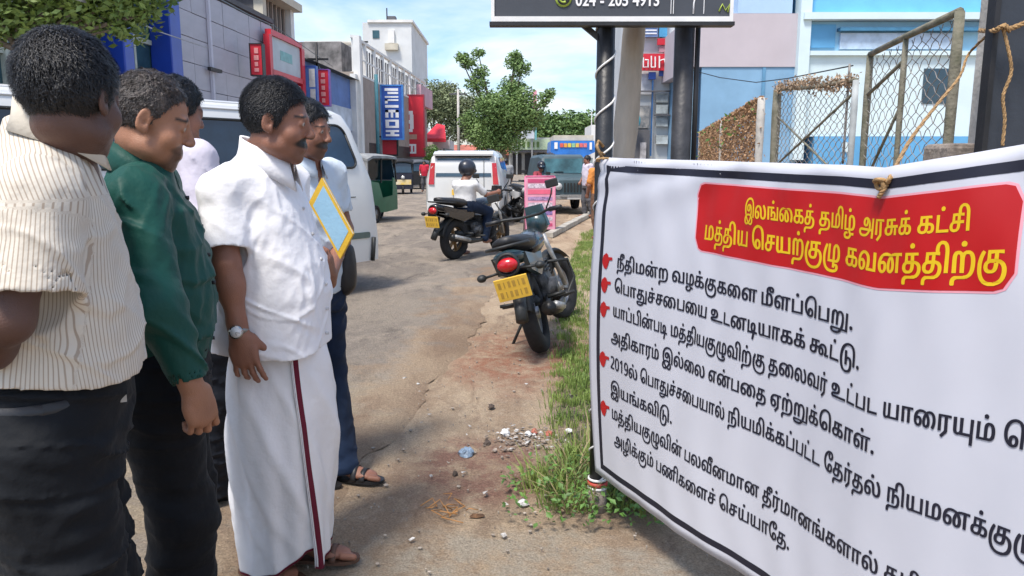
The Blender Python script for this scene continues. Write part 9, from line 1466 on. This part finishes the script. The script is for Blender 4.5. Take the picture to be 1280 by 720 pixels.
mb.build('hands', m_black, fc)
mb = MB(); mb.torus(Vector(rg[0][6]) * .5 + Vector(rg[0][7]) * .0 + Vector(wrR + (rg[0][6] - wrR) * .5) * .5, rg[0][6] - wrR, .0105, .0022, 16, 6); mb.build('ring', M('gold_ring', (0, 0, 0)), p4_)

# ---- 3: man half hidden behind the green shirt
fr = Frame(-1.30, 3.08, 35); p3_ = thing('person', 'man in a pale lilac shirt and black trousers, mostly hidden behind the green shirted man', 'person', fr.o, fr.rz)
R3 = rot3(radians(15), radians(15), 0); hc = fr.l(222, 140, 3.0); 
arms = [((.19, 0, 1.42), (.24, .0, 1.13), (.20, .18, 1.0)), ((-.19, 0, 1.42), (-.24, 0, 1.13), (-.2, .1, .95))]
legs3 = [((.09, 0, .88), (.10, .02, .48), (.09, -.02, .09)), ((-.09, 0, .88), (-.09, .01, .48), (-.09, -.02, .09))]
make_body(p3_, m_skinC, (0.28, 0.125, 0.078), hc, R3, 1.0, (0, 0, 1.45), arms, legs3, h=.008, handspec=[dict(W=arms[1][2], d=(0, .3, -1), n=(1, 0, 0), th=(0, 1, 0), curl=.7)], lo=(-.45, -.35, .02), hi=(.45, .45, 1.85))
make_hair(p3_, m_hair, hc, R3, 1.0, 1.3, 3500, .02, 0, 7, h=.006)
def b3(S_, ph):
    if ph == 0: S_.column([(.90, 0, 0, .175, .13), (1.1, 0, .01, .18, .14), (1.3, 0, 0, .19, .13), (1.40, 0, -.02, .16, .1), (1.46, 0, -.02, .08, .07)], .02)
    for s_, e_, w_ in arms:
        if ph == 0: S_.cap((0, 0, 1.42), s_, .06, .068, .05)
        sleeve(S_, s_, e_, .072, .07, ph)
cloth('shirt', p3_, fabric('lilac_shirt', (0.62, 0.58, 0.66), .85), (-.42, -.26, .88), (.42, .28, 1.52), .009, b3, .010, (6, 6, 3), None, 1, .001, 21)
make_collar(p3_, fabric('lilac_shirt', (0, 0, 0)), (0, -.01, 1.465), .066, .074)
def trs(legs, r0, r1, r2, hip):
    def f(S_, ph):
        if ph == 0:
            S_.column([(hip - .12, 0, 0, .165, .12), (hip + .02, 0, 0, .16, .12), (hip + .09, 0, 0, .15, .115)], .03)
            for a, b, c in legs: S_.cap((a[0], a[1], a[2] - .03), b, r0, r1, .04); S_.cap(b, (c[0], c[1], .05), r1, r2, .03)
        else: cut(S_, .04)
    return f
cloth('trousers', p3_, fabric('black_trousers_three', (0.008, 0.010, 0.015), .5), (-.26, -.22, .02), (.26, .24, 1.0), .009, trs(legs3, .11, .085, .085, .88), .014, (4, 4, 7), None, 1, .001, 27, crease=(4, 20))
for q in (-1, 1): shoe(p3_, (q * .09, 0), (q * .15, 1), m_shoe)

# ---- 5: man behind holding the folder
fr = Frame(-0.895, 3.32, -22); p5_ = thing('person', 'man in a pale blue shirt and blue jeans holding a yellow edged folder', 'person', fr.o, fr.rz)
R5 = rot3(radians(8), radians(10), 0); hc = fr.l(385, 163, 3.24)
folderc = fr.l(412, 268, 3.02); wr = fr.l(413, 345, 3.04); elL_ = fr.l(432, 330, 3.40)
arms = [((.185, 0, 1.36), (.23, .0, 1.08), (.2, .16, .95)), ((-.18, 0, 1.35), (-.235, .03, 1.10), wr)]
legs5 = [((.09, 0, .88), (.10, .03, .48), (.09, -.02, .09)), ((-.08, 0, .88), (-.085, .03, .48), (-.09, -.0, .09))]
ft = fr.l(426, 601, 3.24); ft[2] = .075; legs5[1] = ((-.08, 0, .88), (-.09, .02, .47), tuple(ft)); f2 = np.array([.1, 0, .075]); legs5[0] = ((.09, 0, .88), (.10, .02, .47), tuple(f2))
make_body(p5_, m_skinC, (0.28, 0.125, 0.078), hc, R5, 0.98, (0, 0, 1.39), arms, legs5, h=.006, feet=[(ft, (-.2, 1, 0)), (f2, (.1, 1, 0))], handspec=[dict(W=wr, d=fr.l(408, 318, 2.98) - wr, n=(.3, -1, .2), th=(1, 0, 0), curls=[.5, .6, .7, .8], thumb=.7)], lo=(-.5, -.35, -.005), hi=(.45, .5, 1.75), tint=dict(beard=.6, mous=.9))
make_hair(p5_, m_hair, hc, R5, .98, 1.2, 3500, .02, 0, 8, h=.006)
def b5(S_, ph):
    if ph == 0: S_.column([(.84, 0, 0, .165, .125), (1.05, 0, .01, .17, .13), (1.25, 0, 0, .18, .12), (1.34, 0, -.02, .16, .1), (1.40, 0, -.02, .08, .07)], .02)
    for s_, e_, w_ in arms:
        if ph == 0: S_.cap((0, 0, 1.36), s_, .06, .066, .05)
        e3 = np.array(s_) * .3 + np.array(e_) * .7; sleeve(S_, s_, e3, .07, .066, ph)
cloth('shirt', p5_, fabric('pale_blue_shirt', (0.58, 0.66, 0.74), .85), (-.42, -.3, .82), (.42, .32, 1.46), .008, b5, .010, (6, 6, 3), None, 1, .001, 31)
make_collar(p5_, fabric('pale_blue_shirt', (0, 0, 0)), (0, -.01, 1.405), .066, .074)
cloth('jeans', p5_, fabric('dark_blue_denim', (0.010, 0.022, 0.052), .8, var=.2), (-.28, -.22, .02), (.26, .3, 1.0), .009, trs([(a, b, c) for a, b, c in legs5], .105, .080, .078, .88), .012, (4, 4, 7), None, 1, .001, 37)
sandal(p5_, ft, (-.2, 1, 0), m_black, m_black); sandal(p5_, f2, (.1, 1, 0), m_black, m_black)
# folder: a real clipboard thin slab with papers
fo = thing('folder', 'light blue folder with yellow edges held up in front of the jeans', 'folder', (0, 0, 0)); A_, B_, C_, D_ = (D(402, 222, 2.97), D(441, 293, 2.95), D(425, 324, 2.97), D(386, 253, 3.0)); c0 = (A_ + B_ + C_ + D_) / 4; fo.location = c0
nrm = (B_ - A_).cross(C_ - B_).normalized()
if nrm.y > 0: nrm = -nrm
def slab(f, z0, z1, mat, name, th=.0):
    q = [(p - c0) * f for p in (A_, B_, C_, D_)]; mb = MB(); mb.loft([[p + nrm * z0 for p in q], [p + nrm * z1 for p in q]], smooth=False); return mb.build(name, mat, fo)
slab(1.0, -.004, .0, M('yellow_card', (0.72, 0.45, 0.04), .5, .08), 'cover'); slab(.97, -.012, -.0042, M('white_pages', (0.7, 0.7, 0.68), .8), 'papers'); slab(.99, -.017, -.0122, M('yellow_card', (0, 0, 0)), 'back_cover'); slab(.80, .0001, .0016, M('pale_blue_card', (0.30, 0.52, 0.68), .5, .06), 'blue_sheet')
bg_ = thing('shoulder_bag', 'black bag hanging behind the folder at the hip', 'bag', D(431, 335, 3.38)); S_ = SDF((-.12, -.1, -.2), (.12, .1, .2), .008); S_.ell((0, 0, 0), (.045, .05, .125), .02); S_.cap((-.0, 0, -.07), (.0, 0, .07), .045, .04, .02); S_.displace(lambda x, y, z: -.004 * fold(x * 20, y * 20, z * 14)); V, Q = S_.mesh(); quad_obj('bag_body', V, Q, m_black, bg_)
mb = MB(); mb.tube([(-.02, 0, .1), (-.05, .02, .25), (-.09, .03, .40)], .007, 6); mb.build('strap', m_black, bg_)
# ------------------------------------------------------------------ people farther off
def far_person(label, base, deg, hgt, shirt, pants, skin=m_skinC, hair=m_hair, pose='stand', h=.018, skirt=False, helmet=None):
    k = hgt / 1.72; t = thing('person', label, 'person', base, radians(deg) - pi / 2); hc = np.array([0, .03, 1.55]) * k; R_ = rot3(0, radians(12), 0)
    if pose == 'ride':
        hc = np.array([0, .10, 1.34]); sh = 1.14; hip = .84; arms = [((.17, .04, 1.14), (.26, .22, .98), (.30, .50, 1.02)), ((-.17, .04, 1.14), (-.26, .22, .98), (-.30, .50, 1.02))]; legs = [((.09, .0, .84), (.17, .40, .72), (.17, .30, .30)), ((-.09, 0, .84), (-.17, .40, .72), (-.22, .26, .10))]
    else:
        sh = 1.40 * k; hip = .90 * k; arms = [((.18, 0, sh), (.23, .02, 1.12 * k), (.21, .14, .92 * k)), ((-.18, 0, sh), (-.23, .02, 1.12 * k), (-.20, .12, .90 * k))]; legs = [((.09, 0, hip), (.10, .06, .48 * k), (.10, .02, .08)), ((-.09, 0, hip), (-.10, .0, .48 * k), (-.10, -.10, .08))]
    S_ = SDF((-.45, -.4, -.01), (.45, .7, 1.85), h * .7); sdf_head(S_, hc, R_, k); S_.cap(hc + [0, -.02, -.06], (0, .0, sh), .055, .07, .03); S_.cap((0, 0, sh - .1), (0, 0, hip), .06, .06, .03)
    for a, b, c in arms: S_.cap((0, 0, sh), a, .05, .045, .02); S_.cap(a, b, .042, .036, .02); S_.cap(b, c, .036, .027, .02); S_.ell(c, (.03, .045, .045), .02)
    for a, b, c in legs: S_.cap(a, b, .07, .05, .02); S_.cap(b, c, .05, .035, .02); S_.ell((c[0], c[1] + .07, c[2] - .03), (.042, .12, .035), .02)
    V, Q = S_.mesh(); quad_obj('body', V, Q, skin, t, {'Col': np.ones((len(V), 3))})
    if helmet:
        mb = MB(); mb.ell(hc + [0, -.01, .04], (.125, .15, .135)); mb.build('helmet', helmet, t); mb = MB(); mb.ell(hc + [0, .09, .0], (.10, .06, .05)); mb.build('visor', m_win, t)
    else: make_hair(t, hair, hc, R_, k, 1.5, 0, h=.010)
    def bs(S_, ph):
        if ph == 0:
            S_.column([(hip - .04, 0, 0, .17, .13), ((hip + sh) / 2, 0, .01 + (.03 if pose == 'ride' else 0), .17, .135), (sh - .02, 0, .0, .18, .11), (sh + .05, 0, 0, .09, .07)], .02)
            for a, b, c in arms: e_ = np.array(a) * .3 + np.array(b) * .7; S_.cap((0, 0, sh), a, .055, .062, .04); S_.cap(a, e_, .062, .06, .02)
    cloth('shirt', t, shirt, (-.4, -.3, hip - .12), (.4, .4, sh + .15), h * .8, bs, .010, (6, 6, 3), None, 1, .001, hgt * 7)
    def bt(S_, ph):
        if ph == 0:
            S_.column([(hip - .10, 0, 0, .16, .12), (hip + .05, 0, 0, .15, .115)], .03)
            for a, b, c in legs: S_.cap(a, b, .095, .075, .03); S_.cap(b, (c[0], c[1], c[2] + .02), .075, .065, .03)
    cloth('trousers', t, pants, (-.4, -.3, 0), (.4, .65, hip + .1), h * .8, bt, .010, (4, 4, 6), None, 1, .001, hgt * 3); return t
a_ = G(568, 324); hd_ = radians(58)
far_person('rider in a white shirt, blue jeans and dark helmet on the black motorcycle', (a_.x + .26 * cos(hd_), a_.y + .26 * sin(hd_), -.04), 58, 1.72, fabric('rider_white', (0.62, 0.62, 0.62)), fabric('dark_blue_denim', (0, 0, 0)), pose='ride', helmet=M('helmet_dark', (0.03, 0.035, 0.05), .3, .3, 6))
q = G(734, 272); far_person('pedestrian in a pale shirt beside the jeep, right of its bonnet', (q.x, q.y, 0), 200, 1.66, fabric('pale_violet_shirt', (0.60, 0.55, 0.64)), fabric('grey_trousers', (0.10, 0.10, 0.11)))
q = G(750, 300); far_person('pedestrian in an orange top at the left edge of the banner', (q.x - .02, q.y, 0), 120, 1.55, fabric('orange_top', (0.68, 0.27, 0.07)), fabric('brown_trousers', (0.16, 0.09, 0.06)))
q = G(640, 262); far_person('distant man in dark clothes standing on the road left of the pink board', (q.x - .2, q.y + 1.2, 0), 100, 1.60, fabric('faded_grey_shirt', (0.30, 0.31, 0.33)), fabric('grey_trousers', (0, 0, 0)))
q = G(658, 258); far_person('rider seen above the pink board with a dark helmet', (q.x + .35, q.y - 2.8, -.02), -70, 1.7, fabric('maroon_shirt', (0.30, 0.05, 0.07)), fabric('grey_trousers', (0, 0, 0)), pose='ride', helmet=M('helmet_dark', (0, 0, 0)))
q = G(531, 240); far_person('small figure in a red shirt by the street corner', (q.x, q.y, 0), 260, 1.6, fabric('red_shirt', (0.55, 0.03, 0.06)), fabric('grey_trousers', (0, 0, 0)))
